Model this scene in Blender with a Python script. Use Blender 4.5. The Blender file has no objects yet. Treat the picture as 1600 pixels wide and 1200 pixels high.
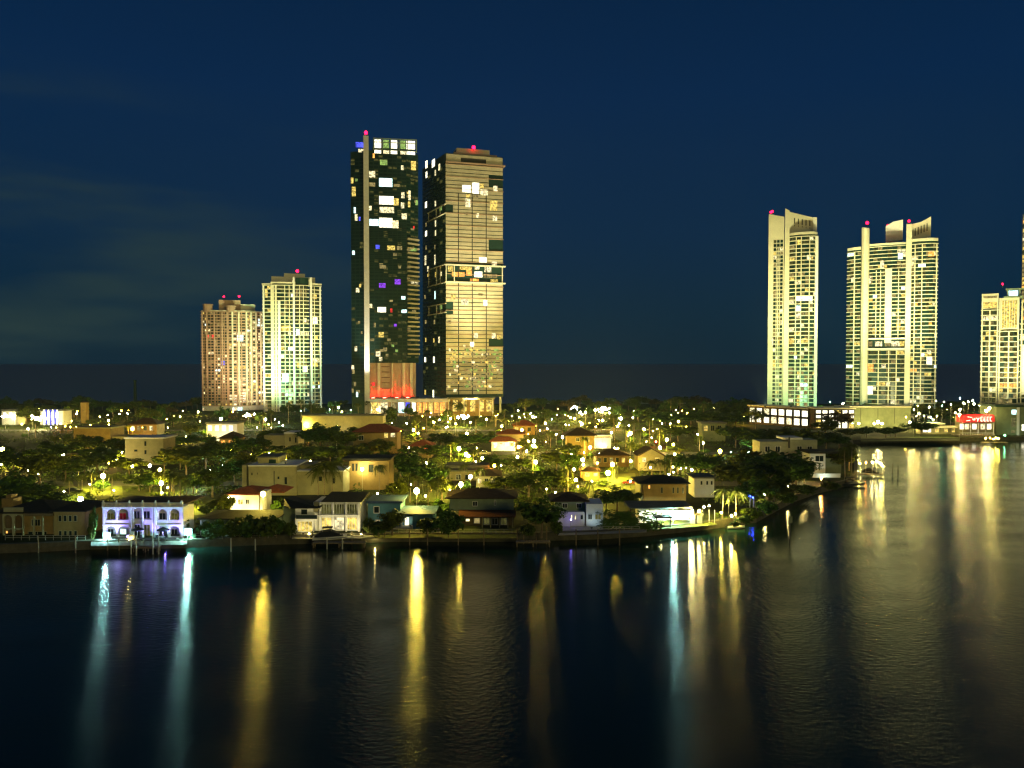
import bpy, bmesh, math, random
from mathutils import Vector, Matrix
from mathutils.geometry import tessellate_polygon

RND = random.Random(11)
SC = bpy.context.scene
COL = SC.collection
PI = math.pi

# ------------------------------------------------------------------ camera
F = 1209.0                      # focal length in pixels of a 1600 px wide picture
CAM_H = 38.0                    # a high balcony above the bay
PITCH = math.atan(32.0 / F)
cam = bpy.data.cameras.new('camera')
cam.sensor_width = 36.0
cam.lens = 36.0 * F / 1600.0
cam.clip_start = 0.5
cam.clip_end = 60000.0
camo = bpy.data.objects.new('camera', cam)
COL.objects.link(camo)
camo.location = (0, 0, CAM_H)
camo.rotation_euler = (PI / 2 - PITCH, 0, 0)
SC.camera = camo

# ------------------------------------------------------------------ world: night sky
wd = bpy.data.worlds.new('World')
SC.world = wd
wd.use_nodes = True
nt = wd.node_tree
for n in list(nt.nodes):
    nt.nodes.remove(n)
def N(t, **k):
    n = nt.nodes.new(t)
    for a, b in k.items():
        setattr(n, a, b)
    return n
w_out = N('ShaderNodeOutputWorld'); w_bg = N('ShaderNodeBackground')
tc = N('ShaderNodeTexCoord'); sep = N('ShaderNodeSeparateXYZ')
nt.links.new(tc.outputs['Generated'], sep.inputs[0])
ramp = N('ShaderNodeValToRGB')
cr = ramp.color_ramp
cr.elements[0].position = 0.0; cr.elements[0].color = (0.0008, 0.015, 0.033, 1)
cr.elements[1].position = 1.0; cr.elements[1].color = (0.0010, 0.012, 0.044, 1)
for p, c in ((0.06, (0.0006, 0.018, 0.042, 1)), (0.16, (0.0005, 0.019, 0.058, 1)), (0.32, (0.0005, 0.018, 0.066, 1)), (0.45, (0.0008, 0.015, 0.053, 1))):
    e = cr.elements.new(p); e.color = c
nt.links.new(sep.outputs['Z'], ramp.inputs[0])
mp = N('ShaderNodeMapping'); mp.inputs['Scale'].default_value = (1.6, 1.6, 9.0); mp.inputs['Rotation'].default_value = (0.0, 0.10, 0.0)
mp.inputs['Location'].default_value = (0.35, 0.0, 0.1)
nt.links.new(tc.outputs['Generated'], mp.inputs[0])
cl = N('ShaderNodeTexNoise'); cl.inputs['Scale'].default_value = 1.5; cl.inputs['Detail'].default_value = 5.0; cl.inputs['Roughness'].default_value = 0.5
nt.links.new(mp.outputs[0], cl.inputs['Vector'])
clr = N('ShaderNodeMapRange'); clr.inputs[1].default_value = 0.42; clr.inputs[2].default_value = 0.70; clr.interpolation_type = 'SMOOTHSTEP'
nt.links.new(cl.outputs[0], clr.inputs[0])
mixc = N('ShaderNodeMix', data_type='RGBA'); mixc.inputs[7].default_value = (0.018, 0.040, 0.044, 1)
mm = N('ShaderNodeMath', operation='MULTIPLY'); mm.inputs[1].default_value = 1.0
side = N('ShaderNodeMapRange'); side.inputs[1].default_value = -0.05; side.inputs[2].default_value = -0.5
nt.links.new(sep.outputs['X'], side.inputs[0])
low = N('ShaderNodeMapRange'); low.inputs[1].default_value = 0.34; low.inputs[2].default_value = 0.20
nt.links.new(sep.outputs['Z'], low.inputs[0])
m3 = N('ShaderNodeMath', operation='MULTIPLY'); nt.links.new(clr.outputs[0], m3.inputs[0]); nt.links.new(low.outputs[0], m3.inputs[1])
m2 = N('ShaderNodeMath', operation='MULTIPLY'); nt.links.new(m3.outputs[0], m2.inputs[0]); nt.links.new(side.outputs[0], m2.inputs[1])
nt.links.new(m2.outputs[0], mm.inputs[0]); nt.links.new(mm.outputs[0], mixc.inputs[0])
nt.links.new(ramp.outputs[0], mixc.inputs[6]); nt.links.new(mixc.outputs[2], w_bg.inputs['Color'])
w_bg.inputs['Strength'].default_value = 1.0
nt.links.new(w_bg.outputs[0], w_out.inputs[0])

# weak warm glow of the city behind the camera (moonless night): one very weak, broad sun
sun = bpy.data.lights.new('sun', 'SUN')
sun.energy = 0.55
sun.angle = math.radians(12)
sun.color = (1.0, 0.86, 0.30)
suno = bpy.data.objects.new('sun', sun)
COL.objects.link(suno)
SUN_AZ, SUN_EL = math.radians(34), math.radians(10)     # from behind the camera's right shoulder, low
d = Vector((math.sin(SUN_AZ) * math.cos(SUN_EL), -math.cos(SUN_AZ) * math.cos(SUN_EL), math.sin(SUN_EL)))
suno.rotation_euler = d.to_track_quat('Z', 'Y').to_euler()
suno.location = (60, -60, 60)

vs = SC.view_settings
vs.view_transform = 'Standard'; vs.look = 'None'; vs.exposure = 0.0; vs.gamma = 1.0; vs.use_curve_mapping = False
SC.render.engine = 'CYCLES'
cy = SC.cycles
cy.use_denoising = True
try:
    cy.denoiser = 'OPENIMAGEDENOISE'
    cy.denoising_input_passes = 'RGB_ALBEDO_NORMAL'
except Exception:
    pass
cy.max_bounces = 4; cy.diffuse_bounces = 2; cy.glossy_bounces = 3; cy.transmission_bounces = 3; cy.transparent_max_bounces = 6
cy.sample_clamp_indirect = 4.0; cy.sample_clamp_direct = 200.0
cy.caustics_reflective = False; cy.caustics_refractive = False
cy.use_adaptive_sampling = False
cy.pixel_filter_type = 'BLACKMAN_HARRIS'
cy.filter_width = 1.35

# ------------------------------------------------------------------ picture <-> place
GZ = 1.6                        # height of the land above the water
def ray(px, py):
    x = (px - 800.0) / F; v = (600.0 - py) / F
    return Vector((x, math.cos(PITCH) + v * math.sin(PITCH), -math.sin(PITCH) + v * math.cos(PITCH)))
def GP(px, py, z=GZ):
    r = ray(px, py)
    return Vector((0, 0, CAM_H)) + r * ((z - CAM_H) / r.z)
def AT(px, py, Y):
    r = ray(px, py)
    return Vector((0, 0, CAM_H)) + r * (Y / r.y)
def YH(py, z):                  # depth of a point at height z seen in row py
    return GP(800, py, z).y
def proj(p):
    q = p - Vector((0, 0, CAM_H))
    dep = q.y * math.cos(PITCH) - q.z * math.sin(PITCH)
    up = q.y * math.sin(PITCH) + q.z * math.cos(PITCH)
    return 800 + F * q.x / dep, 600 - F * up / dep, dep

# ------------------------------------------------------------------ materials
def mat(name, col, rough=0.7, var=0.25, scale=0.6, spec=0.3, metal=0.0, bump=0.0, col2=None):
    m = bpy.data.materials.new(name); m.use_nodes = True
    t = m.node_tree; b = t.nodes['Principled BSDF']
    b.inputs['Roughness'].default_value = rough
    b.inputs['Specular IOR Level'].default_value = spec
    b.inputs['Metallic'].default_value = metal
    if var > 0:
        g = t.nodes.new('ShaderNodeNewGeometry')
        n = t.nodes.new('ShaderNodeTexNoise'); n.inputs['Scale'].default_value = scale; n.inputs['Detail'].default_value = 6.0; n.inputs['Roughness'].default_value = 0.65
        t.links.new(g.outputs['Position'], n.inputs['Vector'])
        r = t.nodes.new('ShaderNodeMapRange'); r.inputs[1].default_value = 0.3; r.inputs[2].default_value = 0.7
        t.links.new(n.outputs[0], r.inputs[0])
        mx = t.nodes.new('ShaderNodeMix'); mx.data_type = 'RGBA'
        c2 = col2 if col2 else tuple(c * (1 + var) for c in col)
        c1 = tuple(c * (1 - var) for c in col)
        mx.inputs[6].default_value = (*c1, 1); mx.inputs[7].default_value = (*c2, 1)
        t.links.new(r.outputs[0], mx.inputs[0]); t.links.new(mx.outputs[2], b.inputs['Base Color'])
        if bump > 0:
            bp = t.nodes.new('ShaderNodeBump'); bp.inputs['Strength'].default_value = bump; bp.inputs['Distance'].default_value = 0.1
            n2 = t.nodes.new('ShaderNodeTexNoise'); n2.inputs['Scale'].default_value = scale * 6; n2.inputs['Detail'].default_value = 4
            t.links.new(g.outputs['Position'], n2.inputs['Vector'])
            t.links.new(n2.outputs[0], bp.inputs['Height']); t.links.new(bp.outputs[0], b.inputs['Normal'])
    else:
        b.inputs['Base Color'].default_value = (*col, 1)
    return m
def emat(name, col, s, light=False, var=0.0):
    m = bpy.data.materials.new(name); m.use_nodes = True
    t = m.node_tree
    for n in list(t.nodes):
        t.nodes.remove(n)
    o = t.nodes.new('ShaderNodeOutputMaterial'); e = t.nodes.new('ShaderNodeEmission')
    e.inputs[0].default_value = (*col, 1); e.inputs[1].default_value = s
    if var > 0:                 # furniture, curtains and lamps behind the glass
        g = t.nodes.new('ShaderNodeNewGeometry')
        n = t.nodes.new('ShaderNodeTexNoise'); n.inputs['Scale'].default_value = 0.9; n.inputs['Detail'].default_value = 3.0
        t.links.new(g.outputs['Position'], n.inputs['Vector'])
        r = t.nodes.new('ShaderNodeMapRange'); r.inputs[1].default_value = 0.35; r.inputs[2].default_value = 0.65
        r.inputs[3].default_value = s * (1 - var); r.inputs[4].default_value = s * (1 + var)
        t.links.new(n.outputs[0], r.inputs[0]); t.links.new(r.outputs[0], e.inputs[1])
    t.links.new(e.outputs[0], o.inputs[0])
    m.cycles.emission_sampling = 'FRONT_BACK' if light else 'NONE'
    return m

M = {}
M['cream'] = mat('cream_concrete', (0.68, 0.65, 0.50), 0.75, 0.10, 0.15)
M['white'] = mat('white_stucco', (0.72, 0.72, 0.70), 0.7, 0.10, 0.4)
M['tan'] = mat('tan_concrete', (0.42, 0.29, 0.20), 0.8, 0.15, 0.2)
M['tan_panel'] = mat('tan_panel', (0.46, 0.42, 0.29), 0.5, 0.22, 0.12, 0.4)
M['dark_gap'] = mat('dark_joint', (0.03, 0.028, 0.022), 0.8, 0.2, 0.5)
M['core'] = mat('dark_facade', (0.010, 0.034, 0.026), 0.6, 0.3, 0.2, 0.2)
M['glass'] = mat('dark_glass', (0.012, 0.020, 0.020), 0.12, 0.3, 0.4, 0.5)
M['glass_tower'] = mat('tower_glass', (0.008, 0.026, 0.022), 0.25, 0.3, 0.2, 0.4)
M['grey_wall'] = mat('grey_green_wall', (0.16, 0.19, 0.11), 0.85, 0.2, 0.3)
M['grey_pale'] = mat('pale_grey_stucco', (0.36, 0.37, 0.26), 0.8, 0.15, 0.5)
M['villa'] = mat('cream_stucco', (0.30, 0.275, 0.15), 0.8, 0.16, 0.5)
M['ochre'] = mat('ochre_stucco', (0.26, 0.18, 0.06), 0.8, 0.2, 0.5)
M['brown_wall'] = mat('brown_stucco', (0.13, 0.09, 0.04), 0.85, 0.25, 0.6)
M['blue_wall'] = mat('blue_painted_wall', (0.07, 0.19, 0.27), 0.8, 0.2, 0.5)
M['blue_roof'] = mat('blue_roof_tile', (0.025, 0.055, 0.14), 0.7, 0.3, 1.5, bump=0.4)
M['mint'] = mat('pale_mint_stucco', (0.22, 0.28, 0.19), 0.8, 0.2, 0.5)
M['roof_brown'] = mat('brown_roof_tile', (0.055, 0.035, 0.02), 0.85, 0.4, 1.2, bump=0.5)
M['pink_wall'] = mat('rosy_wall', (0.50, 0.36, 0.26), 0.8, 0.1, 0.3)
M['roof_red'] = mat('red_roof_tile', (0.20, 0.055, 0.025), 0.85, 0.35, 1.2, bump=0.5)
M['roof_dark'] = mat('dark_roof_tile', (0.022, 0.022, 0.016), 0.85, 0.4, 1.2, bump=0.5)
M['roof_grey'] = mat('grey_flat_roof', (0.13, 0.13, 0.11), 0.9, 0.25, 0.7)
M['awning'] = mat('rust_awning', (0.15, 0.05, 0.02), 0.8, 0.3, 0.8)
M['trunk'] = mat('bark', (0.16, 0.12, 0.08), 0.9, 0.35, 2.0)
M['palm_trunk'] = mat('palm_bark', (0.26, 0.21, 0.14), 0.9, 0.3, 2.5)
M['leaf_a'] = mat('leaf_dark', (0.056, 0.088, 0.007), 0.65, 0.45, 0.35, 0.2)
M['leaf_b'] = mat('leaf_olive', (0.082, 0.100, 0.007), 0.65, 0.45, 0.35, 0.2)
M['leaf_c'] = mat('leaf_green', (0.050, 0.105, 0.012), 0.65, 0.45, 0.35, 0.2)
M['leaf_palm'] = mat('palm_leaf', (0.085, 0.105, 0.010), 0.5, 0.35, 0.6, 0.3)
M['leaf_warm'] = mat('leaf_brown', (0.080, 0.052, 0.008), 0.65, 0.45, 0.35, 0.2)
M['pole'] = mat('dark_metal', (0.05, 0.05, 0.045), 0.5, 0.1, 1.0, 0.4)
M['pale_pole'] = mat('pale_metal', (0.45, 0.44, 0.38), 0.5, 0.1, 1.0, 0.4)
M['wood'] = mat('weathered_timber', (0.20, 0.15, 0.09), 0.9, 0.3, 2.0)
M['deck_wood'] = mat('grey_deck_timber', (0.26, 0.22, 0.17), 0.9, 0.3, 2.0)
M['wall_sea'] = mat('seawall_concrete', (0.085, 0.078, 0.055), 0.9, 0.35, 0.7)
M['stone'] = mat('pale_patio_stone', (0.42, 0.40, 0.34), 0.85, 0.2, 0.8)
M['lawn'] = mat('mown_lawn', (0.085, 0.105, 0.012), 0.9, 0.35, 0.8, bump=0.4)
M['asphalt'] = mat('asphalt', (0.05, 0.05, 0.047), 0.9, 0.25, 0.8)
M['red_paint'] = mat('red_canopy', (0.55, 0.02, 0.03), 0.6, 0.15, 0.8)
M['hull'] = mat('white_gelcoat', (0.62, 0.62, 0.60), 0.25, 0.06, 0.8, 0.5)
M['hull_dark'] = mat('dark_gelcoat', (0.03, 0.035, 0.045), 0.3, 0.2, 0.8, 0.5)
M['canvas'] = mat('dark_canvas', (0.02, 0.022, 0.03), 0.9, 0.3, 1.5)
M['car_dark'] = mat('dark_car_paint', (0.02, 0.02, 0.022), 0.25, 0.1, 1.0, 0.5)
M['car_pale'] = mat('silver_car_paint', (0.45, 0.44, 0.42), 0.3, 0.05, 1.0, 0.5)
M['car_red'] = mat('red_car_paint', (0.30, 0.03, 0.02), 0.3, 0.1, 1.0, 0.5)
M['rubber'] = mat('tyre_rubber', (0.02, 0.02, 0.02), 0.9, 0.1, 1.0)

# light of rooms (too weak to matter as lamps: the camera and the water see them)
E = {}
E['w'] = emat('room_white', (1.0, 0.86, 0.46), 1.25, False, 0.75)
E['y'] = emat('room_yellow', (1.0, 0.72, 0.16), 0.95, False, 0.7)
E['o'] = emat('room_orange', (1.0, 0.42, 0.08), 1.6, False, 0.6)
E['c'] = emat('room_cool', (0.66, 1.0, 0.95), 2.4, False, 0.5)
E['g'] = emat('room_green', (0.55, 0.85, 0.20), 0.55, False, 0.6)
E['d'] = emat('room_dim', (1.0, 0.78, 0.28), 0.32, False, 0.6)
E['dd'] = emat('room_faint', (0.85, 0.80, 0.22), 0.085, False, 0.7)
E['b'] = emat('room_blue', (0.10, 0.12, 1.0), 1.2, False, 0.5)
E['p'] = emat('room_purple', (0.35, 0.08, 1.0), 0.9, False, 0.6)
E['r'] = emat('room_red', (1.0, 0.05, 0.04), 1.2, False, 0.5)
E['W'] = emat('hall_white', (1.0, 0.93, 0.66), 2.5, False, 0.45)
E['beacon'] = emat('red_beacon', (1.0, 0.004, 0.03), 16.0, False)
E['beacon_core'] = emat('red_beacon_core', (1.0, 0.10, 0.16), 120.0, False)
EL = {}                         # lamps: they light the place
def lamp_mat(key, col, s):
    EL[key] = emat('lamp_' + key, col, s, True)
E['rd'] = emat('room_dark_red', (1.0, 0.02, 0.08), 0.10, False, 0.5)
lamp_mat('warm', (1.0, 0.74, 0.10), 850)
lamp_mat('gold', (1.0, 0.52, 0.04), 480)
lamp_mat('white', (1.0, 0.86, 0.34), 480)
lamp_mat('pale', (1.0, 0.80, 0.26), 440)
lamp_mat('cyan', (0.42, 0.95, 0.92), 1500)
lamp_mat('green', (0.20, 1.0, 0.45), 260)
lamp_mat('violet', (0.20, 0.14, 1.0), 170)
lamp_mat('blue', (0.02, 0.04, 1.0), 120)
lamp_mat('red', (1.0, 0.02, 0.012), 620)
lamp_mat('orange', (1.0, 0.26, 0.02), 260)

# ------------------------------------------------------------------ mesh helpers
class MB:
    def __init__(s):
        s.v = []; s.f = []
    def quad(s, a, b, c, d):
        i = len(s.v); s.v += [a, b, c, d]; s.f.append((i, i + 1, i + 2, i + 3))
    def tri(s, a, b, c):
        i = len(s.v); s.v += [a, b, c]; s.f.append((i, i + 1, i + 2))
    def box(s, x0, x1, y0, y1, z0, z1):
        i = len(s.v)
        s.v += [(x0, y0, z0), (x1, y0, z0), (x1, y1, z0), (x0, y1, z0), (x0, y0, z1), (x1, y0, z1), (x1, y1, z1), (x0, y1, z1)]
        for f in ((0, 3, 2, 1), (4, 5, 6, 7), (0, 1, 5, 4), (1, 2, 6, 5), (2, 3, 7, 6), (3, 0, 4, 7)):
            s.f.append(tuple(i + k for k in f))
        return s
    def prism(s, pts, z0, z1, ztop=None):      # plan polygon, counter-clockwise; ztop: a top height per vertex
        n = len(pts); i = len(s.v)
        s.v += [(p[0], p[1], z0) for p in pts]
        s.v += [(p[0], p[1], ztop[k] if ztop else z1) for k, p in enumerate(pts)]
        s.f.append(tuple(i + k for k in reversed(range(n)))); s.f.append(tuple(i + n + k for k in range(n)))
        for k in range(n):
            s.f.append((i + k, i + (k + 1) % n, i + n + (k + 1) % n, i + n + k))
        return s
    def slab_xz(s, pts, y0, y1):               # elevation polygon in x, z with thickness in y
        n = len(pts); i = len(s.v)
        s.v += [(p[0], y0, p[1]) for p in pts] + [(p[0], y1, p[1]) for p in pts]
        s.f.append(tuple(i + k for k in range(n))); s.f.append(tuple(i + n + k for k in reversed(range(n))))
        for k in range(n):
            s.f.append((i + (k + 1) % n, i + k, i + n + k, i + n + (k + 1) % n))
        return s
    def hip(s, x0, x1, y0, y1, z0, h, o=0.5, t=0.18):
        x0 -= o; x1 += o; y0 -= o; y1 += o
        s.box(x0, x1, y0, y1, z0, z0 + t); z0 += t + 0.002
        w, dd = x1 - x0, y1 - y0; i = len(s.v)
        if w >= dd:
            r0, r1 = (x0 + dd / 2, (y0 + y1) / 2, z0 + h), (x1 - dd / 2, (y0 + y1) / 2, z0 + h)
        else:
            r0, r1 = ((x0 + x1) / 2, y0 + w / 2, z0 + h), ((x0 + x1) / 2, y1 - w / 2, z0 + h)
        s.v += [(x0, y0, z0), (x1, y0, z0), (x1, y1, z0), (x0, y1, z0), r0, r1]
        if w >= dd:
            fs = ((0, 1, 5, 4), (1, 2, 5), (2, 3, 4, 5), (3, 0, 4))
        else:
            fs = ((0, 1, 4), (1, 2, 5, 4), (2, 3, 5), (3, 0, 4, 5))
        for f in fs:
            s.f.append(tuple(i + k for k in f))
        return s
    def gable(s, x0, x1, y0, y1, z0, h, o=0.4):   # ridge runs in y
        s.slab_xz([(x0 - o, z0), (x1 + o, z0), ((x0 + x1) / 2, z0 + h)], y0 - o, y1 + o)
        return s
    def tube(s, pts, radii, n=7):
        rings = []
        for k, p in enumerate(pts):
            p = Vector(p)
            a = Vector(pts[max(k - 1, 0)]); b = Vector(pts[min(k + 1, len(pts) - 1)])
            t = (b - a).normalized(); u = t.orthogonal().normalized(); w = t.cross(u)
            i = len(s.v)
            for j in range(n):
                an = 2 * PI * j / n
                s.v.append(tuple(p + (u * math.cos(an) + w * math.sin(an)) * radii[k]))
            rings.append(i)
        for a, b in zip(rings, rings[1:]):
            for j in range(n):
                s.f.append((a + j, a + (j + 1) % n, b + (j + 1) % n, b + j))
        s.f.append(tuple(rings[0] + j for j in reversed(range(n)))); s.f.append(tuple(rings[-1] + j for j in range(n)))
        return s
    def cyl(s, x, y, z0, z1, r, n=8, r2=None):
        return s.tube([(x, y, z0), (x, y, z1)], [r, r if r2 is None else r2], n)
    def ball(s, c, r, seg=8, rings=5, sz=1.0):
        i0 = len(s.v); s.v.append((c[0], c[1], c[2] + r * sz))
        for k in range(1, rings):
            a = PI * k / rings
            for j in range(seg):
                b = 2 * PI * j / seg
                s.v.append((c[0] + r * math.sin(a) * math.cos(b), c[1] + r * math.sin(a) * math.sin(b), c[2] + r * sz * math.cos(a)))
        s.v.append((c[0], c[1], c[2] - r * sz)); e = len(s.v) - 1
        for j in range(seg):
            s.f.append((i0, i0 + 1 + j, i0 + 1 + (j + 1) % seg))
            s.f.append((e, e - seg + (j + 1) % seg, e - seg + j))
            for k in range(rings - 2):
                a = i0 + 1 + k * seg
                s.f.append((a + j, a + seg + j, a + seg + (j + 1) % seg, a + (j + 1) % seg))
        return s
    def mesh(s, name, m):
        me = bpy.data.meshes.new(name)
        me.from_pydata([tuple(v) for v in s.v], [], s.f)
        me.materials.append(m)
        return me
    def build(s, name, m, parent=None, loc=None, rz=0.0):
        return put(name, s.mesh(name, m), parent, loc, rz)

def put(name, me, parent=None, loc=None, rz=0.0, scale=None):
    o = bpy.data.objects.new(name, me); COL.objects.link(o)
    if parent is not None:
        o.parent = parent
    if loc is not None:
        o.location = loc
    if rz:
        o.rotation_euler = (0, 0, rz)
    if scale is not None:
        o.scale = scale
    return o
def tag(o, label=None, cat=None, group=None, kind=None):
    if label: o['label'] = label
    if cat: o['category'] = cat
    if group: o['group'] = group
    if kind: o['kind'] = kind
    return o
def thing(name, label, cat, loc=(0, 0, 0), rz=0.0, group=None):
    o = bpy.data.objects.new(name, None); COL.objects.link(o)
    o.empty_display_size = 0.5
    o.location = loc; o.rotation_euler = (0, 0, rz)
    return tag(o, label, cat, group)

MARKS = []                      # (words, position): what labels can refer to
AUTO = []                       # (object, words of its look, position) labelled at the end
def landmark(words, p):
    MARKS.append((words, Vector((p[0], p[1], 0))))
def auto(o, words, p):
    AUTO.append((o, words, Vector((p[0], p[1], 0))))
def label_all():
    by = {}
    for o, words, p in AUTO:
        a = min(MARKS, key=lambda m: (m[1] - p).length)
        dy = p.y - a[1].y
        rel = 'behind' if dy > 7 else ('in front of' if dy < -7 else 'beside')
        by.setdefault('%s %s the %s' % (words, rel, a[0]), []).append((p.y, o, p))
    order = ['nearest the water', 'second from water', 'third from water', 'fourth from water', 'fifth from water', 'sixth from water', 'seventh from water', 'eighth from water', 'ninth from water']
    for s, v in by.items():
        v.sort(key=lambda t: t[0])
        for k, (_, o, p) in enumerate(v):
            o['label'] = s if len(v) == 1 else s + ', ' + (order[k] if k < len(order) else 'well back from water')
    for w, _ in MARKS:
        if len(w.split()) > 4: print('LONG MARK', w)
    for o, _, _ in AUTO:
        if len(o['label'].split()) > 16: print('LONG', o['label'])

# ------------------------------------------------------------------ the setting
R2 = 40000.0
def water_material():
    m = bpy.data.materials.new('bay_water'); m.use_nodes = True
    t = m.node_tree; b = t.nodes['Principled BSDF']
    b.inputs['Base Color'].default_value = (0.002, 0.020, 0.015, 1)
    b.inputs['IOR'].default_value = 1.33
    b.inputs['Specular IOR Level'].default_value = 0.5
    b.inputs['Specular Tint'].default_value = (0.85, 1.0, 0.25, 1)
    g = t.nodes.new('ShaderNodeNewGeometry'); sp = t.nodes.new('ShaderNodeSeparateXYZ')
    t.links.new(g.outputs['Position'], sp.inputs[0])
    # patches of wind on the water move the edge of the calm water
    n0 = t.nodes.new('ShaderNodeTexNoise'); n0.inputs['Scale'].default_value = 0.035; n0.inputs['Detail'].default_value = 3
    t.links.new(g.outputs['Position'], n0.inputs['Vector'])
    ad = t.nodes.new('ShaderNodeMath'); ad.operation = 'MULTIPLY_ADD'; ad.inputs[1].default_value = 26.0
    t.links.new(n0.outputs[0], ad.inputs[0]); t.links.new(sp.outputs['Y'], ad.inputs[2])
    def sm(src, a, bb):
        r = t.nodes.new('ShaderNodeMapRange'); r.interpolation_type = 'SMOOTHSTEP'
        r.inputs[1].default_value = a; r.inputs[2].default_value = bb
        t.links.new(src, r.inputs[0]); return r.outputs[0]
    near = sm(ad.outputs[0], 146.0, 184.0)
    west = sm(sp.outputs['X'], 95.0, 35.0)
    far = sm(ad.outputs[0], 338.0, 372.0)
    mu = t.nodes.new('ShaderNodeMath'); mu.operation = 'MULTIPLY'
    t.links.new(near, mu.inputs[0]); t.links.new(west, mu.inputs[1])
    mxx = t.nodes.new('ShaderNodeMath'); mxx.operation = 'MAXIMUM'
    t.links.new(mu.outputs[0], mxx.inputs[0]); t.links.new(far, mxx.inputs[1])
    ro = t.nodes.new('ShaderNodeMapRange'); ro.inputs[3].default_value = 0.185; ro.inputs[4].default_value = 0.10
    t.links.new(mxx.outputs[0], ro.inputs[0])
    gm = t.nodes.new('ShaderNodeMapping'); gm.inputs['Scale'].default_value = (0.05, 0.11, 1.0); t.links.new(g.outputs['Position'], gm.inputs[0])
    gn = t.nodes.new('ShaderNodeTexNoise'); gn.inputs['Scale'].default_value = 1.0; gn.inputs['Detail'].default_value = 4.0; t.links.new(gm.outputs[0], gn.inputs['Vector'])
    gr = t.nodes.new('ShaderNodeMapRange'); gr.inputs[1].default_value = 0.32; gr.inputs[2].default_value = 0.68; gr.inputs[3].default_value = 0.82; gr.inputs[4].default_value = 1.25
    t.links.new(gn.outputs[0], gr.inputs[0])
    gx = t.nodes.new('ShaderNodeMath'); gx.operation = 'MULTIPLY'; t.links.new(ro.outputs[0], gx.inputs[0]); t.links.new(gr.outputs[0], gx.inputs[1]); t.links.new(gx.outputs[0], b.inputs['Roughness'])
    b.inputs['Anisotropic'].default_value = 0.82
    tv = t.nodes.new('ShaderNodeCombineXYZ'); tv.inputs[1].default_value = 1.0      # the wind drives the ripples along the view
    t.links.new(tv.outputs[0], b.inputs['Tangent'])
    mp = t.nodes.new('ShaderNodeMapping'); mp.inputs['Scale'].default_value = (0.62, 1.0, 1.0)
    t.links.new(g.outputs['Position'], mp.inputs[0])
    n1 = t.nodes.new('ShaderNodeTexNoise'); n1.inputs['Scale'].default_value = 1.6; n1.inputs['Detail'].default_value = 3; n1.inputs['Roughness'].default_value = 0.6
    t.links.new(mp.outputs[0], n1.inputs['Vector'])
    st = t.nodes.new('ShaderNodeMapRange'); st.inputs[3].default_value = 1.0; st.inputs[4].default_value = 0.18
    t.links.new(mxx.outputs[0], st.inputs[0])
    bp = t.nodes.new('ShaderNodeBump'); bp.inputs['Distance'].default_value = 0.056
    sx = t.nodes.new('ShaderNodeMath'); sx.operation = 'MULTIPLY'; t.links.new(st.outputs[0], sx.inputs[0]); t.links.new(gr.outputs[0], sx.inputs[1]); t.links.new(sx.outputs[0], bp.inputs['Strength']); t.links.new(n1.outputs[0], bp.inputs['Height'])
    t.links.new(bp.outputs[0], b.inputs['Normal'])
    return m
wb = MB(); wb.quad((-R2, -300, 0), (R2, -300, 0), (R2, 695, 0), (-R2, 695, 0))
tag(wb.build('water', water_material()), 'dark rippled bay water with streaks of reflected light', kind='structure')

def ocean_material():
    m = bpy.data.materials.new('ocean_water'); m.use_nodes = True
    t = m.node_tree
    for n in list(t.nodes): t.nodes.remove(n)
    o = t.nodes.new('ShaderNodeOutputMaterial'); mx = t.nodes.new('ShaderNodeMixShader'); g = t.nodes.new('ShaderNodeBsdfGlossy'); d_ = t.nodes.new('ShaderNodeBsdfDiffuse')
    g.inputs['Roughness'].default_value = 0.35; d_.inputs[0].default_value = (0.001, 0.004, 0.006, 1); mx.inputs[0].default_value = 0.46     # open, choppy sea: about half of the sky's light comes back
    t.links.new(d_.outputs[0], mx.inputs[1]); t.links.new(g.outputs[0], mx.inputs[2]); t.links.new(mx.outputs[0], o.inputs[0])
    return m
ob = MB(); ob.quad((-R2, 695.01, 0), (R2, 695.01, 0), (R2, R2, 0), (-R2, R2, 0))
tag(ob.build('sea', ocean_material()), 'open dark sea beyond the island up to the horizon', kind='structure')
SHORE_PX = [(-500, 880), (-60, 866), (60, 862), (140, 858), (290, 856), (440, 850), (560, 848), (620, 846), (800, 846), (940, 842), (1000, 838), (1060, 832), (1120, 825),
            (1180, 816), (1205, 802), (1235, 786), (1270, 773), (1300, 765), (1328, 757), (1338, 745), (1338, 722), (1334, 704), (1330, 693), (1420, 691), (1500, 690), (1600, 688), (2000, 684)]
SHORE = [GP(px, py, 0.0) for px, py in SHORE_PX]
LAND = [(p.x, p.y) for p in SHORE] + [(760, 700), (-900, 700), (-700, SHORE[0].y)]
def poly_sheet(name, pts, z, m):
    tr = tessellate_polygon([[Vector((p[0], p[1], 0)) for p in pts]])
    me = bpy.data.meshes.new(name)
    fs = []
    for a, b, c in tr:
        A, B, C = pts[a], pts[b], pts[c]
        cr_ = (B[0] - A[0]) * (C[1] - A[1]) - (B[1] - A[1]) * (C[0] - A[0])
        fs.append((a, b, c) if cr_ > 0 else (a, c, b))
    me.from_pydata([(p[0], p[1], z) for p in pts], [], fs); me.materials.append(m)
    return put(name, me)
M['soil'] = mat('ground_cover', (0.030, 0.038, 0.006), 0.95, 0.5, 0.25, 0.1, bump=0.3)
tag(poly_sheet('ground', LAND, GZ, M['soil']), 'dark planted ground of the island between its houses', kind='structure')
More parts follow.
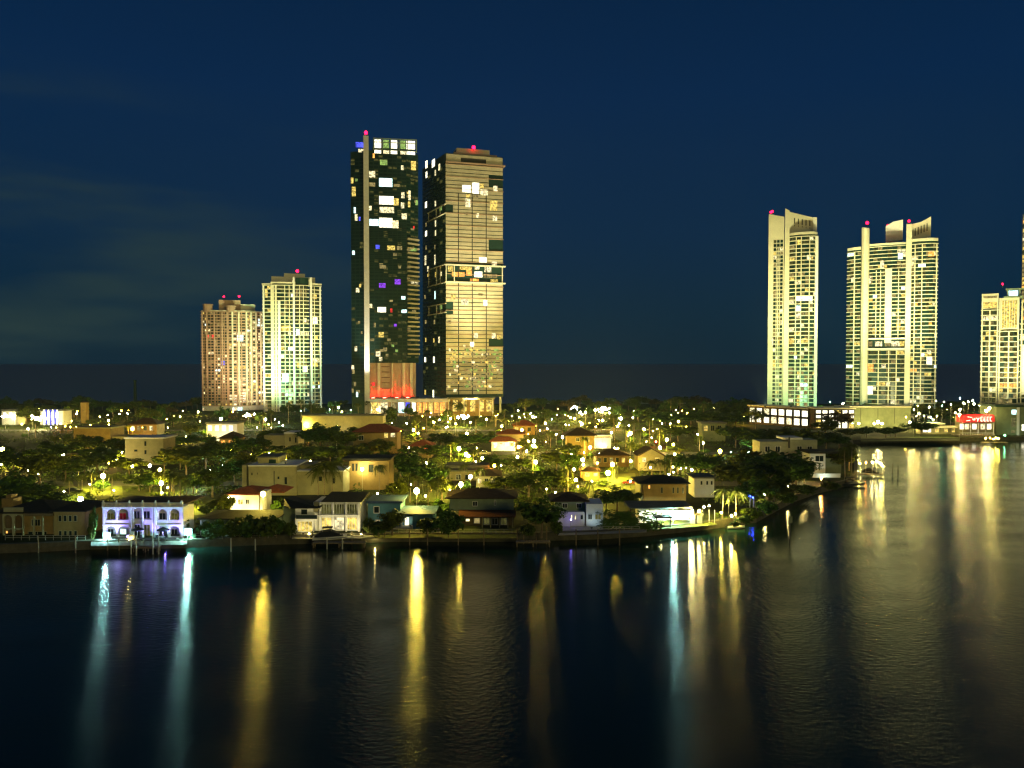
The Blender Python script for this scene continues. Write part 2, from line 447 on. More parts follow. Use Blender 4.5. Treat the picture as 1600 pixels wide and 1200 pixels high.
# sea wall: cap and face follow the water line
sw = MB()
for a, b in zip(SHORE, SHORE[1:]):
    dv = Vector((b.x - a.x, b.y - a.y, 0)); L = dv.length; dv.normalize(); nv = Vector((dv.y, -dv.x, 0))
    q = [a - nv * 0.7, a + nv * 0.35, b + nv * 0.35, b - nv * 0.7]
    sw.prism([(p.x, p.y) for p in q], -0.6, GZ + 0.22)
tag(sw.build('seawall', M['wall_sea']), 'low concrete sea wall along the water line', kind='structure')
# streets of the island
def strip(name, pts, w, z, m, label):
    b = MB()
    for k in range(len(pts) - 1):
        a, c = Vector((*pts[k], 0)), Vector((*pts[k + 1], 0)); dv = (c - a).normalized(); nv = Vector((-dv.y, dv.x, 0)) * w / 2
        b.quad((a.x - nv.x, a.y - nv.y, z), (c.x - nv.x, c.y - nv.y, z), (c.x + nv.x, c.y + nv.y, z), (a.x + nv.x, a.y + nv.y, z))
    return tag(b.build(name, m), label, kind='structure')
for k, (Y, x0, x1) in enumerate(((233, -300, 95), (312, -320, 120), (420, -340, 112))):
    strip('pavement', [(x0, Y), (x1, Y)], 9.0, GZ + 0.10, M['wall_sea'], 'narrow pale pavement along an island street')
    strip('road', [(x0, Y), (x1, Y)], 7.0, GZ + 0.114, M['asphalt'], 'dark asphalt street between the gardens')
def sheet(name, pxs, m, label, z=0.02):
    pts = [GP(px, py, GZ) for px, py in pxs]
    o = poly_sheet(name, [(p.x, p.y) for p in pts], GZ + z, m)
    return tag(o, label, kind='structure')
# ------------------------------------------------------------------ towers
PANE = {}
def pane_mesh(w, h, key):
    k = (round(w, 1), round(h, 1), key)
    if k not in PANE:
        b = MB(); b.box(-k[0] / 2, k[0] / 2, -0.06, 0.0, -k[1] / 2, k[1] / 2)
        PANE[k] = b.mesh('window', E[key])
    return PANE[k]
def lit_pane(root, x, y, z, w, h, key, rz=0.0):
    return put('window', pane_mesh(w, h, key), root, (x, y, z), rz)

def facade(root, p0, p1, z0, z1, nf, nb, lit, glass, dim, fw=0.72, fh=0.66, off=0.0):
    """Panes in the wall from p0 to p1 (outside to the right of that direction): lit ones are objects, dark ones go to the joined glass."""
    a, b = Vector((*p0, 0)), Vector((*p1, 0)); dv = b - a; L = dv.length; dv.normalize(); nv = Vector((dv.y, -dv.x, 0))
    rz = math.atan2(dv.y, dv.x); bw = L / nb; fhgt = (z1 - z0) / nf
    for i in range(nf):
        for j in range(nb):
            c = a + dv * (bw * (j + 0.5)) + nv * (0.02 + off); z = z0 + fhgt * (i + 0.5) - fhgt * 0.04
            k = lit(i, j)
            if k is None or k in ('dd', 'd2'):
                w, h = bw * fw / 2, fhgt * fh / 2
                q = [c - dv * w, c + dv * w]
                t = dim if k else glass
                t.quad((q[0].x, q[0].y, z - h), (q[1].x, q[1].y, z - h), (q[1].x, q[1].y, z + h), (q[0].x, q[0].y, z + h))
            else:
                lit_pane(root, c.x, c.y, z, bw * fw, fhgt * fh, k, rz)
def floor_lines(root, pts, z0, z1, n, out, th, m, name='floor_slab', closed=False, first=1):
    """A slab edge per floor along the outline pts: one mesh, one part per floor."""
    b = MB()
    for p, q in zip(pts, pts[1:]):
        a, c = Vector((*p, 0)), Vector((*q, 0)); dv = (c - a).normalized(); nv = Vector((dv.y, -dv.x, 0))
        ext = 0.35 * out
        A, C = a - dv * ext, c + dv * ext
        b.prism([(A.x + nv.x * out, A.y + nv.y * out), (C.x + nv.x * out, C.y + nv.y * out), (c.x - nv.x * 0.3, c.y - nv.y * 0.3), (a.x - nv.x * 0.3, a.y - nv.y * 0.3)], -th / 2, th / 2)
    me = b.mesh(name, m)
    for k in range(first, n + 1):
        put(name, me, root, (0, 0, z0 + (z1 - z0) * k / n))
def pier(root, x, y, w, dpt, z0, z1, m, name='pier', rz=0.0):
    b = MB(); b.box(-w / 2, w / 2, -dpt, 0.4, z0, z1)
    return b.build(name, m, root, (x, y, 0), rz)
def joined(root, mb, name, m, label=None):
    if mb.f:
        o = mb.build(name, m, root); o['kind'] = 'stuff'
        return o
def beacon(root, x, y, z, r=0.7):
    r *= 1.35
    b = MB(); b.cyl(x, y, z - 0.1, z + 1.6, 0.25, 6); p = b.build('beacon_mast', M['pole'], root)
    b = MB(); b.ball((x, y, z + 2.2), r, 8, 5, 1.1); q = b.build('beacon', E['beacon'], root); q['label'] = 'glowing red warning light on the roof'

def picker(seed, pb, pd, keys='wwwyyyc', dims=0.0):
    r = random.Random(seed)
    memo = {}
    def f(i, j):
        u = r.random()
        # neighbours in one flat are often lit together
        if memo.get((i, j - 1)) in ('w', 'y', 'o', 'c') and u < 0.38:
            k = memo[(i, j - 1)]
        elif u < pb: k = r.choice(keys)
        elif u < pb + pd: k = 'd'
        elif u < pb + pd + dims: k = 'dd'
        else: k = None
        memo[(i, j)] = k
        return k
    return f

class Tower:
    def __init__(s, name, label, pxc, Y, words, face=True):
        s.Y = Y; p = AT(pxc, 600, Y); s.x0 = p.x
        s.rz = -math.atan2(p.x, Y) if face else 0.0      # the towers stand turned towards the bay
        s.root = thing(name, label, 'tower', (p.x, Y, GZ), s.rz); landmark(words, (p.x, Y))
        s.glass = MB(); s.dim = MB()
    def X(s, px, dy=0.0):
        r = ray(px, 600); c, n = math.cos(s.rz), math.sin(s.rz)
        t = (s.x0 * -n + s.Y * c + dy) / (r.x * -n + r.y * c)
        return t * (r.x * c + r.y * n) - (s.x0 * c + s.Y * n)
    def Z(s, py, dy=0.0):
        return AT(800, py, s.Y + dy).z - GZ
    def part(s, name, m, b):
        return b.build(name, m, s.root)
    def win(s, px, py, w, h, key, dy=0.0, off=0.12, rz=0.0):
        k = s.Y / F
        return lit_pane(s.root, s.X(px, dy), dy - off, s.Z(py, dy), w * k, h * k, key, rz)
    def done(s, gm='glass_tower'):
        joined(s.root, s.glass, 'window_glass', M[gm])
        joined(s.root, s.dim, 'dim_window_glass', E['dd'])

# ---- T3: dark glass tower with one white column
t = Tower('glass_tower', 'tallest tower, of dark glass with one full-height white column and a brightly lit crown', 601, 560, 'dark glass tower')
zt = t.Z(236); zb = t.Z(617)
xl, xc0, xc1, xr = t.X(549), t.X(569.3), t.X(578.2), t.X(655)
b = MB(); b.prism([(xl, 6), (xc0, 2), (xc1, 0), (t.X(636), 0), (xr, 7), (xr, 34), (xl, 34)], t.Z(567), zt); t.part('glass_body', M['core'], b)
b = MB(); b.prism([(xl, 6), (xc0, 2), (xc0, 30), (xl, 30)], 0, t.Z(567) - 0.05); t.part('lower_wing', M['core'], b)
b = MB(); b.prism([(xc1, 1.5), (t.X(650), 1.5), (t.X(650), 30), (xc1, 30)], t.Z(621), t.Z(567) - 0.05); t.part('lower_wall', M['pink_wall'], b)
for px in (592, 613, 631, 643):
    pier(t.root, t.X(px), 1.2, 2.0 if px != 613 else 1.0, 1.4, t.Z(619), t.Z(567), M['cream'], 'fin')
for k in range(5):
    b = MB(); b.box(t.X(596), t.X(609), 0.3, 1.45, t.Z(573 + k * 8.4) - 0.2, t.Z(573 + k * 8.4) + 0.2); t.part('ledge', M['awning'], b)
pier(t.root, (xc0 + xc1) / 2, 0.4, xc1 - xc0 - 0.4, 3.2, 0, t.Z(215), M['white'], 'column')
# crown: open screen of frames with bright light inside
b = MB()
for px in (585.5, 599, 612, 625, 638, 652):
    x = t.X(px); b.box(x - 0.3, x + 0.3, 0.2, 0.9, zt, t.Z(215.5))
for py in (216, 222, 234):
    b.box(t.X(585.5) - 0.25, t.X(652), 0.25, 0.85, t.Z(py) - 0.25, t.Z(py) + 0.25)
t.part('crown_frame', M['mint'], b)
b = MB(); b.prism([(t.X(583), 10), (xr - 3, 10), (xr - 3, 30), (t.X(583), 30)], zt + 0.05, t.Z(224)); t.part('plant_room', M['core'], b)
for px, w, k in ((592, 10, 'W'), (605, 9, 'g'), (617, 10, 'W'), (631, 8, 'g'), (643, 13, 'W')):
    t.win(px, 225, w, 13, k, 2.5); t.win(px, 237.5, w, 5, 'w' if k == 'g' else 'W', 0.0)
for px, py, w, h, k in ((564, 228, 12, 8, 'b'), (566, 237, 8, 5, 'w'), (583, 273, 9, 10, 'w'), (585.5, 244, 3, 7, 'o'), (601, 254, 11, 8, 'g'), (644, 257, 14, 14, 'y'), (630, 261, 4, 7, 'w'),
        (604, 285, 20, 13, 'c'), (621, 289, 9, 4, 'd'), (583, 289, 9, 6, 'd'), (552.5, 284, 5, 9, 'y'), (559, 283, 5, 4, 'g'), (556, 301, 9, 15, 'y'), (605, 313, 22, 13, 'W'), (620, 315, 8, 11, 'y'),
        (630.6, 304, 5, 9, 'w'), (639.6, 304, 6, 15, 'w'), (630, 320, 5, 9, 'w'), (639, 318, 6, 9, 'y'), (651, 315, 6, 8, 'g'), (605.7, 328, 22, 9, 'w'), (580, 326, 4, 7, 'w'), (632.5, 337, 8, 9, 'w'),
        (559, 341, 6, 10, 'w'), (563.6, 343, 3, 6, 'b'), (556, 330, 3, 9, 'c'), (585.6, 348, 14, 10, 'c'), (604, 348, 20, 15, 'W'), (619, 350, 9, 12, 'w'), (647, 354, 3, 4, 'r'), (591, 386, 6, 6, 'b'),
        (612, 387, 12, 7, 'y'), (625, 387, 8, 6, 'd'), (643, 389, 18, 5, 'g'), (554, 396, 5, 6, 'c'), (599, 417, 10, 5, 'd'), (622, 440, 9, 8, 'p'), (598, 446, 10, 7, 'p'), (561, 454, 8, 7, 'w'), (564, 447, 4, 5, 'y'),
        (630.6, 465, 6, 5, 'c'), (580, 478, 4, 6, 'w'), (597, 484, 13, 8, 'W'), (612, 485, 3, 6, 'r'), (632, 486, 8, 5, 'c'), (645, 486, 11, 4, 'd'), (562, 504, 4, 4, 'd'), (596, 523, 8, 8, 'y'), (591, 553, 7, 8, 'w'),
        (595, 561, 5, 6, 'w'), (602, 546, 6, 6, 'd'), (557, 545, 5, 8, 'w'), (552, 574, 5, 7, 'w'), (553, 581, 5, 6, 'd'), (625, 417, 4, 4, 'd'), (612, 470, 5, 3, 'd'), (586, 508, 3, 7, 'd'), (618, 508, 4, 4, 'p'),
        (608, 531, 5, 4, 'd'), (614, 540, 4, 4, 'g'), (605, 555, 4, 4, 'd'), (620, 548, 4, 4, 'g'), (584, 600, 4, 5, 'r'), (566, 520, 3, 4, 'd'), (555, 600, 4, 7, 'd'), (558, 616, 3, 8, 'c'), (551, 610, 3, 6, 'd')):
    dy = 6 - (px - 549) / 20.3 * 4 if px < 569 else (0.0 if px < 637 else (px - 636) / 19 * 7)
    t.win(px, py, w, h, k, dy - 0.02)
nf = 60
floor_lines(t.root, [(xc1, 0), (t.X(636), 0), (xr, 7)], t.Z(567), zt, nf, 0.16, 0.5, M['core'], 'floor_line')
floor_lines(t.root, [(t.X(637), 0.4), (t.X(654), 6.4)], t.Z(560), t.Z(372), 26, 1.5, 1.1, M['tan_panel'], 'balcony')
facade(t.root, (xc1, 0), (t.X(636), 0), t.Z(567), t.Z(242), 58, 8, picker(5, 0.0, 0.006, 'y', 0.16), t.glass, t.dim, 0.86, 0.7)
facade(t.root, (xl, 6), (xc0, 2), t.Z(620), t.Z(246), 66, 3, picker(6, 0.0, 0.006, 'y', 0.05), t.glass, t.dim, 0.86, 0.7)
facade(t.root, (t.X(636), 0), (xr, 7), t.Z(560), t.Z(246), 56, 3, picker(8, 0.015, 0.05, 'yw', 0.3), t.glass, t.dim, 0.86, 0.6)
beacon(t.root, (xc0 + xc1) / 2, -1, t.Z(214), 0.9)
t.done()
# red light washing the base wall: strip lamps standing at the wall's foot
for px in (583, 601, 620, 637):
    fx = thing('wall_washer', None, 'flood light', tuple(t.root.matrix_basis @ Vector((t.X(px), -1.6, t.Z(622)))), t.rz)
    auto(fx, 'small red wall washer', (t.x0 + t.X(px), t.Y))
    b = MB(); b.box(-1.2, 1.2, -0.3, 0.3, 0.0, 0.35); b.build('housing', M['pole'], fx)
    b = MB(); b.box(-1.1, 1.1, -0.22, 0.22, 0.352, 0.42); b.build('lens', EL['red'], fx)

# ---- T4: tan tower with horizontal bands, dark glass on its flank
t = Tower('banded_tower', 'tan tower with thin horizontal bands, a glowing open storey halfway up and a dark flank', 724, 556, 'banded tan tower', False)
C0 = (t.X(697), 0.0); C1 = (t.X(786, 12), 12.0); C2 = (t.X(661, 46), 46.0)
zt = t.Z(239)
b = MB(); b.prism([C0, C1, (C1[0] - 14, 52), (C2[0], C2[1])], t.Z(621), zt); t.part('body', M['core'], b)
dv = Vector((C1[0] - C0[0], C1[1] - C0[1], 0)); LF = dv.length; dv.normalize(); nv = Vector((dv.y, -dv.x, 0)); RZ = math.atan2(dv.y, dv.x)
def fp(u, off=0.0):             # point on the front at the fraction u
    return Vector((C0[0], C0[1], 0)) + dv * (LF * u) + nv * off
nfl = 57; z0, z1 = t.Z(617), t.Z(256); fh = (z1 - z0) / nfl
notch = {}                      # storeys with openings: (floor range) -> bays left out
def fl(py): return int((t.Z(py) - z0) / fh)
holes = [(fl(532), fl(540), 6, 7), (fl(372), fl(384), 6, 7), (fl(271), fl(285), 6, 7), (fl(321), fl(332), 0, 0), (fl(475), fl(487), 0, 0), (fl(413), fl(439), 0, 7)]
rr = random.Random(31)
pm = {}
for i in range(nfl):
    segs = []; run = None
    for j in range(8):
        op = any(min(a, c) <= i <= max(a, c) and j0 <= j <= j1 for a, c, j0, j1 in holes)
        if op:
            if run is not None: segs.append((run, j)); run = None
        elif run is None: run = j
    if run is not None: segs.append((run, 8))
    for a, c in segs:
        key = (a, c)
        if key not in pm:
            bb = MB(); bb.box(0.0, LF * (c - a) / 8 - 0.25, -0.35, 0.02, 0.35, fh - 0.22); pm[key] = bb.mesh('band', M['tan_panel'])
        p = fp(a / 8.0, 0.0)
        put('band', pm[key], t.root, (p.x, p.y, z0 + fh * i), RZ)
floor_lines(t.root, [(C0[0], C0[1]), (C1[0], C1[1])], z0, z1, 19, 0.75, 0.3, M['tan'], 'floor_slab')
for u in (0.215, 0.455, 0.70):  # dark joints
    p = fp(u, 0.37); pier(t.root, p.x, p.y, 0.7, 0.05, z0, t.Z(300), M['dark_gap'], 'joint', RZ)
b = MB(); b.box(0, LF + 1.5, -1.0, 1.0, 0, 1.0); b.build('roof_slab', M['tan'], t.root, (C0[0], C0[1], t.Z(254)), RZ)
b = MB(); b.box(0.4, LF - 0.4, -0.2, 0.8, 1.02, t.Z(240) - t.Z(254)); b.build('parapet', M['tan_panel'], t.root, (C0[0], C0[1], t.Z(254)), RZ)
b = MB(); b.box(LF * 0.26, LF * 0.70, -0.32, -0.2, 3.1, 5.9); b.build('louvre', M['dark_gap'], t.root, (C0[0], C0[1], t.Z(258)), RZ)
b = MB(); b.box(LF * 0.16, LF * 0.92, 4, 18, 0, 2.2); b.build('upper_roof', M['tan'], t.root, (C0[0], C0[1], zt + 0.01), RZ)
b = MB(); b.box(LF * 0.22, LF * 0.80, 6, 17, 2.21, 6.0); b.build('plant_room', M['tan_panel'], t.root, (C0[0], C0[1], zt), RZ)
beacon(t.root, fp(0.48).x, 10, t.Z(229), 0.9)
# glowing open storey
b = MB()
for py in (413.5, 440.5):
    z = t.Z(py); b.box(-0.5, LF + 1.6, -1.6, 0.1, z - 0.45, z + 0.45)
b.build('terrace_slab', M['cream'], t.root, (C0[0], C0[1], 0), RZ)
b = MB()
for u in (0.0, 0.14, 0.98): b.box(LF * u - 0.3, LF * u + 0.3, -1.4, -0.9, t.Z(440) + 0.01, t.Z(414) - 0.01)
b.build('terrace_post', M['cream'], t.root, (C0[0], C0[1], 0), RZ)
def fw_(px, py, w, h, k, off=0.42):
    u = (px - 697.0) / 89.0; p = fp(u, off); s = t.Y / F
    lit_pane(t.root, p.x, p.y, t.Z(py), w * s, h * s, k, RZ)
for q in ((729, 293, 14, 11, 'W'), (743, 291, 11, 17, 'W'), (756, 297, 12, 9, 'w'), (753, 287, 6, 7, 'y'), (774, 290, 7, 9, 'w'), (731, 304, 6, 5, 'y'), (743, 305, 8, 5, 'd'), (731, 315, 8, 13, 'w'), (771, 317, 12, 16, 'y'), (746, 334, 4, 7, 'w'),
          (773, 337, 7, 8, 'w'), (729, 333, 3, 4, 'd'), (754, 404, 12, 8, 'W'), (772, 409, 8, 7, 'w'), (708, 464, 7, 7, 'y'), (726, 471, 11, 8, 'w'), (758, 472, 6, 9, 'W'), (743, 524, 6, 8, 'w'), (771, 524, 6, 9, 'w'), (779, 526, 5, 7, 'y'),
          (737, 538, 6, 8, 'W'), (702, 503, 5, 5, 'd'), (750, 459, 7, 3, 'd')):
    fw_(*q)
for q in ((716, 428, 20, 7, 'o'), (733, 425, 10, 9, 'o'), (747, 427, 13, 9, 'W'), (762, 419, 11, 8, 'w'), (745, 417, 8, 5, 'w'), (741, 436, 14, 4, 'o'), (766, 429, 22, 6, 'd'), (728, 418, 20, 5, 'y'), (704, 420, 8, 8, 'y'), (772, 436, 12, 4, 'y')):
    fw_(*q, off=0.1)
r5 = random.Random(77)
for _ in range(150):            # many small lit rooms in the lower storeys
    px = r5.uniform(700, 784); py = 545 + (r5.random() ** 0.8) * 66
    py = 540.5 + int((py - 540.5) / 6.35) * 6.35
    fw_(px, py, r5.uniform(2, 6), r5.uniform(3, 4.5), r5.choice(['d', 'd', 'g', 'y', 'g', 'd', 'y', 'w']), off=0.38 + r5.random() * 0.05)
sl = Vector((C0[0] - C2[0], C0[1] - C2[1], 0)).normalized(); SRZ = math.atan2(sl.y, sl.x); SN = Vector((sl.y, -sl.x, 0))
for px, py, w, h, k in ((668, 257, 8, 12, 'W'), (679, 255, 11, 12, 'W'), (688, 261, 6, 10, 'w'), (668, 273, 6, 10, 'W'), (682, 270, 4, 9, 'w'), (667, 320, 7, 10, 'W'), (682, 318, 4, 9, 'w'), (667, 351, 4, 6, 'd'), (682, 349, 4, 10, 'w'),
        (667, 365, 7, 9, 'W'), (682, 364, 4, 9, 'w'), (667, 387, 4, 7, 'd'), (681, 386, 3, 7, 'd'), (666, 403, 6, 8, 'w'), (681, 402, 4, 8, 'w'), (666, 411, 6, 6, 'w'), (681, 410, 4, 8, 'w'), (670, 420, 6, 8, 'w'), (670, 430, 4, 5, 'y'),
        (682, 429, 4, 8, 'y'), (690, 428, 6, 6, 'w'), (665, 464, 5, 6, 'd'), (681, 461, 3, 13, 'c'), (666, 503, 6, 6, 'd'), (680, 503, 5, 7, 'd'), (666, 531, 4, 7, 'y'), (679, 532, 4, 7, 'y'), (687, 531, 5, 10, 'w'), (665, 562, 6, 8, 'W'),
        (679, 562, 5, 10, 'W'), (665, 613, 5, 8, 'y'), (678, 615, 5, 12, 'W'), (690, 480, 8, 6, 'g'), (690, 326, 8, 6, 'g')):
    u = (px - 661.0) / 36.0; p = Vector((C2[0], C2[1], 0)).lerp(Vector((C0[0], C0[1], 0)), u) + SN * 0.12; s = t.Y / F
    lit_pane(t.root, p.x, p.y, t.Z(py, p.y), w * s * 1.25, h * s, k, SRZ)
facade(t.root, C2, C0, t.Z(617), t.Z(250), 57, 8, picker(9, 0, 0, 'y', 0.03), t.glass, t.dim, 0.8, 0.7)
for py in (319, 333, 474, 488, 413, 441):       # flank terraces
    b = MB(); p = Vector((C2[0], C2[1], 0)).lerp(Vector((C0[0], C0[1], 0)), 0.25); L = (Vector((*C0, 0)) - p).length
    b.box(0, L + 0.6, -0.9, 0.2, -0.3, 0.3); b.build('terrace_slab', M['cream'], t.root, (p.x, p.y, t.Z(py)), SRZ)
for px in (672, 684, 690):
    u = (px - 661.0) / 36.0; p = Vector((C2[0], C2[1], 0)).lerp(Vector((C0[0], C0[1], 0)), u)
    for py0, py1 in ((332.5, 319.5), (487.5, 474.5), (440.5, 413.5)):
        b = MB(); b.box(-0.25, 0.25, -0.8, -0.2, t.Z(py0), t.Z(py1)); b.build('terrace_post', M['cream'], t.root, (p.x, p.y, 0), SRZ)
# raised base: legs and lobby
b = MB(); b.box(2, LF * 0.78, 3, 16, 0, t.Z(621) - 0.02); b.build('lobby', M['core'], t.root, (C0[0], C0[1], 0), RZ)
pier(t.root, fp(0.95).x, fp(0.95).y + 2, 1.5, 1.5, 0, t.Z(621) - 0.02, M['cream'], 'leg')
pier(t.root, fp(0.03).x, fp(0.03).y + 2, 1.5, 1.5, 0, t.Z(621) - 0.02, M['cream'], 'leg')
t.done()

# ---- generic curved condominium: list of plan points (px, dy) from one side to the other
def curved_body(t, pts, z0, z1, m, back=24.0, name='body'):
    P = [(t.X(px, dy), dy) for px, dy in pts]
    b = MB(); b.prism(P + [(P[-1][0], P[-1][1] + back), (P[0][0], P[0][1] + back)], z0, z1)
    t.part(name, m, b)
    return P

# ---- T5: slender cream tower, sloped crown wall
t = Tower('cream_tower', 'slender cream tower with a sloping crown wall and a glass bow front', 1236, 520, 'slender cream tower')
zb = 0
Pl = [(t.X(1199, 3), 3), (t.X(1223, 2), 2)]
b = MB(); b.prism([Pl[0], Pl[1], (Pl[1][0], 26), (Pl[0][0], 26)], zb, 0, [t.Z(331), t.Z(337), t.Z(337), t.Z(331)]); t.part('side_block', M['cream'], b)
b = MB(); b.slab_xz([(t.X(1223), zb), (t.X(1231.5), zb), (t.X(1231.5), t.Z(329)), (t.X(1224.5), t.Z(325))], -0.6, 20); t.part('column', M['cream'], b)
Pc = curved_body(t, [(1231.6, 0), (1240, -1.6), (1250, -2.4), (1262, -2.2), (1269, -1.4), (1275, 0.6)], zb, t.Z(368), M['core'])
b = MB(); b.slab_xz([(t.X(1231.6), t.Z(367)), (t.X(1273), t.Z(366)), (t.X(1273), t.Z(342)), (t.X(1231.6), t.Z(329.5))], 3, 5); t.part('crown_wall', M['cream'], b)
b = MB(); b.slab_xz([(t.X(1268), t.Z(366)), (t.X(1274), t.Z(366)), (t.X(1274), t.Z(341)), (t.X(1268), t.Z(340.5))], 1.8, 2.9); t.part('crown_edge', M['white'], b)
for px in range(1239, 1269, 6):
    b = MB(); z = t.Z(341 + (px - 1239) * 0.22); b.box(t.X(px) - 0.35, t.X(px) + 0.35, 2.9, 3.05, z - 3.2, z + 0.6); t.part('slot', M['dark_gap'], b)
    b = MB(); b.box(t.X(px + 0.2) - 0.2, t.X(px + 0.2) + 0.2, 2.9, 3.05, z - 4.9, z - 3.9); t.part('slot', M['dark_gap'], b)
b = MB(); b.prism(Pc[0:1] + [(p[0], p[1] - 1.2) for p in Pc[1:-1]] + Pc[-1:] + [(Pc[-1][0], 18), (Pc[0][0], 18)], t.Z(368) + 0.02, t.Z(364.5)); t.part('roof_slab', M['cream'], b)
zt5 = t.Z(371)
floor_lines(t.root, Pc, zb, zt5, 46, 0.45, 0.5, M['cream'])
floor_lines(t.root, [(t.X(1206.5, 3), 2.9), (t.X(1222, 2), 2.0)], zb, t.Z(385), 44, 0.5, 0.45, M['cream'], 'balcony')
for px, dy in ((1242, -2.0), (1250, -2.8), (1263, -2.6)): pier(t.root, t.X(px, dy), dy, 0.55, 0.9, zb, zt5, M['cream'])
pier(t.root, t.X(1273.4), 1.2, 2.4, 1.8, zb, zt5, M['white'], 'edge_column')
pier(t.root, t.X(1214, 2), 2.4, 0.5, 0.8, zb, t.Z(385), M['cream'])
pl = picker(15, 0.13, 0.14, 'wwwyywcy', 0.26)
for a, c in zip(Pc, Pc[1:]):
    facade(t.root, a, c, zb, zt5, 46, max(1, int(round((Vector(c) - Vector(a)).length / 2.6))), pl, t.glass, t.dim, 0.84, 0.74)
facade(t.root, (t.X(1206.5, 3), 2.6), (t.X(1222, 2), 1.9), zb, t.Z(372), 46, 3, picker(16, 0.09, 0.12, 'wwyy', 0.15), t.glass, t.dim, 0.8, 0.72, off=0.12)
t.win(1250, 467, 14, 7, 'W', -2.6); t.win(1263, 467, 9, 7, 'W', -2.4); t.win(1246, 482, 7, 8, 'c', -2.4); t.win(1246, 494, 6, 7, 'w', -2.4); t.win(1247, 379, 6, 8, 'y', -2.4); t.win(1262, 403, 6, 7, 'w', -2.4)
t.win(1207.5, 533, 5, 13, 'w', 2.6); t.win(1217, 533, 4, 14, 'y', 2.2); t.win(1238, 533, 11, 9, 'y', -1.4); t.win(1257, 532, 9, 6, 'y', -2.4)
beacon(t.root, t.X(1202), 4, t.Z(333), 0.55); beacon(t.root, t.X(1204), 8, t.Z(330), 0.55)
t.done()

# ---- T6: wide cream tower with three columns
t = Tower('cream_tower', 'wide cream tower with three tall columns, a recessed centre and two raised crown fins', 1392, 520, 'wide cream tower')
zr = t.Z(380)
Pw = curved_body(t, [(1322, 5), (1332, 1.5), (1343, 0.3)], 0, t.Z(387), M['core'], 22, 'wing')
Pm = curved_body(t, [(1355, 2.2), (1369, 1.2), (1384, 0.8), (1399, 1.2), (1412.6, 2.2)], 0, t.Z(382), M['core'], 22, 'centre_bay')
Pe = curved_body(t, [(1422, 0.4), (1432, -0.8), (1444, -1.2), (1455, -0.4), (1462.5, 2.4)], 0, zr, M['core'], 22, 'wing')
b = MB()
n = 10
pts = [(t.X(1349.5) + 5.0 * 0.5 * math.cos(2 * PI * k / n), 1.6 + 3.2 * math.sin(2 * PI * k / n)) for k in range(n)]
b.prism(pts, 0, 0, [t.Z(353) + 1.2 * (p[0] - t.X(1349.5)) / 2.5 * -0.4 for p in pts]); t.part('column', M['cream'], b)
b = MB(); b.prism([(t.X(1381), -0.2), (t.X(1391.5), -0.2), (t.X(1391.5), 1.2), (t.X(1381), 1.2)], t.Z(536), t.Z(419)); t.part('centre_column', M['cream'], b)
b = MB(); b.prism([(t.X(1413), -0.8), (t.X(1421.6), -0.8), (t.X(1421.6), 3.5), (t.X(1413), 3.5)], 0, t.Z(352)); t.part('column', M['cream'], b)
b = MB(); b.slab_xz([(t.X(1381, 8), t.Z(378, 8)), (t.X(1407.5, 8), t.Z(376, 8)), (t.X(1407.5, 8), t.Z(345, 8)), (t.X(1393, 8), t.Z(347, 8)), (t.X(1381, 8), t.Z(353.5, 8))], 7, 12); t.part('crown_fin', M['white'], b)
b = MB(); b.slab_xz([(t.X(1413.2), t.Z(378)), (t.X(1451.5), t.Z(372)), (t.X(1451.5), t.Z(341)), (t.X(1436), t.Z(348.5)), (t.X(1413.2), t.Z(352.5))], 3.6, 5.4); t.part('crown_fin', M['cream'], b)
for k in range(5):
    px = 1427 + k * 4.6; z = t.Z(361 - k * 1.6)
    b = MB(); b.box(t.X(px) - 0.3, t.X(px) + 0.3, 3.48, 3.62, z - 3.6, z + 1.4); t.part('slot', M['dark_gap'], b)
for P, zz in ((Pw, t.Z(387)), (Pe, zr)):
    b = MB(); b.prism([(p[0], p[1] - 1.1) for p in P] + [(P[-1][0], 14), (P[0][0], 14)], zz + 0.02, zz + 1.8); t.part('roof_slab', M['cream'], b)
b = MB(); b.prism([(p[0], p[1] - 0.8) for p in Pm] + [(Pm[-1][0], 14), (Pm[0][0], 14)], t.Z(382) + 0.02, t.Z(379)); t.part('roof_slab', M['cream'], b)
floor_lines(t.root, Pw, 0, t.Z(390), 44, 0.4, 0.42, M['cream'])
floor_lines(t.root, Pe, 0, t.Z(384), 45, 0.45, 0.45, M['cream'])
floor_lines(t.root, Pm, 0, t.Z(547), 15, 0.3, 0.4, M['cream'])
floor_lines(t.root, Pm, t.Z(528), t.Z(384), 25, 0.3, 0.42, M['cream'])
for z in (t.Z(545), t.Z(529)):
    b = MB(); b.box(t.X(1355), t.X(1412.8), -0.8, 1.5, z - 0.5, z + 0.5); t.part('lobby_slab', M['white'], b)
for px, w, k in ((1372, 10, 'w'), (1386, 8, 'd'), (1398, 12, 'w'), (1408, 7, 'y'), (1359, 6, 'd')): t.win(px, 537, w, 8, k, 0.9)
for px, dy in ((1333, 1.3),): pier(t.root, t.X(px), dy, 0.7, 0.9, 0, t.Z(390), M['cream'])
for px, dy, y0 in ((1372, 0.9, 548), (1388, 0.8, 548), (1400, 1.0, 548)): pier(t.root, t.X(px), dy, 0.6, 0.8, 0, t.Z(y0), M['cream'])
for px, dy in ((1367, 1.2), (1374, 1.0), (1402, 1.2)): pier(t.root, t.X(px), dy, 0.45, 0.8, t.Z(527), t.Z(421), M['cream'])
for px, dy in ((1427, -0.4), (1438, -1.2), (1461, 2.0)): pier(t.root, t.X(px), dy, 0.55, 1.0, 0, t.Z(384), M['cream'])
p6 = picker(18, 0.075, 0.13, 'wwwyyyco', 0.28)
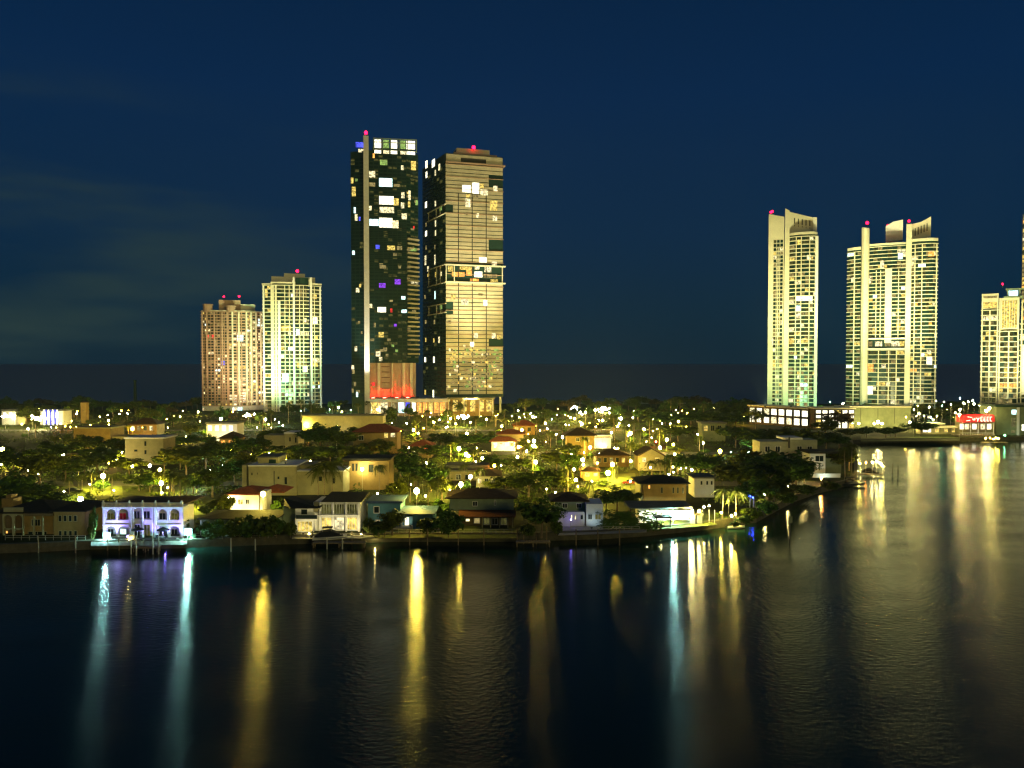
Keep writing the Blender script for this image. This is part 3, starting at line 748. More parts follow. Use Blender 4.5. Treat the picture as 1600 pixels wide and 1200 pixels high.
for P, z0, z1, n in ((Pw, 0, t.Z(390), 44), (Pe, 0, t.Z(384), 45), (Pm, 0, t.Z(547), 15), (Pm, t.Z(528), t.Z(384), 25)):
    for a, c in zip(P, P[1:]):
        facade(t.root, a, c, z0, z1, n, 2, p6, t.glass, t.dim, 0.86, 0.72)
t.win(1359, 610, 9, 13, 'W', 1.6); t.win(1359, 575, 10, 12, 'o', 1.6); t.win(1450, 564, 10, 12, 'W', -0.8); t.win(1450, 550, 7, 6, 'w', -0.8); t.win(1404, 401, 6, 9, 'c', 1.2); t.win(1376, 412, 5, 12, 'w', 0.8)
t.win(1357, 435, 4, 12, 'w', 1.6); t.win(1331, 435, 5, 8, 'w', 1.3); t.win(1451, 400, 10, 7, 'o', -0.8); t.win(1424, 414, 5, 7, 'w', 0.2)
beacon(t.root, t.X(1352), 1, t.Z(350), 0.7); beacon(t.root, t.X(1384), 9, t.Z(354), 0.55); beacon(t.root, t.X(1417), 1, t.Z(352), 0.55)
t.done()

# ---- T1: brown balcony tower
t = Tower('balcony_tower', 'brown apartment tower packed with small balconies, shorter of a pair', 363, 600, 'brown balcony tower')
ztop = t.Z(487)
P1 = [(t.X(316, 8), 8), (t.X(330, 4), 4), (t.X(345, 2), 2), (t.X(364, 0), 0), (t.X(385, 0.5), 0.5), (t.X(400, 3), 3), (t.X(411, 7), 7)]
b = MB(); b.prism(P1 + [(P1[-1][0], 30), (P1[0][0], 30)], 0, ztop); t.part('body', M['tan'], b)
b = MB(); b.box(t.X(343), t.X(377), 6, 20, ztop + 0.02, t.Z(468)); t.part('plant_room', M['tan'], b)
b = MB(); b.box(t.X(377.2), t.X(400), 6, 18, ztop + 0.02, t.Z(474)); t.part('plant_room', M['cream'], b)
b = MB(); b.prism([(p[0], p[1] - 0.9) for p in P1] + [(P1[-1][0], 20), (P1[0][0], 20)], ztop + 0.005, t.Z(485)); t.part('cornice', M['cream'], b)
for px, dy, top in ((326, 5, 477), (362, 0.5, 479)):
    b = MB(); b.cyl(t.X(px, dy), dy + 1, ztop + 0.02, t.Z(top), 3.4, 10); b.cyl(t.X(px, dy), dy + 1, t.Z(top) + 0.01, t.Z(top - 1.5), 3.9, 10); t.part('turret', M['tan'], b)
floor_lines(t.root, P1, t.Z(634), ztop, 33, 1.1, 0.6, M['tan'], 'balcony')
for px, dy in ((317, 7.6), (324, 5.4), (336, 3.2), (348, 1.6), (356, 0.8)): pier(t.root, t.X(px, dy), dy - 0.2, 1.1, 1.6, t.Z(634), ztop, M['tan'])
for px, dy in ((364, 0), (374, 0.2), (386, 0.6), (393, 1.8), (401, 3.4), (408, 6)): pier(t.root, t.X(px, dy), dy - 0.2, 1.2, 1.7, t.Z(634), ztop, M['cream'])
for a, c, sd, pb in zip(P1, P1[1:], range(40, 50), (0.07, 0.07, 0.09, 0.13, 0.30, 0.22)):
    facade(t.root, a, c, t.Z(634), ztop, 33, 3, picker(sd, pb, 0.12, 'wwwwyycw', 0.2), t.glass, t.dim, 0.7, 0.6)
t.win(349, 567, 5, 6, 'b', 1.0); t.win(326, 526, 4, 6, 'r', 5); t.win(334, 526, 4, 6, 'r', 3); t.win(376, 528, 9, 10, 'c', 0); t.win(349, 592, 4, 12, 'w', 1)
# white lit arcade at its foot
b = MB(); b.prism([(p[0], p[1] - 3) for p in P1] + [(P1[-1][0], P1[-1][1] - 0.02), (P1[3][0], P1[3][1] - 0.02), (P1[0][0], P1[0][1] - 0.02)], t.Z(646), t.Z(634.5)); t.part('arcade', M['white'], b)
for k in range(22):
    px = 318 + k * 4.2; dy = 8 - 8 * min(1, (px - 316) / 48.0) if px < 364 else max(0.0, (px - 378) / 33 * 7)
    if k % 7 != 3: t.win(px, 640.5, 2.3, 8, 'c' if k % 3 else 'w', dy - 3.0)
beacon(t.root, t.X(351), 8, t.Z(467), 0.5); beacon(t.root, t.X(375), 8, t.Z(466), 0.55)
t.done()

# ---- T2: pale green-lit tower
t = Tower('pale_tower', 'pale apartment tower with a bowed centre and stepped crown, taller of a pair', 458, 585, 'pale bowed tower')
Pa = [(t.X(412, 6), 6), (t.X(425, 3), 3)]; Pb_ = [(t.X(426, 2), 2), (t.X(434, 0.6), 0.6), (t.X(461, 0), 0)]; Pc_ = [(t.X(463, -1), -1), (t.X(470, -2.4), -2.4), (t.X(477, -2.4), -2.4), (t.X(483, -1), -1)]; Pd = [(t.X(486, 0), 0), (t.X(497, 1.4), 1.4), (t.X(502, 4), 4)]
for P, top in ((Pa, 445), (Pb_, 443), (Pc_, 434), (Pd, 444)):
    b = MB(); b.prism(P + [(P[-1][0], 26), (P[0][0], 26)], 0, t.Z(top)); t.part('body', M['core'], b)
b = MB(); b.box(t.X(425), t.X(494), 8, 22, t.Z(443) + 0.02, t.Z(431)); t.part('crown', M['cream'], b)
b = MB(); b.box(t.X(445), t.X(478), 10, 20, t.Z(431) + 0.02, t.Z(425)); t.part('plant_room', M['cream'], b)
for P, top in ((Pa, 445), (Pb_, 443), (Pd, 444)):
    b = MB(); b.prism([(p[0] + (-0.8 if k == 0 else 0.8 if k == len(P) - 1 else 0), p[1] - 1.6) for k, p in enumerate(P)] + [(P[-1][0], 8), (P[0][0], 8)], t.Z(top) + 0.02, t.Z(top - 2)); t.part('cornice', M['cream'], b)
for px in (460, 487): pier(t.root, t.X(px, -1), -0.6, 1.5, 1.4, 0, t.Z(433), M['white'], 'column')
pier(t.root, t.X(437), 0.3, 1.9, 1.3, 0, t.Z(470), M['white'], 'column'); pier(t.root, t.X(413, 6), 6, 1.2, 1.0, 0, t.Z(446), M['white'], 'column'); pier(t.root, t.X(426.5), 2.2, 2.4, 1.0, 0, t.Z(446), M['cream'], 'column')
pier(t.root, t.X(501, 4), 3.2, 1.2, 1.2, 0, t.Z(446), M['white'], 'column'); pier(t.root, t.X(432), 1.2, 1.4, 1.0, 0, t.Z(446), M['cream'], 'column')
for px, dy in ((446, 0.2), (453, 0.1), (475, -2.5), (469, -2.2), (492, 0.8)): pier(t.root, t.X(px, dy), dy, 0.5, 0.8, 0, t.Z(446), M['cream'])
for P, sd, pb in ((Pa, 51, 0.16), (Pb_, 52, 0.05), (Pc_, 53, 0.05), (Pd, 54, 0.10)):
    floor_lines(t.root, P, 0, t.Z(446), 33, 0.8, 0.5, M['cream'])
    for a, c in zip(P, P[1:]):
        facade(t.root, a, c, 0, t.Z(446), 33, 2 if c[0] - a[0] < 8 else 5, picker(sd, pb, 0.1, 'wwyycw', 0.35), t.glass, t.dim, 0.84, 0.7)
for q in ((491, 500, 11, 10, 'W', 0.6), (477, 500, 5, 7, 'w', -2.5), (467, 519, 7, 10, 'c', -2), (448, 513, 14, 8, 'y', 0), (419, 459, 7, 14, 'y', 4.5), (477, 577, 7, 9, 'W', -2.4), (491, 570, 11, 6, 'y', 0.6), (491, 463, 9, 7, 'y', 0.6), (446, 590, 9, 14, 'c', 0), (468, 571, 7, 8, 'y', -2)):
    t.win(*q)
beacon(t.root, t.X(466), 12, t.Z(425), 0.8)
t.done()

# ---- T7: cream pair of blocks at the edge of the view, T8 behind it
t = Tower('cream_tower', 'cream double tower with a yellow lit crown, beside the red sign pavilion', 1566, 470, 'cream double tower')
Pg = [(t.X(1532), 1), (t.X(1545), 0), (t.X(1557.5), 0.4)]; Ph = [(t.X(1560), -2), (t.X(1575), -2.6), (t.X(1590), -2)]; Pi = [(t.X(1592), -1), (t.X(1616), 0), (t.X(1640), 3)]
for P, top in ((Pg, 482), (Ph, 516), (Pi, 505)):
    b = MB(); b.prism(P + [(P[-1][0], 22), (P[0][0], 22)], 0, t.Z(top)); t.part('body', M['core'], b)
b = MB(); b.prism([(t.X(1533), 0.5), (t.X(1557), 0.5), (t.X(1557), 18), (t.X(1533), 18)], t.Z(482) + 0.02, t.Z(458)); t.part('crown', M['cream'], b)
b = MB(); b.prism([(t.X(1562), -1.5), (t.X(1590), -1.5), (t.X(1590), 18), (t.X(1562), 18)], t.Z(516) + 0.02, t.Z(466)); t.part('crown', M['cream'], b)
b = MB(); b.box(t.X(1566), t.X(1596), -2.2, 12, t.Z(466) + 0.02, t.Z(463.6)); b.box(t.X(1571), t.X(1573), -1, 8, t.Z(463.5), t.Z(453.5)); b.box(t.X(1590), t.X(1592), -1, 8, t.Z(463.5), t.Z(453.5)); b.box(t.X(1569), t.X(1598), -2, 10, t.Z(453.4), t.Z(451.5)); t.part('roof_frame', M['mint'], b)
t.win(1545, 463.5, 18, 3, 'd', 0.5); t.win(1545, 476, 19, 9, 'y', 0.5); t.win(1581, 458.5, 12, 8, 'c', -1.2)
for px in (1565.5, 1569.5, 1573.5, 1577.5, 1581.5, 1585.5): t.win(px, 491, 2.6, 42, 'y', -1.5)
for P, top, sd, pb in ((Pg, 484, 61, 0.1), (Ph, 518, 62, 0.16), (Pi, 507, 63, 0.2)):
    n = int((t.Z(top)) / 3.05)
    floor_lines(t.root, P, 0, t.Z(top), n, 0.8, 0.5, M['cream'])
    for a, c in zip(P, P[1:]):
        facade(t.root, a, c, 0, t.Z(top), n, 2, picker(sd, pb, 0.2, 'wwyyywo', 0.35), t.glass, t.dim, 0.8, 0.7)
for px, dy, top in ((1533, 0.6, 458), (1557, 0, 458), (1560.5, -2.4, 466), (1589.5, -2.4, 466), (1545, -0.2, 484), (1575, -2.9, 518), (1595, -1.4, 470)): pier(t.root, t.X(px), dy, 0.7, 1.0, 0, t.Z(top), M['cream'])
b = MB(); b.prism([(t.X(1594), -1.6), (t.X(1640), -1.2), (t.X(1640), -0.9), (t.X(1594), -1.2)], t.Z(616), t.Z(540)); t.part('white_wall', M['white'], b)
beacon(t.root, t.X(1564), 4, t.Z(448.5), 0.4)
t.done()
t = Tower('glass_tower', 'dark glass tower with small orange room lights at the very edge of the view', 1640, 640, 'far dark tower')
P = [(t.X(1593.5), 0), (t.X(1690), 4)]
b = MB(); b.prism(P + [(P[1][0], 30), (P[0][0], 30)], 0, t.Z(330)); t.part('body', M['core'], b)
floor_lines(t.root, P, 0, t.Z(332), 44, 0.6, 0.6, M['tan_panel'], 'balcony')
facade(t.root, P[0], P[1], 0, t.Z(332), 44, 16, picker(71, 0.45, 0.40, 'yoyw', 0.3), t.glass, t.dim, 0.8, 0.7)
t.done()

# ---- flood lights added in front of the towers to brighten their facades
flood_n = 0
def flood(px, Y, zf, tx, tz, ty, watt, col, angle, words):
    p = AT(px, 600, Y); p.z = zf
    fx = thing('flood_light', None, 'flood light', tuple(p)); auto(fx, words, p)
    b = MB(); b.box(-0.25, 0.25, -0.2, 0.2, 0, 0.3); b.build('bracket', M['pole'], fx)
    b = MB(); b.box(-0.6, 0.6, -0.3, 0.3, 0.302, 0.75); b.build('housing', M['pole'], fx)
    l = bpy.data.lights.new('lamp', 'SPOT'); l.energy = watt; l.color = col; l.spot_size = math.radians(angle); l.spot_blend = 1.0; l.shadow_soft_size = 0.4
    o = bpy.data.objects.new('lamp', l); COL.objects.link(o); o.parent = fx; o.location = (0, 0.5, 1.0)
    q = AT(tx, 600, ty); q.z = tz
    o.rotation_euler = (p + Vector((0, 0.5, 1.0)) - q).to_track_quat('Z', 'Y').to_euler()
WARM = (0.98, 0.93, 0.42); GRN = (0.50, 1.0, 0.45)
FL = 1.55
flood(1196, 440, 13.2, 1216, 60, 522, 2.2e5 * FL, WARM, 62, 'added warm flood light')
flood(1236, 440, 13.2, 1236, 95, 520, 6.0e5 * FL, WARM, 50, 'added warm flood light')
flood(1268, 440, 13.2, 1262, 30, 520, 2.2e5 * FL, GRN, 60, 'added greenish flood light')
flood(1350, 452, 11.0, 1350, 90, 520, 6.0e5 * FL, WARM, 55, 'added warm flood light')
flood(1392, 452, 11.0, 1392, 40, 520, 2.6e5 * FL, WARM, 70, 'added warm flood light')
flood(1408, 440, 11.0, 1396, 128, 528, 4.5e5 * FL, WARM, 26, 'added warm flood light')
flood(1432, 452, 11.0, 1436, 100, 520, 7.0e5 * FL, WARM, 55, 'added warm flood light')
flood(1575, 416, 18.0, 1574, 55, 470, 4.0e5 * FL, WARM, 70, 'added warm flood light')
flood(395, 540, 9.0, 392, 40, 600, 2.8e5 * FL, (1.0, 0.76, 0.42), 70, 'added warm flood light')
flood(440, 530, 9.0, 440, 40, 585, 2.6e5 * FL, GRN, 70, 'added greenish flood light')
flood(480, 525, 9.0, 470, 75, 585, 5.0e5 * FL, WARM, 60, 'added warm flood light')
flood(572, 540, 9.0, 571.5, 60, 558, 2.0e5 * FL, (1, 0.95, 0.75), 34, 'added white flood light')
flood(735, 515, 9.0, 738, 50, 558, 1.2e5 * FL, (1.0, 0.80, 0.26), 80, 'added amber flood light')
flood(745, 505, 9.0, 745, 120, 560, 9.0e5 * FL, (1.0, 0.88, 0.50), 50, 'added amber flood light')
# ------------------------------------------------------------------ houses
PROT = []                       # picture areas that trees in front must leave free: x0, x1, y0, y1, depth
FOOT = []                       # places taken on the ground: x0, x1, y0, y1
class House:
    def __init__(s, name, label, cat, px0, px1, ytop, ybase, words, rz=0.0, deep=9.0, Y=None, prot=True):
        s.Y = Y if Y else 1209 * (CAM_H - GZ) / (ybase - 568.0)
        s.c = (px0 + px1) / 2.0
        p = AT(s.c, 600, s.Y); s.x0 = p.x
        s.root = thing(name, label, cat, (p.x, s.Y, GZ), rz); landmark(words, (p.x, s.Y + deep / 2))
        k = s.Y / F
        if prot: PROT.append((px0, px1, ytop, ytop + (ybase - ytop) * 0.4, s.Y))
        FOOT.append((p.x - (px1 - px0) / 2 * k - 1.5, p.x + (px1 - px0) / 2 * k + 1.5, s.Y - 1.5, s.Y + deep + 1.5))
        s.deep = deep
    def X(s, px, dy=0.0): return AT(px, 600, s.Y + dy).x - s.x0
    def Z(s, py, dy=0.0): return AT(800, py, s.Y + dy).z - GZ
    def part(s, name, m, b, label=None):
        o = b.build(name, m, s.root)
        if label: o['label'] = label
        return o
    def box(s, name, m, px0, px1, ytop, ybot, dy0=0.0, dy1=None, label=None):
        b = MB(); b.box(s.X(px0, dy0), s.X(px1, dy0), dy0, s.deep if dy1 is None else dy1, max(0.0, s.Z(ybot, dy0)) if ybot < 900 else 0.0, s.Z(ytop, dy0))
        return s.part(name, m, b, label)
    def window(s, px0, px1, py0, py1, key=None, dy=0.0, bars=1, frame='white', fw=0.10):
        x0, x1, z0, z1 = s.X(px0, dy), s.X(px1, dy), s.Z(py1, dy), s.Z(py0, dy)
        b = MB()
        b.box(x0, x1, dy - 0.09, dy + 0.05, z0, z0 + fw); b.box(x0, x1, dy - 0.09, dy + 0.05, z1 - fw, z1)
        b.box(x0, x0 + fw, dy - 0.09, dy + 0.05, z0 + fw, z1 - fw); b.box(x1 - fw, x1, dy - 0.09, dy + 0.05, z0 + fw, z1 - fw)
        for k in range(bars):
            x = x0 + (x1 - x0) * (k + 1) / (bars + 1); b.box(x - 0.035, x + 0.035, dy - 0.07, dy + 0.05, z0 + fw, z1 - fw)
        w = s.part('window', M[frame], b)
        b = MB(); b.box(x0 + fw, x1 - fw, dy - 0.03, dy - 0.004, z0 + fw, z1 - fw)
        b.build('pane', E[key] if key else M['glass'], w)
        return w
    def hip(s, m, px0, px1, ybase, ypeak, dy0=0.0, dy1=None, o=0.6, name='roof'):
        dy1 = s.deep if dy1 is None else dy1
        ym = (dy0 + dy1) / 2
        b = MB(); z = s.Z(ybase, dy0) + 0.004; b.hip(s.X(px0, dy0), s.X(px1, dy0), dy0, dy1, z, max(0.8, s.Z(ypeak, ym) - z - 0.18), o)
        return s.part(name, m, b)

def railing(px0, px1, py, words, Y):
    a, c = AT(px0, 600, Y), AT(px1, 600, Y); L = c.x - a.x
    T = thing('railing', None, 'railing', (a.x, Y, GZ)); auto(T, words, (a.x + L / 2, Y))
    n = max(3, int(L / 1.6))
    for k in range(n + 1):
        b = MB(); b.cyl(L * k / n, 0, 0, 0.93, 0.035, 5); b.build('rail_post', M['pale_pole'], T)
    for z in (0.5, 0.94):
        b = MB(); b.box(-0.05, L + 0.05, -0.03, 0.03, z, z + 0.05); b.build('rail', M['pale_pole'], T)
def arch_panel(b, x0, x1, z0, z1, a0, a1, sill, spring, y0, y1, n=8):
    b.box(x0, a0, y0, y1, z0, z1); b.box(a1, x1, y0, y1, z0, z1)
    if sill > z0 + 0.01: b.box(a0, a1, y0, y1, z0, sill)
    r = (a1 - a0) / 2; c = (a0 + a1) / 2; rise = min(r, z1 - spring - 0.12)
    pts = [(c - r * math.cos(PI * k / n), spring + rise * math.sin(PI * k / n)) for k in range(n + 1)]
    for p, q in zip(pts, pts[1:]):
        b.slab_xz([(p[0], p[1]), (q[0], q[1]), (q[0], z1), (p[0], z1)], y0, y1)

LAMP_ME = {}
def lamp_mesh(key, r, sz=1.0):
    k = (key, round(r, 2), round(sz, 1))
    if k not in LAMP_ME:
        b = MB(); b.ball((0, 0, 0), r, 7, 5, sz); LAMP_ME[k] = b.mesh('globe', EL[key])
    return LAMP_ME[k]
POLE_ME = {}
def pole_mesh(r, m):
    k = (round(r, 2), m)
    if k not in POLE_ME:
        b = MB(); b.cyl(0, 0, 0, 1, r, 6, r * 0.7); POLE_ME[k] = b.mesh('pole', M[m])
    return POLE_ME[k]
def street_lamp(px, py, key='warm', h=4.6, r=0.60, words='street lamp with warm globe', Y=None, z=None, pole='pale_pole', cat='street lamp', name='street_lamp', group='street lamps of the island'):
    r = r * (0.82 + 0.40 * ((px * 7.13 + py * 3.7) % 1.0))  # globes are oversized to imitate the bloom round each lamp
    if Y is None:
        Y = YH(py, GZ + h)
    p = AT(px, py, Y); h = p.z - GZ
    L = thing(name, None, cat, (p.x, Y, GZ), 0.0, group)
    put('pole', pole_mesh(0.07, pole), L, (0, 0, 0), 0, (1, 1, max(0.2, h - r * 0.9)))
    g = put('globe', lamp_mesh(key, r, 1.15), L, (0, 0, h))
    auto(L, words, (p.x, Y))
    if cat != 'garden light': PROT.append((px - 4, px + 4, py - 4, py + 5, Y))
    return L
def spark(px, py, key='pale', r=0.16, h=2.2, words='small garden light on a short post', Y=None):
    return street_lamp(px, py, key, h, r, words, Y, pole='pole', cat='garden light', name='garden_light', group='small lights in the gardens')
def up_spot(px, Y, dz, tx, ty, tz, watt, col, ang, words, soft=0.15, lens='pale', down=False):
    p = AT(px, 600, Y); p.z = GZ + dz
    fx = thing('flood_light', None, 'flood light', tuple(p)); auto(fx, words, p)
    b = MB(); b.box(-0.15, 0.15, -0.12, 0.12, 0, 0.2); b.box(-0.22, 0.22, -0.15, 0.15, 0.202, 0.42); b.build('housing', M['pole'], fx)
    l = bpy.data.lights.new('lamp', 'SPOT'); l.energy = watt; l.color = col; l.spot_size = math.radians(ang); l.spot_blend = 0.8; l.shadow_soft_size = soft
    o = bpy.data.objects.new('lamp', l); COL.objects.link(o); o.parent = fx; o.location = (0, 0, -0.25 if down else 0.55)
    o.rotation_euler = (p + Vector((0, 0, -0.25 if down else 0.55)) - Vector((tx, ty, tz))).to_track_quat('Z', 'Y').to_euler()

for px0, px1, Y in ((4, 130, 158.6), (300, 430, 160.6), (596, 700, 164.2), (712, 800, 164.6), (880, 1000, 167.5)):
    railing(px0, px1, 0, 'low pale railing', Y)
# ---- A: long brown mansion with arches
h = House('mansion', 'long unlit brown mansion with rows of arched windows beside the violet lit house', 'house', -8, 136, 768, 838, 'brown arched mansion')
b = MB(); z0, z1, z2 = 0.0, h.Z(815), h.Z(796)
for a, c in ((2, 15), (18, 31)):
    arch_panel(b, h.X(a - 2), h.X(c + 1), 0, h.Z(827.5), h.X(a), h.X(c), 0.0, h.Z(832) if False else 1.9, 0.0, 0.5)
h.part('arcade', M['villa'], b)
b = MB()
for a, c in ((2, 15), (18, 31)):
    arch_panel(b, h.X(a - 2), h.X(c + 1), h.Z(827.4), h.Z(803), h.X(a), h.X(c), h.Z(826), h.Z(811), 0.0, 0.5)
h.part('loggia', M['villa'], b)
h.box('wall', M['brown_wall'], -8, 33, 803, 900, 2.2)
h.box('balustrade', M['villa'], 2, 32, 793, 800, 0.2, 0.6)
h.box('wall', M['ochre'], 34, 80, 801, 900, 1.2)
h.box('wall', M['ochre'], 80.2, 130, 800, 900, 0.0)
for px in (48, 62): h.box('porch_column', M['villa'], px, px + 2, 805, 900, 0.4, 0.75)
h.box('porch_roof', M['brown_wall'], 34.5, 79.5, 802.5, 806, -0.4, 1.1)
for a in (88, 96, 104, 112): h.window(a, a + 5.5, 805, 815, None, 0.0, 0, 'villa')
for a in (88, 96, 104, 112):
    h.window(a, a + 5.5, 829, 840, None, 0.0, 0, 'villa')
h.window(5, 9, 829, 838, 'o', 2.2, 0, 'villa'); h.window(46, 60, 811, 822, None, 1.2, 2, 'villa'); h.window(40, 70, 830, 842, None, 1.2, 3, 'villa')
h.hip(M['roof_dark'], -8, 80, 801, 780, 1.0, 12); h.hip(M['roof_dark'], 80.5, 130, 799, 782, 0.0, 10)
b = MB(); b.box(h.X(4, 5), h.X(22, 5), 4, 7, h.Z(792, 5), h.Z(778, 5)); b.box(h.X(9, 5), h.X(17, 5), 4.4, 6.6, h.Z(778, 5) + 0.01, h.Z(773, 5)); h.part('roof_turret', M['ochre'], b)

# ---- B: white mansion lit violet
h = House('mansion', 'two-storey white mansion bathed in violet light, arches and a balustrade facing the water', 'house', 156, 284, 780, 841, 'violet lit mansion')
zf, zc = h.Z(821), h.Z(794)
for lo in (0, 1):
    for a, c in ((162.5, 178), (181.5, 198), (243.5, 258.5), (262, 278)):
        b = MB(); m_ = 1.6
        if lo: arch_panel(b, h.X(a - m_), h.X(c + m_), 0.0, zf - 0.02, h.X(a), h.X(c), 0.12, h.Z(829), 0.0, 0.6)
        else: arch_panel(b, h.X(a - m_), h.X(c + m_), zf + 0.02, zc, h.X(a), h.X(c), h.Z(812.5), h.Z(803), 0.0, 0.6)
        h.part('arch', M['white'], b)
for a, c in ((157.5, 160.8), (199.7, 203), (238.5, 241.8), (279.7, 283)): h.box('pilaster', M['white'], a, c, 794, 900, -0.25, 0.6)
for px in (203.4, 218.6, 234.4):
    b = MB(); b.cyl(h.X(px + 1.5), 0.1, 0, h.Z(795), 0.24, 10, 0.2); b.box(h.X(px + 1.5) - 0.34, h.X(px + 1.5) + 0.34, -0.24, 0.44, h.Z(795) + 0.004, h.Z(793.9)); h.part('column', M['white'], b)
h.box('wall', M['white'], 158, 202, 794.2, 900, 3.0); h.box('wall', M['white'], 202.2, 238.3, 794.2, 900, 1.6); h.box('wall', M['white'], 239.5, 282.5, 794.2, 900, 3.0)
for px0, px1, py0, py1, dy, k in ((206.5, 216.5, 798, 811, 1.6, None), (221.5, 232.5, 798, 811, 1.6, None), (207, 216.5, 819, 840, 1.6, None), (221.5, 232.5, 819, 840, 1.6, 'dd'), (164, 176, 801, 815, 3.0, 'dd'), (184, 195, 801, 815, 3.0, 'rd'),
        (246, 257, 801, 815, 3.0, None), (265, 276, 801, 815, 3.0, 'dd'), (184, 195, 826, 842, 3.0, 'c'), (246, 256, 826, 842, 3.0, None), (265, 275, 826, 842, 3.0, None), (165, 175, 826, 842, 3.0, None)):
    h.window(px0, px1, py0, py1, k, dy, 1)
h.box('floor_band', M['white'], 157, 202.9, 819.6, 821.6, -0.32, 3.0); h.box('floor_band', M['white'], 239, 283.6, 819.6, 821.6, -0.32, 3.0); h.box('spandrel', M['white'], 203.5, 238, 812, 818, 1.2, 1.58)
h.box('cornice', M['white'], 156.4, 284, 792.4, 793.9, -0.5, 3.2)
b = MB(); h_ = MB()
for k in range(60):
    px = 159 + k * 2.06; b.box(h.X(px) - 0.05, h.X(px) + 0.05, 0.0, 0.14, h.Z(792.3), h.Z(787.2))
o = h.part('baluster', M['white'], b); o['kind'] = 'stuff'
h.box('rail', M['white'], 157.5, 283, 785.6, 787, -0.06, 0.3)
for k in range(7):
    px = 158.5 + k * 20.5; b = MB(); b.box(h.X(px) - 0.22, h.X(px) + 0.22, -0.12, 0.34, h.Z(792.3), h.Z(784.8)); b.ball((h.X(px), 0.1, h.Z(784.8) + 0.2), 0.2, 7, 5); h.part('balustrade_post', M['white'], b)
for a, c in ((162.5, 178), (181.5, 198), (243.5, 258.5), (262, 278)):
    b = MB()
    n = 8
    for k in range(n): b.box(h.X(a + (c - a) * (k + 0.5) / n) - 0.05, h.X(a + (c - a) * (k + 0.5) / n) + 0.05, 0.1, 0.22, h.Z(818.5), h.Z(813.4))
    b.box(h.X(a), h.X(c), 0.06, 0.28, h.Z(813.3), h.Z(812.6)); h.part('balcony_rail', M['white'], b)
h.hip(M['roof_brown'], 160, 281, 790.5, 776, 2.5, 14, 0.4)
BX, BY = h.x0, h.Y
sheet('patio', [(142, 853.5), (142, 842), (292, 840), (292, 851.5)], M['wall_sea'], 'pale stone patio in front of the violet lit mansion', 0.03)
VIO = (0.30, 0.23, 1.0); CYW = (0.55, 0.80, 1.0)
for k, px in enumerate((172, 196, 222, 250, 272)):
    up_spot(px, BY - 2.6, 0.05, AT(px, 600, BY).x, BY, GZ + 5.0, 2200, VIO, 120, 'low violet flood light')
up_spot(166, BY - 2.4, 0.05, AT(168, 600, BY).x, BY, GZ + 2.5, 700, CYW, 100, 'low white flood light')
up_spot(292, BY - 1.5, 0.05, AT(284, 600, BY + 2).x, BY + 3, GZ + 3.0, 500, CYW, 120, 'low white flood light')
street_lamp(165, 838, 'cyan', 1.2, 0.30, 'very bright bluish lamp', BY - 2.9, cat='garden light', name='garden_light')
street_lamp(203, 842, 'pale', 1.0, 0.16, 'bright small lamp', BY - 2.9, cat='garden light', name='garden_light')
street_lamp(293, 832, 'cyan', 1.8, 0.30, 'very bright bluish lamp', BY - 2.9, cat='garden light', name='garden_light')
street_lamp(299, 840, 'green', 1.2, 0.10, 'tiny greenish lamp', BY - 2.0, cat='garden light', name='garden_light')
for L_ in [o for o in COL.objects if o.name.startswith('garden_light') and o.type == 'EMPTY']:
    b = MB(); zz = [c for c in L_.children if c.name.startswith('globe')][0].location.z
    b.box(-0.8, 0.8, 0.34, 0.38, zz - 0.7, zz + 0.8); b.build('added_shield', M['pole'], L_)  # plate added behind the lamp to keep its light off the facade
for px in (222, 236, 258):
    street_lamp(px, 846, 'violet', 0.6, 0.12, 'low violet lamp', BY - 3.2, cat='garden light', name='garden_light')
def patio_set(px, Y, words):
    p = AT(px, 600, Y); T = thing('patio_umbrella', words, 'umbrella', (p.x, Y, GZ + 0.03))
    b = MB(); b.cyl(0, 0, 0, 2.3, 0.035, 6); b.cyl(0, 0, 0.002, 0.08, 0.3, 8); b.build('pole', M['pale_pole'], T)
    b = MB(); n = 8
    for k in range(n):
        a0, a1 = 2 * PI * k / n, 2 * PI * (k + 1) / n
        b.tri((1.3 * math.cos(a0), 1.3 * math.sin(a0), 1.9), (1.3 * math.cos(a1), 1.3 * math.sin(a1), 1.9), (0, 0, 2.45))
        b.quad((1.3 * math.cos(a0), 1.3 * math.sin(a0), 1.75), (1.3 * math.cos(a1), 1.3 * math.sin(a1), 1.75), (1.3 * math.cos(a1), 1.3 * math.sin(a1), 1.9), (1.3 * math.cos(a0), 1.3 * math.sin(a0), 1.9))
    b.build('canopy', M['canvas'], T)
    def seat(dx, rz):
        q = AT(px, 600, Y)
        c = thing('patio_chair', None, 'chair', (q.x + dx, Y - 0.9, GZ + 0.03), rz); auto(c, 'dark patio chair', q)
        b = MB(); b.box(-0.3, 0.3, -0.3, 0.3, 0.38, 0.46); b.build('seat', M['canvas'], c)
        b = MB(); b.box(-0.3, 0.3, 0.24, 0.30, 0.462, 0.95); b.build('backrest', M['canvas'], c)
        for sx in (-0.27, 0.27):
            for sy in (-0.27, 0.27):
                b = MB(); b.cyl(sx, sy, 0, 0.378, 0.03, 5); b.build('leg', M['pole'], c)
    seat(-0.9, 0.4); seat(0.9, -0.4)
patio_set(212, BY - 1.3, 'dark patio umbrella beside the lower windows of the violet lit mansion')
patio_set(252, BY - 1.4, 'dark patio umbrella under the arches of the violet lit mansion')

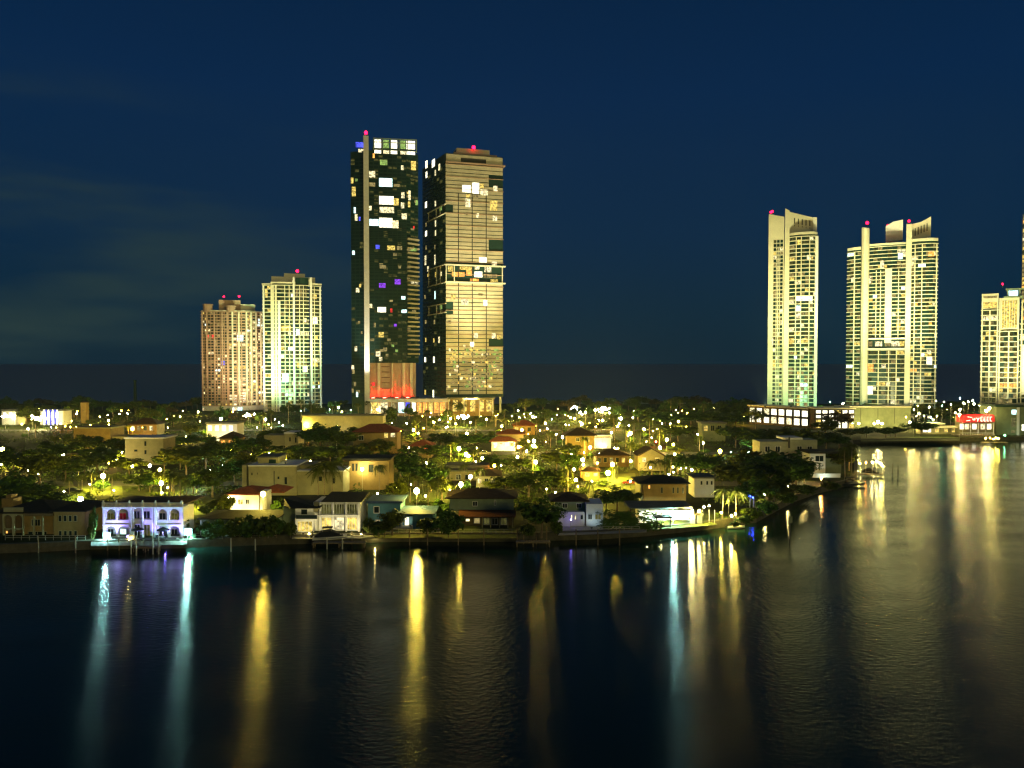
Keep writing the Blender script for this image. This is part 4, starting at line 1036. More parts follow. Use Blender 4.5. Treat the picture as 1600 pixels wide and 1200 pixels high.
# ---- C: low dark house behind bushes
h = House('house', 'low dark house half hidden by bushes between the violet mansion and the white modern house', 'house', 308, 430, 800, 836, 'low dark house', prot=False)
h.box('wall', M['mint'], 312, 428, 812, 900); h.hip(M['roof_dark'], 312, 428, 811, 801)
for a in (322, 348, 378, 402): h.window(a, a + 9, 817, 830, None, 0, 1)
b = MB(); b.cyl(h.X(313), -0.5, 0, h.Z(812), 0.12, 6); b.cyl(h.X(335), -0.5, 0, h.Z(812), 0.12, 6); h.part('porch_post', M['white'], b)

# ---- D: white modern two-storey house
h = House('house', 'two-storey white modern house with tall lit ground floor windows and a boat', 'house', 438, 563, 778, 833, 'white modern house')
h.box('wall', M['white'], 460, 488, 793.2, 900, 0.0, 9); h.box('wall', M['white'], 488.2, 561, 785, 900, 1.4, 9); h.box('side_wall', M['mint'], 441, 459.8, 790, 900, 3.0, 9)
for px, w in ((497.5, 1.5), (518.5, 2), (538.5, 2), (558, 3.6)): h.box('pier', M['white'], px, px + w, 785, 900, 0.6, 1.38)
h.box('floor_band', M['white'], 494, 561, 804.5, 807, 0.5, 1.38); h.box('floor_band', M['white'], 459.5, 495, 811, 813, -0.5, -0.02)
for a, c in ((501, 517), (521, 537), (541, 557)): h.window(a, c, 787, 803.5, 'dd', 1.4, 3)
for a, c, k in ((501, 517, 'y'), (521, 537, 'w'), (541, 557, 'y')): h.window(a, c, 808, 828, k, 1.4, 3)
h.window(468.5, 479.5, 795, 804.5, None, 0, 0); h.window(463, 487, 814, 831, 'y', 0, 3); h.box('balcony_rail', M['glass'], 461, 494, 804.8, 811, -0.42, -0.36)
h.box('chimney', M['villa'], 489, 495, 785, 800, 0.2, 1.3)
b = MB(); b.prism([(h.X(455), -1.2), (h.X(500), -1.2), (h.X(500), 10), (h.X(436), 10), (h.X(436), 3)], h.Z(793), 0, [h.Z(792), h.Z(792), h.Z(774, 10), h.Z(774, 10), h.Z(778, 3)]); h.part('roof', M['roof_dark'], b)
b = MB(); b.prism([(h.X(500.2), 0.2), (h.X(564), 0.2), (h.X(564), 10), (h.X(500.2), 10)], h.Z(784.8), 0, [h.Z(783.6), h.Z(783.6), h.Z(768, 10), h.Z(768, 10)]); h.part('roof', M['roof_dark'], b)
sheet('patio', [(456, 842.5), (456, 833), (580, 833), (586, 841)], M['stone'], 'stone terrace in front of the white modern house', 0.03)
DX, DY = h.x0, h.Y
for px, py, r in ((483, 834, 0.12), (550, 834, 0.12), (565, 834.5, 0.12), (586, 838, 0.10)): street_lamp(px, py, 'pale', 1.3, r, 'short terrace post lamp', DY - 3.0 if px < 580 else DY - 3.4, cat='garden light', name='garden_light')
for px in (574, 578): up_spot(px, DY - 1.0, 0.03, AT(px, 600, DY + 1).x, DY + 0.5, GZ + 2, 120, (1, 0.75, 0.35), 100, 'small plant up-light')
up_spot(508, DY - 1.9, 0.04, AT(508, 600, DY).x, DY + 1.4, GZ + 3.6, 420, (1, 0.86, 0.5), 150, 'low warm flood light')
up_spot(548, DY - 1.9, 0.04, AT(545, 600, DY).x, DY + 1.4, GZ + 3.6, 380, (1, 0.86, 0.5), 150, 'low warm flood light')
up_spot(472, DY - 2.2, 0.04, AT(470, 600, DY).x, DY, GZ + 3.2, 300, (1, 0.86, 0.5), 150, 'low warm flood light')

# ---- E: blue house
h = House('house', 'blue painted house with a taller wing, a blue hipped roof and one bright door', 'house', 566, 690, 783, 828, 'blue house')
h.box('wall', M['blue_wall'], 574, 625, 787, 900, 1.5, 9); h.box('roof_edge', M['blue_roof'], 571, 628, 783, 786.6, 1.0, 9.4)
h.box('wall', M['blue_wall'], 598, 644, 807, 900, 3.0, 9); h.box('wall', M['blue_wall'], 644.2, 675, 804, 900, 0.0, 9)
h.hip(M['blue_roof'], 606, 676, 803.5, 794, 0.2, 9, 0.5)
h.window(583, 592, 791, 802, None, 1.5, 0); h.window(631.5, 638.5, 808, 821, 'W', 3.0, 0); h.window(611, 628, 810, 824, 'd', 3.0, 2); h.window(656, 663, 811, 822, None, 0.0, 0); h.window(585, 593, 812, 824, None, 1.5, 0)
b = MB(); b.box(h.X(604, 0.2), h.X(644, 0.2), 0.0, 2.95, 0.0, 0.25); h.part('porch_step', M['stone'], b)
for px in (607, 626): b = MB(); b.box(h.X(px) - 0.12, h.X(px) + 0.12, 0.15, 0.4, 0.252, h.Z(804)); h.part('porch_post', M['white'], b)
up_spot(640, h.Y + 1.5, 0.3, AT(634, 600, h.Y + 3).x, h.Y + 3, GZ + 1.5, 160, (1, 0.8, 0.45), 130, 'small porch light')
sheet('lawn', [(560, 842), (576, 829), (690, 826), (690, 840)], M['lawn'], 'lawn in front of the blue house', 0.02)

# ---- F: pale upper storey over a rust awning
h = House('house', 'brown roofed house with a pale upper storey above a rust coloured awning', 'house', 688, 808, 768, 826, 'rust awning house')
h.box('wall', M['mint'], 702, 803, 779, 798, 2.5, 10); h.box('wall', M['brown_wall'], 720, 803, 800, 900, 2.6, 10)
b = MB(); b.prism([(h.X(716), -0.6), (h.X(806), -0.6), (h.X(806), 2.4), (h.X(716), 2.4)], h.Z(807.5), 0, [h.Z(806.5), h.Z(806.5), h.Z(796.5, 2.4), h.Z(796.5, 2.4)]); h.part('awning', M['awning'], b)
h.hip(M['roof_brown'], 700, 804, 778.6, 763, 2.2, 11, 0.7)
h.window(772, 775, 781, 790, None, 2.5, 0); h.window(738, 746, 783, 791, None, 2.5, 1)
for px in (753.5, 766.5, 780.5, 793.5, 801): b = MB(); b.box(h.X(px) - 0.09, h.X(px) + 0.09, -0.35, -0.15, 0, h.Z(808)); h.part('awning_post', M['villa'], b)
for a, k in ((755, 'dd'), (768, None), (782, 'dd')): h.window(a, a + 10, 809, 820, k, 2.6, 1)
h.window(727, 734, 810, 815, 'w', 2.6, 0, 'villa'); h.window(740, 750, 809, 818, 'd', 2.6, 1)
sheet('lawn', [(690, 842), (690, 826), (808, 826), (808, 841)], M['lawn'], 'dim lawn in front of the rust awning house', 0.02)

# ---- G: grey house with white cube
h = House('house', 'grey house with a plain white cube wing, on a pale waterside terrace', 'house', 866, 944, 782, 825, 'white cube house')
h.box('wall', M['mint'], 868, 914, 784, 812, 3.0, 9); h.box('wall', M['white'], 866, 914, 800, 900, 1.0, 2.9); h.box('cube', M['white'], 916.5, 943, 787.5, 900, 0.5, 8)
h.hip(M['roof_brown'], 862, 918, 783.6, 768, 3.0, 11, 0.5)
for a in (879, 901): h.window(a, a + 8, 786, 794, None, 3.0, 1)
for px in (892, 898): h.window(px, px + 3, 804, 812, 'w', 1.0, 0)
h.window(907, 912, 804, 812, None, 1.0, 0); h.window(930, 940, 803, 812, 'dd', 0.5, 1); h.window(919, 926, 803, 812, None, 0.5, 1)
sheet('patio', [(872, 837), (880, 822), (1012, 815), (1010, 832)], M['stone'], 'wide pale waterside terrace', 0.03)
street_lamp(892, 812, 'violet', 1.5, 0.09, 'small violet lamp', h.Y - 1.0, cat='garden light', name='garden_light')
up_spot(925, h.Y - 2.2, 0.05, AT(930, 600, h.Y).x, h.Y, GZ + 3, 170, (0.7, 0.95, 1.0), 140, 'small cool up-light')

# ---- H: brilliantly lit garden pavilion, its gazebo and lawn
h = House('pavilion', 'brilliantly lit white garden pavilion with a low spreading roof at the water', 'pavilion', 985, 1082, 788, 818, 'bright white pavilion', deep=7)
h.box('wall', M['white'], 1018, 1080, 797.5, 900, 3.0, 7); h.box('side_wall', M['white'], 1000, 1017.8, 799, 900, 1.4, 7)
b = MB(); b.prism([(h.X(983), -2.2), (h.X(1052), -2.2), (h.X(1084), 0.4), (h.X(1084), 8), (h.X(983), 8)], h.Z(794.8, -2.2), 0, [h.Z(794, -2.2), h.Z(793, -2.2), h.Z(795.5, 0.4), h.Z(788, 8), h.Z(788, 8)]); h.part('roof', M['roof_grey'], b)
for px in (1006, 1020, 1051): b = MB(); b.cyl(h.X(px), -1.6, 0, h.Z(795.2), 0.11, 8); h.part('post', M['white'], b)
for a, c in ((1027, 1040), (1045, 1058), (1063, 1076)): h.window(a, c, 801, 813, 'W', 3.0, 1)
HX, HY = h.x0, h.Y
for px, w in ((1012, 2600), (1034, 3200), (1058, 3200)):
    p = AT(px, 600, HY - 0.3)
    fx = thing('ceiling_lamp', None, 'lamp', (p.x, HY - 0.3, GZ + h.Z(797))); auto(fx, 'round white ceiling lamp', p)
    b = MB(); b.cyl(0, 0, -0.1, 0.0, 0.3, 10); b.build('rim', M['white'], fx)
    b = MB(); b.cyl(0, 0, -0.16, -0.102, 0.26, 10); b.build('diffuser', EL['white'], fx)
up_spot(1100, HY - 2.0, 3.0, AT(1100, 600, HY).x, HY - 1.9, GZ, 2600, (1.0, 0.86, 0.16), 165, 'added garden floodlight', 0.2, down=True)  # spot added to make this lawn glow
b = MB(); b.cyl(0, 0, -3.0, -0.005, 0.05, 6); b.build('pole', M['pole'], AUTO[-1][0])
g = House('gazebo', 'small dark framed gazebo in front of the bright white pavilion', 'gazebo', 1026, 1050, 808, 826, 'dark framed gazebo', deep=2.5, prot=False)
for px in (1027.5, 1048.5):
    for dy in (0.1, 2.3): b = MB(); b.box(g.X(px, dy) - 0.09, g.X(px, dy) + 0.09, dy, dy + 0.18, 0, g.Z(809.5, dy)); g.part('post', M['pole'], b)
b = MB(); b.box(g.X(1024.5), g.X(1051.5), -0.3, 2.8, g.Z(809.4), g.Z(807.6)); g.part('roof', M['roof_dark'], b)
sheet('lawn', [(1000, 829), (1010, 816), (1085, 812), (1119, 817), (1120, 820.5), (1064, 825)], M['lawn'], 'brightly lit lawn in front of the white pavilion', 0.025)
for px in (1083, 1094):
    b = MB(); p = AT(px, 600, HY - 1.2); T = thing('stone_pillar', None, 'pillar', (p.x, HY - 1.2, GZ)); auto(T, 'stone pillar with flame', p)
    b.box(-0.55, 0.55, -0.5, 0.5, 0, 2.1); b.build('shaft', M['stone'], T); b = MB(); b.box(-0.7, 0.7, -0.65, 0.65, 2.102, 2.3); b.cyl(0, 0, 2.302, 2.6, 0.3, 8, 0.5); b.build('cap', M['brown_wall'], T)
    b = MB(); b.ball((0, 0, 2.85), 0.26, 7, 5, 1.7); b.build('flame', EL['pale'], T)
street_lamp(1052, 801, 'cyan', 3.0, 0.32, 'very bright bluish lamp', HY - 2.6, cat='garden light', name='garden_light')
street_lamp(1080, 803, 'white', 3.0, 0.40, 'very bright warm lamp', HY - 2.0, cat='garden light', name='garden_light')
for px in (1109.5, 1118):
    b = MB(); p = AT(px, 600, HY - 0.5); T = thing('flag_pole', None, 'pole', (p.x, HY - 0.5, GZ)); auto(T, 'thin white pole', p)
    b.cyl(0, 0, 0, 2.9, 0.07, 6); b.build('shaft', M['white'], T); b = MB(); b.ball((0, 0, 2.98), 0.1, 6, 4); b.build('finial', M['white'], T)

# ---- I, J: houses behind the pavilion
h = House('house', 'two-storey ochre house with a dark hipped roof behind the bright white pavilion', 'house', 1000, 1080, 752, 795, 'ochre house', rz=0.0)
h.box('wall', M['ochre'], 1007, 1073, 757, 900, 0, 9); h.box('corner_wall', M['villa'], 1001, 1006.8, 756, 900, 0.6, 9); h.hip(M['roof_dark'], 1001, 1074, 755.5, 742, 0, 9.5, 0.8)
h.window(1013, 1017, 757.5, 764, 'o', 0, 0, 'villa'); 
for a in (1033, 1051, 1058, 1066): h.window(a, a + 4, 761, 771, None, 0, 0, 'villa')
h = House('house', 'small pale house with a flat roof among trees behind the lit palms', 'house', 1084, 1120, 745, 778, 'small pale house')
h.box('wall', M['white'], 1086, 1117, 748, 900, 0, 7); h.box('roof', M['roof_grey'], 1083, 1120, 745.5, 747.6, -0.4, 7.4)
for a in (1095, 1104, 1111): h.window(a, a + 4, 751, 758, None, 0, 0)

# ---- L: white flat roofs and the picture-window house on the point
h = House('villa', 'long white flat-roofed villa on the tree covered point', 'house', 1186, 1290, 685, 722, 'white flat roof villa', deep=8, Y=262)
h.box('wall', M['grey_pale'], 1188, 1234, 690, 900, 0, 8); h.box('wall', M['grey_pale'], 1234.2, 1278, 687.5, 900, 1.0, 8.5); h.box('roof_slab', M['white'], 1226, 1255, 684, 687.2, 0.6, 8.6); h.box('chimney', M['pole'], 1233, 1235.5, 683, 700, -0.3, -0.01)
for a in (1196, 1212, 1246, 1262): h.window(a, a + 8, 697, 706, None, 0.0 if a < 1230 else 1.0, 1)
h = House('house', 'white house with one large square framed picture window on the point', 'house', 1264, 1318, 706, 742, 'picture window house', deep=7, Y=250)
h.box('wall', M['white'], 1267, 1291, 709, 900, 0, 7); h.box('wall', M['grey_wall'], 1291.2, 1316, 716, 900, 1, 7); h.window(1274, 1289, 711, 722, None, 0, 1, 'white', 0.25); h.box('roof', M['roof_dark'], 1264, 1318, 705.6, 708.8, -0.5, 7.5)
b = MB()
W_ = thing('garden_wall', 'low white slatted garden wall below the picture window house', 'wall', (AT(1293, 600, 246).x, 246, GZ))
k = 246 / F
for q in range(11):
    b = MB(); b.box(-22 * k + q * 4 * k, -22 * k + q * 4 * k + 3.8 * k, 0, 0.15, 0, 1.3); b.build('panel', M['white'], W_)
landmark('slatted white garden wall', (AT(1293, 600, 246).x, 246))
up_spot(1293, 243.5, 0.05, AT(1290, 600, 246).x, 246, GZ + 1.5, 420, (0.8, 1.0, 0.8), 150, 'small cool up-light')

# ---- M: red roofed, brightly lit
h = House('house', 'red tiled house with brightly lit white walls behind the bushes', 'house', 354, 418, 757, 803, 'red tiled house')
h.box('wall', M['white'], 357, 403, 774, 900, 0, 9); h.box('entrance_wall', M['white'], 405, 415, 768, 900, -0.8, 3); h.hip(M['roof_red'], 355, 404, 773, 759, 0, 9.5, 0.7); h.hip(M['roof_red'], 404.5, 440, 770, 757, 3.2, 11, 0.5)
h.window(370, 378, 780, 788, 'y', 0, 1); h.window(382, 388, 780, 788, None, 0, 1); h.window(361, 366, 780, 788, 'w', 0, 0)
MX, MY = h.x0, h.Y
for px in (364, 384, 399): up_spot(px, MY - 2.0, 0.05, AT(px, 600, MY).x, MY, GZ + 2.4, 700, (1.0, 0.78, 0.28), 140, 'low warm flood light')
street_lamp(411, 772, 'warm', 9, 0.45, 'tall lamp on pale post', 172, pole='pale_pole')
street_lamp(357, 778, 'white', 5, 0.3, 'bright lamp on post', MY - 1.5)

# ---- N: cream flat roofed villa
h = House('villa', 'large cream stucco villa with stepped flat roofs and few small windows', 'house', 376, 536, 713, 775, 'cream flat villa', deep=14)
h.box('wall', M['villa'], 387, 462, 729, 900, 0, 12); h.box('wall', M['villa'], 462.2, 535, 737, 900, 1.0, 12); h.box('upper_wall', M['villa'], 402, 433, 715.5, 730, 4, 12); h.box('upper_wall', M['villa'], 463, 490, 726, 738, 4, 12)
h.box('wall', M['villa'], 377, 384, 727, 900, 0.6, 8); h.box('roof_slab', M['white'], 386, 463, 727, 728.8, -0.3, 12.3); h.box('roof_slab', M['white'], 462, 536, 735.2, 736.8, 0.6, 12.3); h.box('roof_slab', M['roof_grey'], 400, 435, 713.6, 715.3, 3.7, 12.3)
h.box('upper_opening', M['core'], 419, 430, 718, 727, 3.9, 3.99); h.box('drain_pipe', M['pole'], 426.5, 427.6, 736, 770, -0.15, -0.01)
for a, c, e, f in ((391, 394, 738, 743), (400, 402, 738, 742), (432, 436, 744, 749), (443, 448, 745, 757), (497, 503, 744, 752), (518, 523, 746, 756)): h.window(a, c, e, f, None, 0 if a < 462 else 1.0, 0, 'villa')
up_spot(482, h.Y - 5, 0.05, AT(470, 600, h.Y).x, h.Y, GZ + 4, 260, (1.0, 0.9, 0.32), 150, 'garden flood light')
up_spot(415, h.Y - 5, 0.05, AT(410, 600, h.Y).x, h.Y, GZ + 4, 200, (0.95, 0.95, 0.45), 150, 'garden flood light')
up_spot(445, h.Y + 3.0, h.Z(727), AT(440, 600, h.Y + 4).x, h.Y + 4.5, GZ + 10, 320, (1.0, 0.85, 0.2), 150, 'small roof light')

# ---- O: ochre house with a lamp before it
h = House('house', 'ochre walled house with dark tall shutters and a round lamp before it', 'house', 534, 612, 716, 766, 'shuttered ochre house')
h.box('wall', M['ochre'], 545, 607, 720, 900, 0, 9); h.box('side_wall', M['brown_wall'], 535, 544.8, 719, 900, 0.8, 9); h.box('roof', M['roof_dark'], 533, 610, 716.5, 718.8, -0.6, 9.6)
for a in (549, 554.5): h.window(a, a + 4, 724, 736, None, 0, 0, 'brown_wall')
h.window(575, 583, 726, 738, None, 0, 1, 'brown_wall'); h.window(590, 598, 726, 738, 'dd', 0, 1, 'brown_wall')
street_lamp(566, 733, 'white', 4.6, 0.36, Y=h.Y - 2.2)

# ---- P: white house in the middle
h = House('house', 'white house with a broad grey flat roof in the middle of the island', 'house', 692, 768, 723, 768, 'grey flat roof house', Y=240)
h.box('wall', M['villa'], 702, 760, 737, 900, 0, 10); h.box('parapet', M['roof_grey'], 696, 764, 727, 736.6, 3, 11); h.box('roof', M['roof_grey'], 692, 768, 734.6, 736.8, -0.8, 2.9)
h.window(712, 720, 741, 750, 'dd', 0, 1); h.window(726, 732, 741, 750, None, 0, 0); h.window(744, 752, 741, 750, 'y', 0, 1)

# ---- Q, R, S, T, U, V, W and further houses
h = House('house', 'cream block house with two tiny stacked windows, a white roof edge and dark trees around', 'house', 190, 256, 683, 727, 'cream block house')
h.box('wall', M['villa'], 194, 254, 686, 900, 0, 10); h.box('roof_edge', M['white'], 192, 256, 683.6, 685.8, -0.4, 10.4); h.window(224, 228, 689, 697, None, 0, 0, 'villa'); h.window(224, 228, 703, 710, None, 0, 0, 'villa'); h.window(208, 214, 702, 706, None, 0, 0, 'villa')
up_spot(215, h.Y - 4, 0.05, AT(225, 600, h.Y).x, h.Y, GZ + 7, 330, (1.0, 0.88, 0.36), 140, 'garden flood light')
h = House('warehouse', 'plain ochre flat-roofed block with no windows, far behind the tree mass', 'building', 112, 176, 668, 702, 'plain ochre block')
h.box('wall', M['ochre'], 114, 171, 670, 900, 0, 12); h.box('roof_edge', M['villa'], 112, 173, 667.8, 669.8, -0.3, 12.3); h.box('wall', M['villa'], 172, 205, 682, 900, 1.5, 10)
up_spot(140, h.Y - 7, 0.05, AT(140, 600, h.Y).x, h.Y, GZ + 8, 330, (1.0, 0.72, 0.2), 140, 'garden flood light')
h = House('house', 'small cream two-window house with flat roof behind the cream villa', 'house', 412, 468, 675, 708, 'small cream house')
h.box('wall', M['villa'], 444, 465, 678, 900, 0, 9); h.box('wall', M['villa'], 412, 443.8, 680, 900, 1, 9); h.box('roof_edge', M['white'], 443, 467, 675.6, 677.8, -0.3, 9.3); h.window(451, 454, 683, 690, None, 0, 0, 'villa'); h.window(460, 463, 683, 692, None, 0, 0, 'villa')
up_spot(440, h.Y - 4, 0.05, AT(440, 600, h.Y).x, h.Y, GZ + 5, 200, (1.0, 0.86, 0.36), 140, 'garden flood light')
h = House('house', 'house with a wide red brown hipped roof below the dark glass tower', 'house', 548, 624, 664, 712, 'red brown hipped house')
h.box('wall', M['ochre'], 552, 620, 677, 900, 0, 10); h.hip(M['roof_red'], 552, 620, 675, 662, 0, 11, 0.8); h.window(600, 606, 676.5, 684, 'y', 0, 1); h.window(610, 617, 676.5, 683, 'w', 0, 1); h.window(560, 568, 680, 688, None, 0, 1)
h = House('house', 'red tiled house with two tiled roof levels and a brightly lit porch', 'house', 763, 822, 672, 705, 'two-level red tiled house')
h.box('wall', M['white'], 768, 805, 690.5, 900, 0, 5); h.hip(M['roof_red'], 766, 806, 690, 682, -0.4, 5, 0.5); h.box('upper_wall', M['ochre'], 778, 818, 679, 900, 5.6, 14); h.hip(M['roof_red'], 778, 818, 678.6, 670, 5.6, 14, 0.7)
for a, k in ((771, 'W'), (780, 'w'), (789, 'W'), (797, 'y')): h.window(a, a + 6, 691.5, 697, k, 0, 0)
up_spot(786, h.Y - 2.5, 0.05, AT(786, 600, h.Y).x, h.Y, GZ + 3, 500, (1.0, 0.85, 0.4), 150, 'warm porch light')
h = House('house', 'tan house with a brown pyramid roof standing beside the white carport', 'house', 878, 930, 668, 712, 'tan pyramid roof house')
h.box('wall', M['ochre'], 886, 929, 681.5, 900, 0, 9); h.hip(M['roof_brown'], 884, 931, 681, 668, 0, 10, 0.8); h.window(900, 906, 684, 690, None, 0, 1); h.window(916, 921, 684, 690, 'd', 0, 0)
h = House('carport', 'long white carport lit from inside', 'carport', 928, 956, 678, 702, 'white lit carport', deep=5)
h.box('wall', M['white'], 929, 955, 684, 900, 3, 5); h.box('roof', M['white'], 928, 956, 680, 682, -0.3, 5.2)
for px in (930, 942, 954): b = MB(); b.cyl(h.X(px), 0.1, 0, h.Z(682.2), 0.1, 6); h.part('post', M['white'], b)
up_spot(942, h.Y + 1, 0.05, AT(942, 600, h.Y + 3).x, h.Y + 3, GZ + 2, 500, (1, 0.95, 0.8), 150, 'white floor light')
h = House('house', 'cream gabled house lit by a globe lamp at its corner', 'house', 990, 1042, 700, 736, 'cream gabled house')
b = MB(); b.box(h.X(998), h.X(1038), 0, 9, 0, h.Z(712)); h.part('wall', M['villa'], b)
b = MB(); b.gable(h.X(998), h.X(1038), 0, 9, h.Z(712) + 0.004, h.Z(700) - h.Z(712), 0.7); h.part('roof', M['roof_brown'], b)
b = MB(); b.slab_xz([(h.X(999), h.Z(711.9)), (h.X(1037), h.Z(711.9)), (h.X(1018), h.Z(701.5))], -0.78, -0.72); h.part('gable_wall', M['villa'], b)
h.window(1004, 1010, 715, 722, 'w', 0, 0); h.window(1024, 1031, 715, 722, 'y', 0, 1)
up_spot(1003, h.Y - 3, 0.05, AT(1012, 600, h.Y).x, h.Y, GZ + 4, 450, (1.0, 0.8, 0.25), 140, 'garden flood light')
h = House('house', 'yellow lit bungalow with an arched end wall behind the bright lawn', 'house', 908, 940, 733, 752, 'yellow bungalow', deep=6)
h.box('wall', M['ochre'], 910, 937, 737, 900, 0, 6); h.hip(M['roof_brown'], 909, 938, 736.6, 731.5, 0, 6, 0.4); h.window(915, 921, 739, 744, 'y', 0, 0); h.window(928, 934, 739, 744, 'w', 0, 0)
up_spot(922, h.Y - 2.5, 0.05, AT(922, 600, h.Y).x, h.Y, GZ + 2, 700, (1.0, 0.78, 0.2), 150, 'garden flood light')
HOUSE_ROWS = [('house', 1096, 1136, 660, 690, 'grey_wall', 'grey', 'long pale one-storey house with two bright doors'), ('house', 640, 676, 688, 716, 'brown_wall', 'red', 'dark house with a red lit porch'), ('house', 742, 782, 735, 762, 'villa', 'brown', 'villa with a yellow lit side porch'), ('house', 930, 985, 703, 730, 'brown_wall', 'brown', 'house with a broad brown roof and bright white windows'), ('house', 320, 372, 660, 690, 'white', 'grey', 'low white clubhouse flooded with light'),
        ('house', 60, 100, 640, 664, 'white', 'grey', 'white storefront with blue lit columns'), ('house', 0, 26, 640, 664, 'white', 'grey', 'white storefront under bright canopy lights'),
        ('house', 340, 372, 676, 704, 'ochre', 'brown', 'small orange lit house'), ('house', 470, 600, 648, 676, 'villa', 'grey', 'long cream parking deck below the towers'), ('house', 800, 838, 658, 680, 'ochre', 'red', 'small ochre house below the banded tower'), ('house', 200, 246, 655, 680, 'ochre', 'brown', 'yellowish house with a bright gable')]
rh = random.Random(3)
SHORT = {1096: 'long pale house', 640: 'red lit porch house', 858: 'dark brown house', 742: 'yellow porch villa', 930: 'broad brown roof house', 320: 'white clubhouse', 250: 'ochre palm house', 60: 'blue column storefront', 0: 'white canopy storefront', 112: 'pale corner house',
         340: 'small orange house', 1130: 'grey garage house', 470: 'cream parking deck', 800: 'small ochre house', 1010: 'brown palm house', 200: 'bright gable house', 676: 'many windowed house'}
for nm, a, c, yt, yb, wm, rf, desc in HOUSE_ROWS:
    low = a in (470, 320, 60, 0)
    h = House(nm, desc, 'house' if a not in (470, 60, 0) else 'building', a, c, yt, yb, SHORT[a], deep=9, prot=True)
    zt_ = 0.0
    top = yt + (2.5 if rf == 'grey' else (yb - yt) * 0.34)
    h.box('wall', M[wm], a + 2, c - 2, top, 900, 0, 9)
    if rf == 'grey': h.box('roof', M['roof_grey'], a, c, yt, top - 0.3, -0.5, 9.5)
    else: h.hip(M['roof_' + rf], a + 2, c - 2, top - 0.2, yt - 2, 0, 9.5, 0.7)
    n = max(2, int((c - a) / 11))
    for k in range(n):
        x = a + 4 + (c - a - 8) * k / n; w = (c - a - 8) / n * 0.6
        key = rh.choice(['w', 'y', 'd', None, None, 'y', 'dd'])
        if a in (320, 60, 0): key = 'W'
        if a == 640: key = rh.choice(['r', 'w', 'r'])
        if a == 340: key = 'o'
        if a == 470: key = None; 
        hh = h.Z(top) * 0.5
        z1 = h.Z(top) - 0.6; py0 = top + 0.6 / h.Y * F * 1.0
        if a != 470: h.window(x, x + w, py0, py0 + min(9, max(4.5, (yb - top) * 0.45)), key, 0, 1 if w > 6 else 0, 'villa' if wm != 'white' else 'white')
    if a in (470, 320, 60, 0, 200): up_spot((a + c) / 2, h.Y - 6, 0.05, AT((a + c) / 2, 600, h.Y).x, h.Y, GZ + 4, {470: 800, 320: 4000, 60: 1500, 0: 1500, 200: 800}[a], (1.0, 0.86, 0.5), 150, 'forecourt flood light')
    if a == 60:
        for k in range(7):
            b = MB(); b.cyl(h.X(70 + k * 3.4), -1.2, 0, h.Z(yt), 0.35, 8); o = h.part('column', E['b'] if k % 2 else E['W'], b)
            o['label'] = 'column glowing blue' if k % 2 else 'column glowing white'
b = MB(); T = thing('stair_tower', 'small square yellow lit tower above the dark tree line', 'tower', (AT(129.5, 600, 470).x, 470, GZ)); landmark('square yellow tower', (AT(129.5, 600, 470).x, 470))
z = AT(129, 629, 470).z - GZ; b.box(-1.6, 1.6, 0, 3.2, 0, z); b.build('shaft', M['ochre'], T); b = MB(); b.hip(-1.6, 1.6, 0, 3.2, z + 0.004, 0.9, 0.3); b.build('roof', M['roof_brown'], T)
up_spot(129.5, 462, 8, AT(129.5, 600, 470).x, 470, GZ + 11, 900, (1.0, 0.7, 0.1), 60, 'small amber light')
b = MB(); T = thing('chimney_mast', 'thin faint grey mast rising above the tree line into the dark sky', 'mast', (AT(211, 600, 640).x, 640, GZ)); zz = AT(211, 596, 640).z - GZ
b.cyl(0, 0, 0, zz, 1.5, 8, 1.0); b.build('shaft', M['core'], T)
b = MB(); b.cyl(0, 0, zz + 0.002, zz + 1.2, 1.3, 8); b.build('cap', M['core'], T)

# ---- foot of the two tall towers: entrance canopies and coloured panels
T = thing('entrance_canopy', 'long white canopy with coloured lit panels below the dark glass tower', 'canopy', (AT(640, 600, 535).x, 535, GZ)); landmark('long white entrance canopy', (AT(640, 600, 535).x, 535))
k = 535 / F; zt = AT(640, 623, 535).z - GZ; z2 = AT(640, 628, 535).z - GZ; zb = AT(640, 646, 535).z - GZ
b = MB(); b.box(-64 * k, 62 * k, -2, 12, z2, zt); b.build('roof', M['white'], T)
for j, (px, w, key) in enumerate(((585, 14, 'y'), (600, 13, 'w'), (615, 10, 'd'), (627, 10, 'c'), (637, 8, 'b'), (646, 8, 'W'), (655, 8, 'o'), (664, 8, 'o'), (673, 8, 'y'), (682, 8, 'o'), (691, 9, 'o'))):
    lit_pane(T, (px - 640) * k, -0.05, (z2 + max(zb, 0.3)) / 2, w * k * 0.86, (z2 - max(zb, 0.3)) * 0.9, key)
b = MB(); b.box(-62 * k, 60 * k, 0.0, 10, 0, z2 - 0.004); b.build('wall', M['tan'], T)
for j in range(12):
    b = MB(); b.cyl((-60 + j * 10.6) * k, -1.6, 0, z2 - 0.004, 0.28, 6); b.build('column', M['white'], T)
T = thing('porte_cochere', 'wide amber lit drive-in canopy at the foot of the banded tan tower', 'canopy', (AT(737, 600, 522).x, 522, GZ)); landmark('amber lit drive-in canopy', (AT(737, 600, 522).x, 522))
k = 522 / F; z1 = AT(737, 622, 522).z - GZ
b = MB(); b.prism([(-38 * k, 0), (34 * k, 0), (36 * k, 14), (-34 * k, 14)], z1 - 0.9, z1); b.build('roof', M['villa'], T)
for x in (-36, -12, 12, 33):
    b = MB(); b.cyl(x * k, 1.0, 0, z1 - 0.904, 0.35, 8); b.build('column', M['cream'], T)
b = MB(); b.box(-36 * k, 34 * k, 13.2, 13.8, 0, z1 - 0.95); b.build('back_wall', M['ochre'], T)
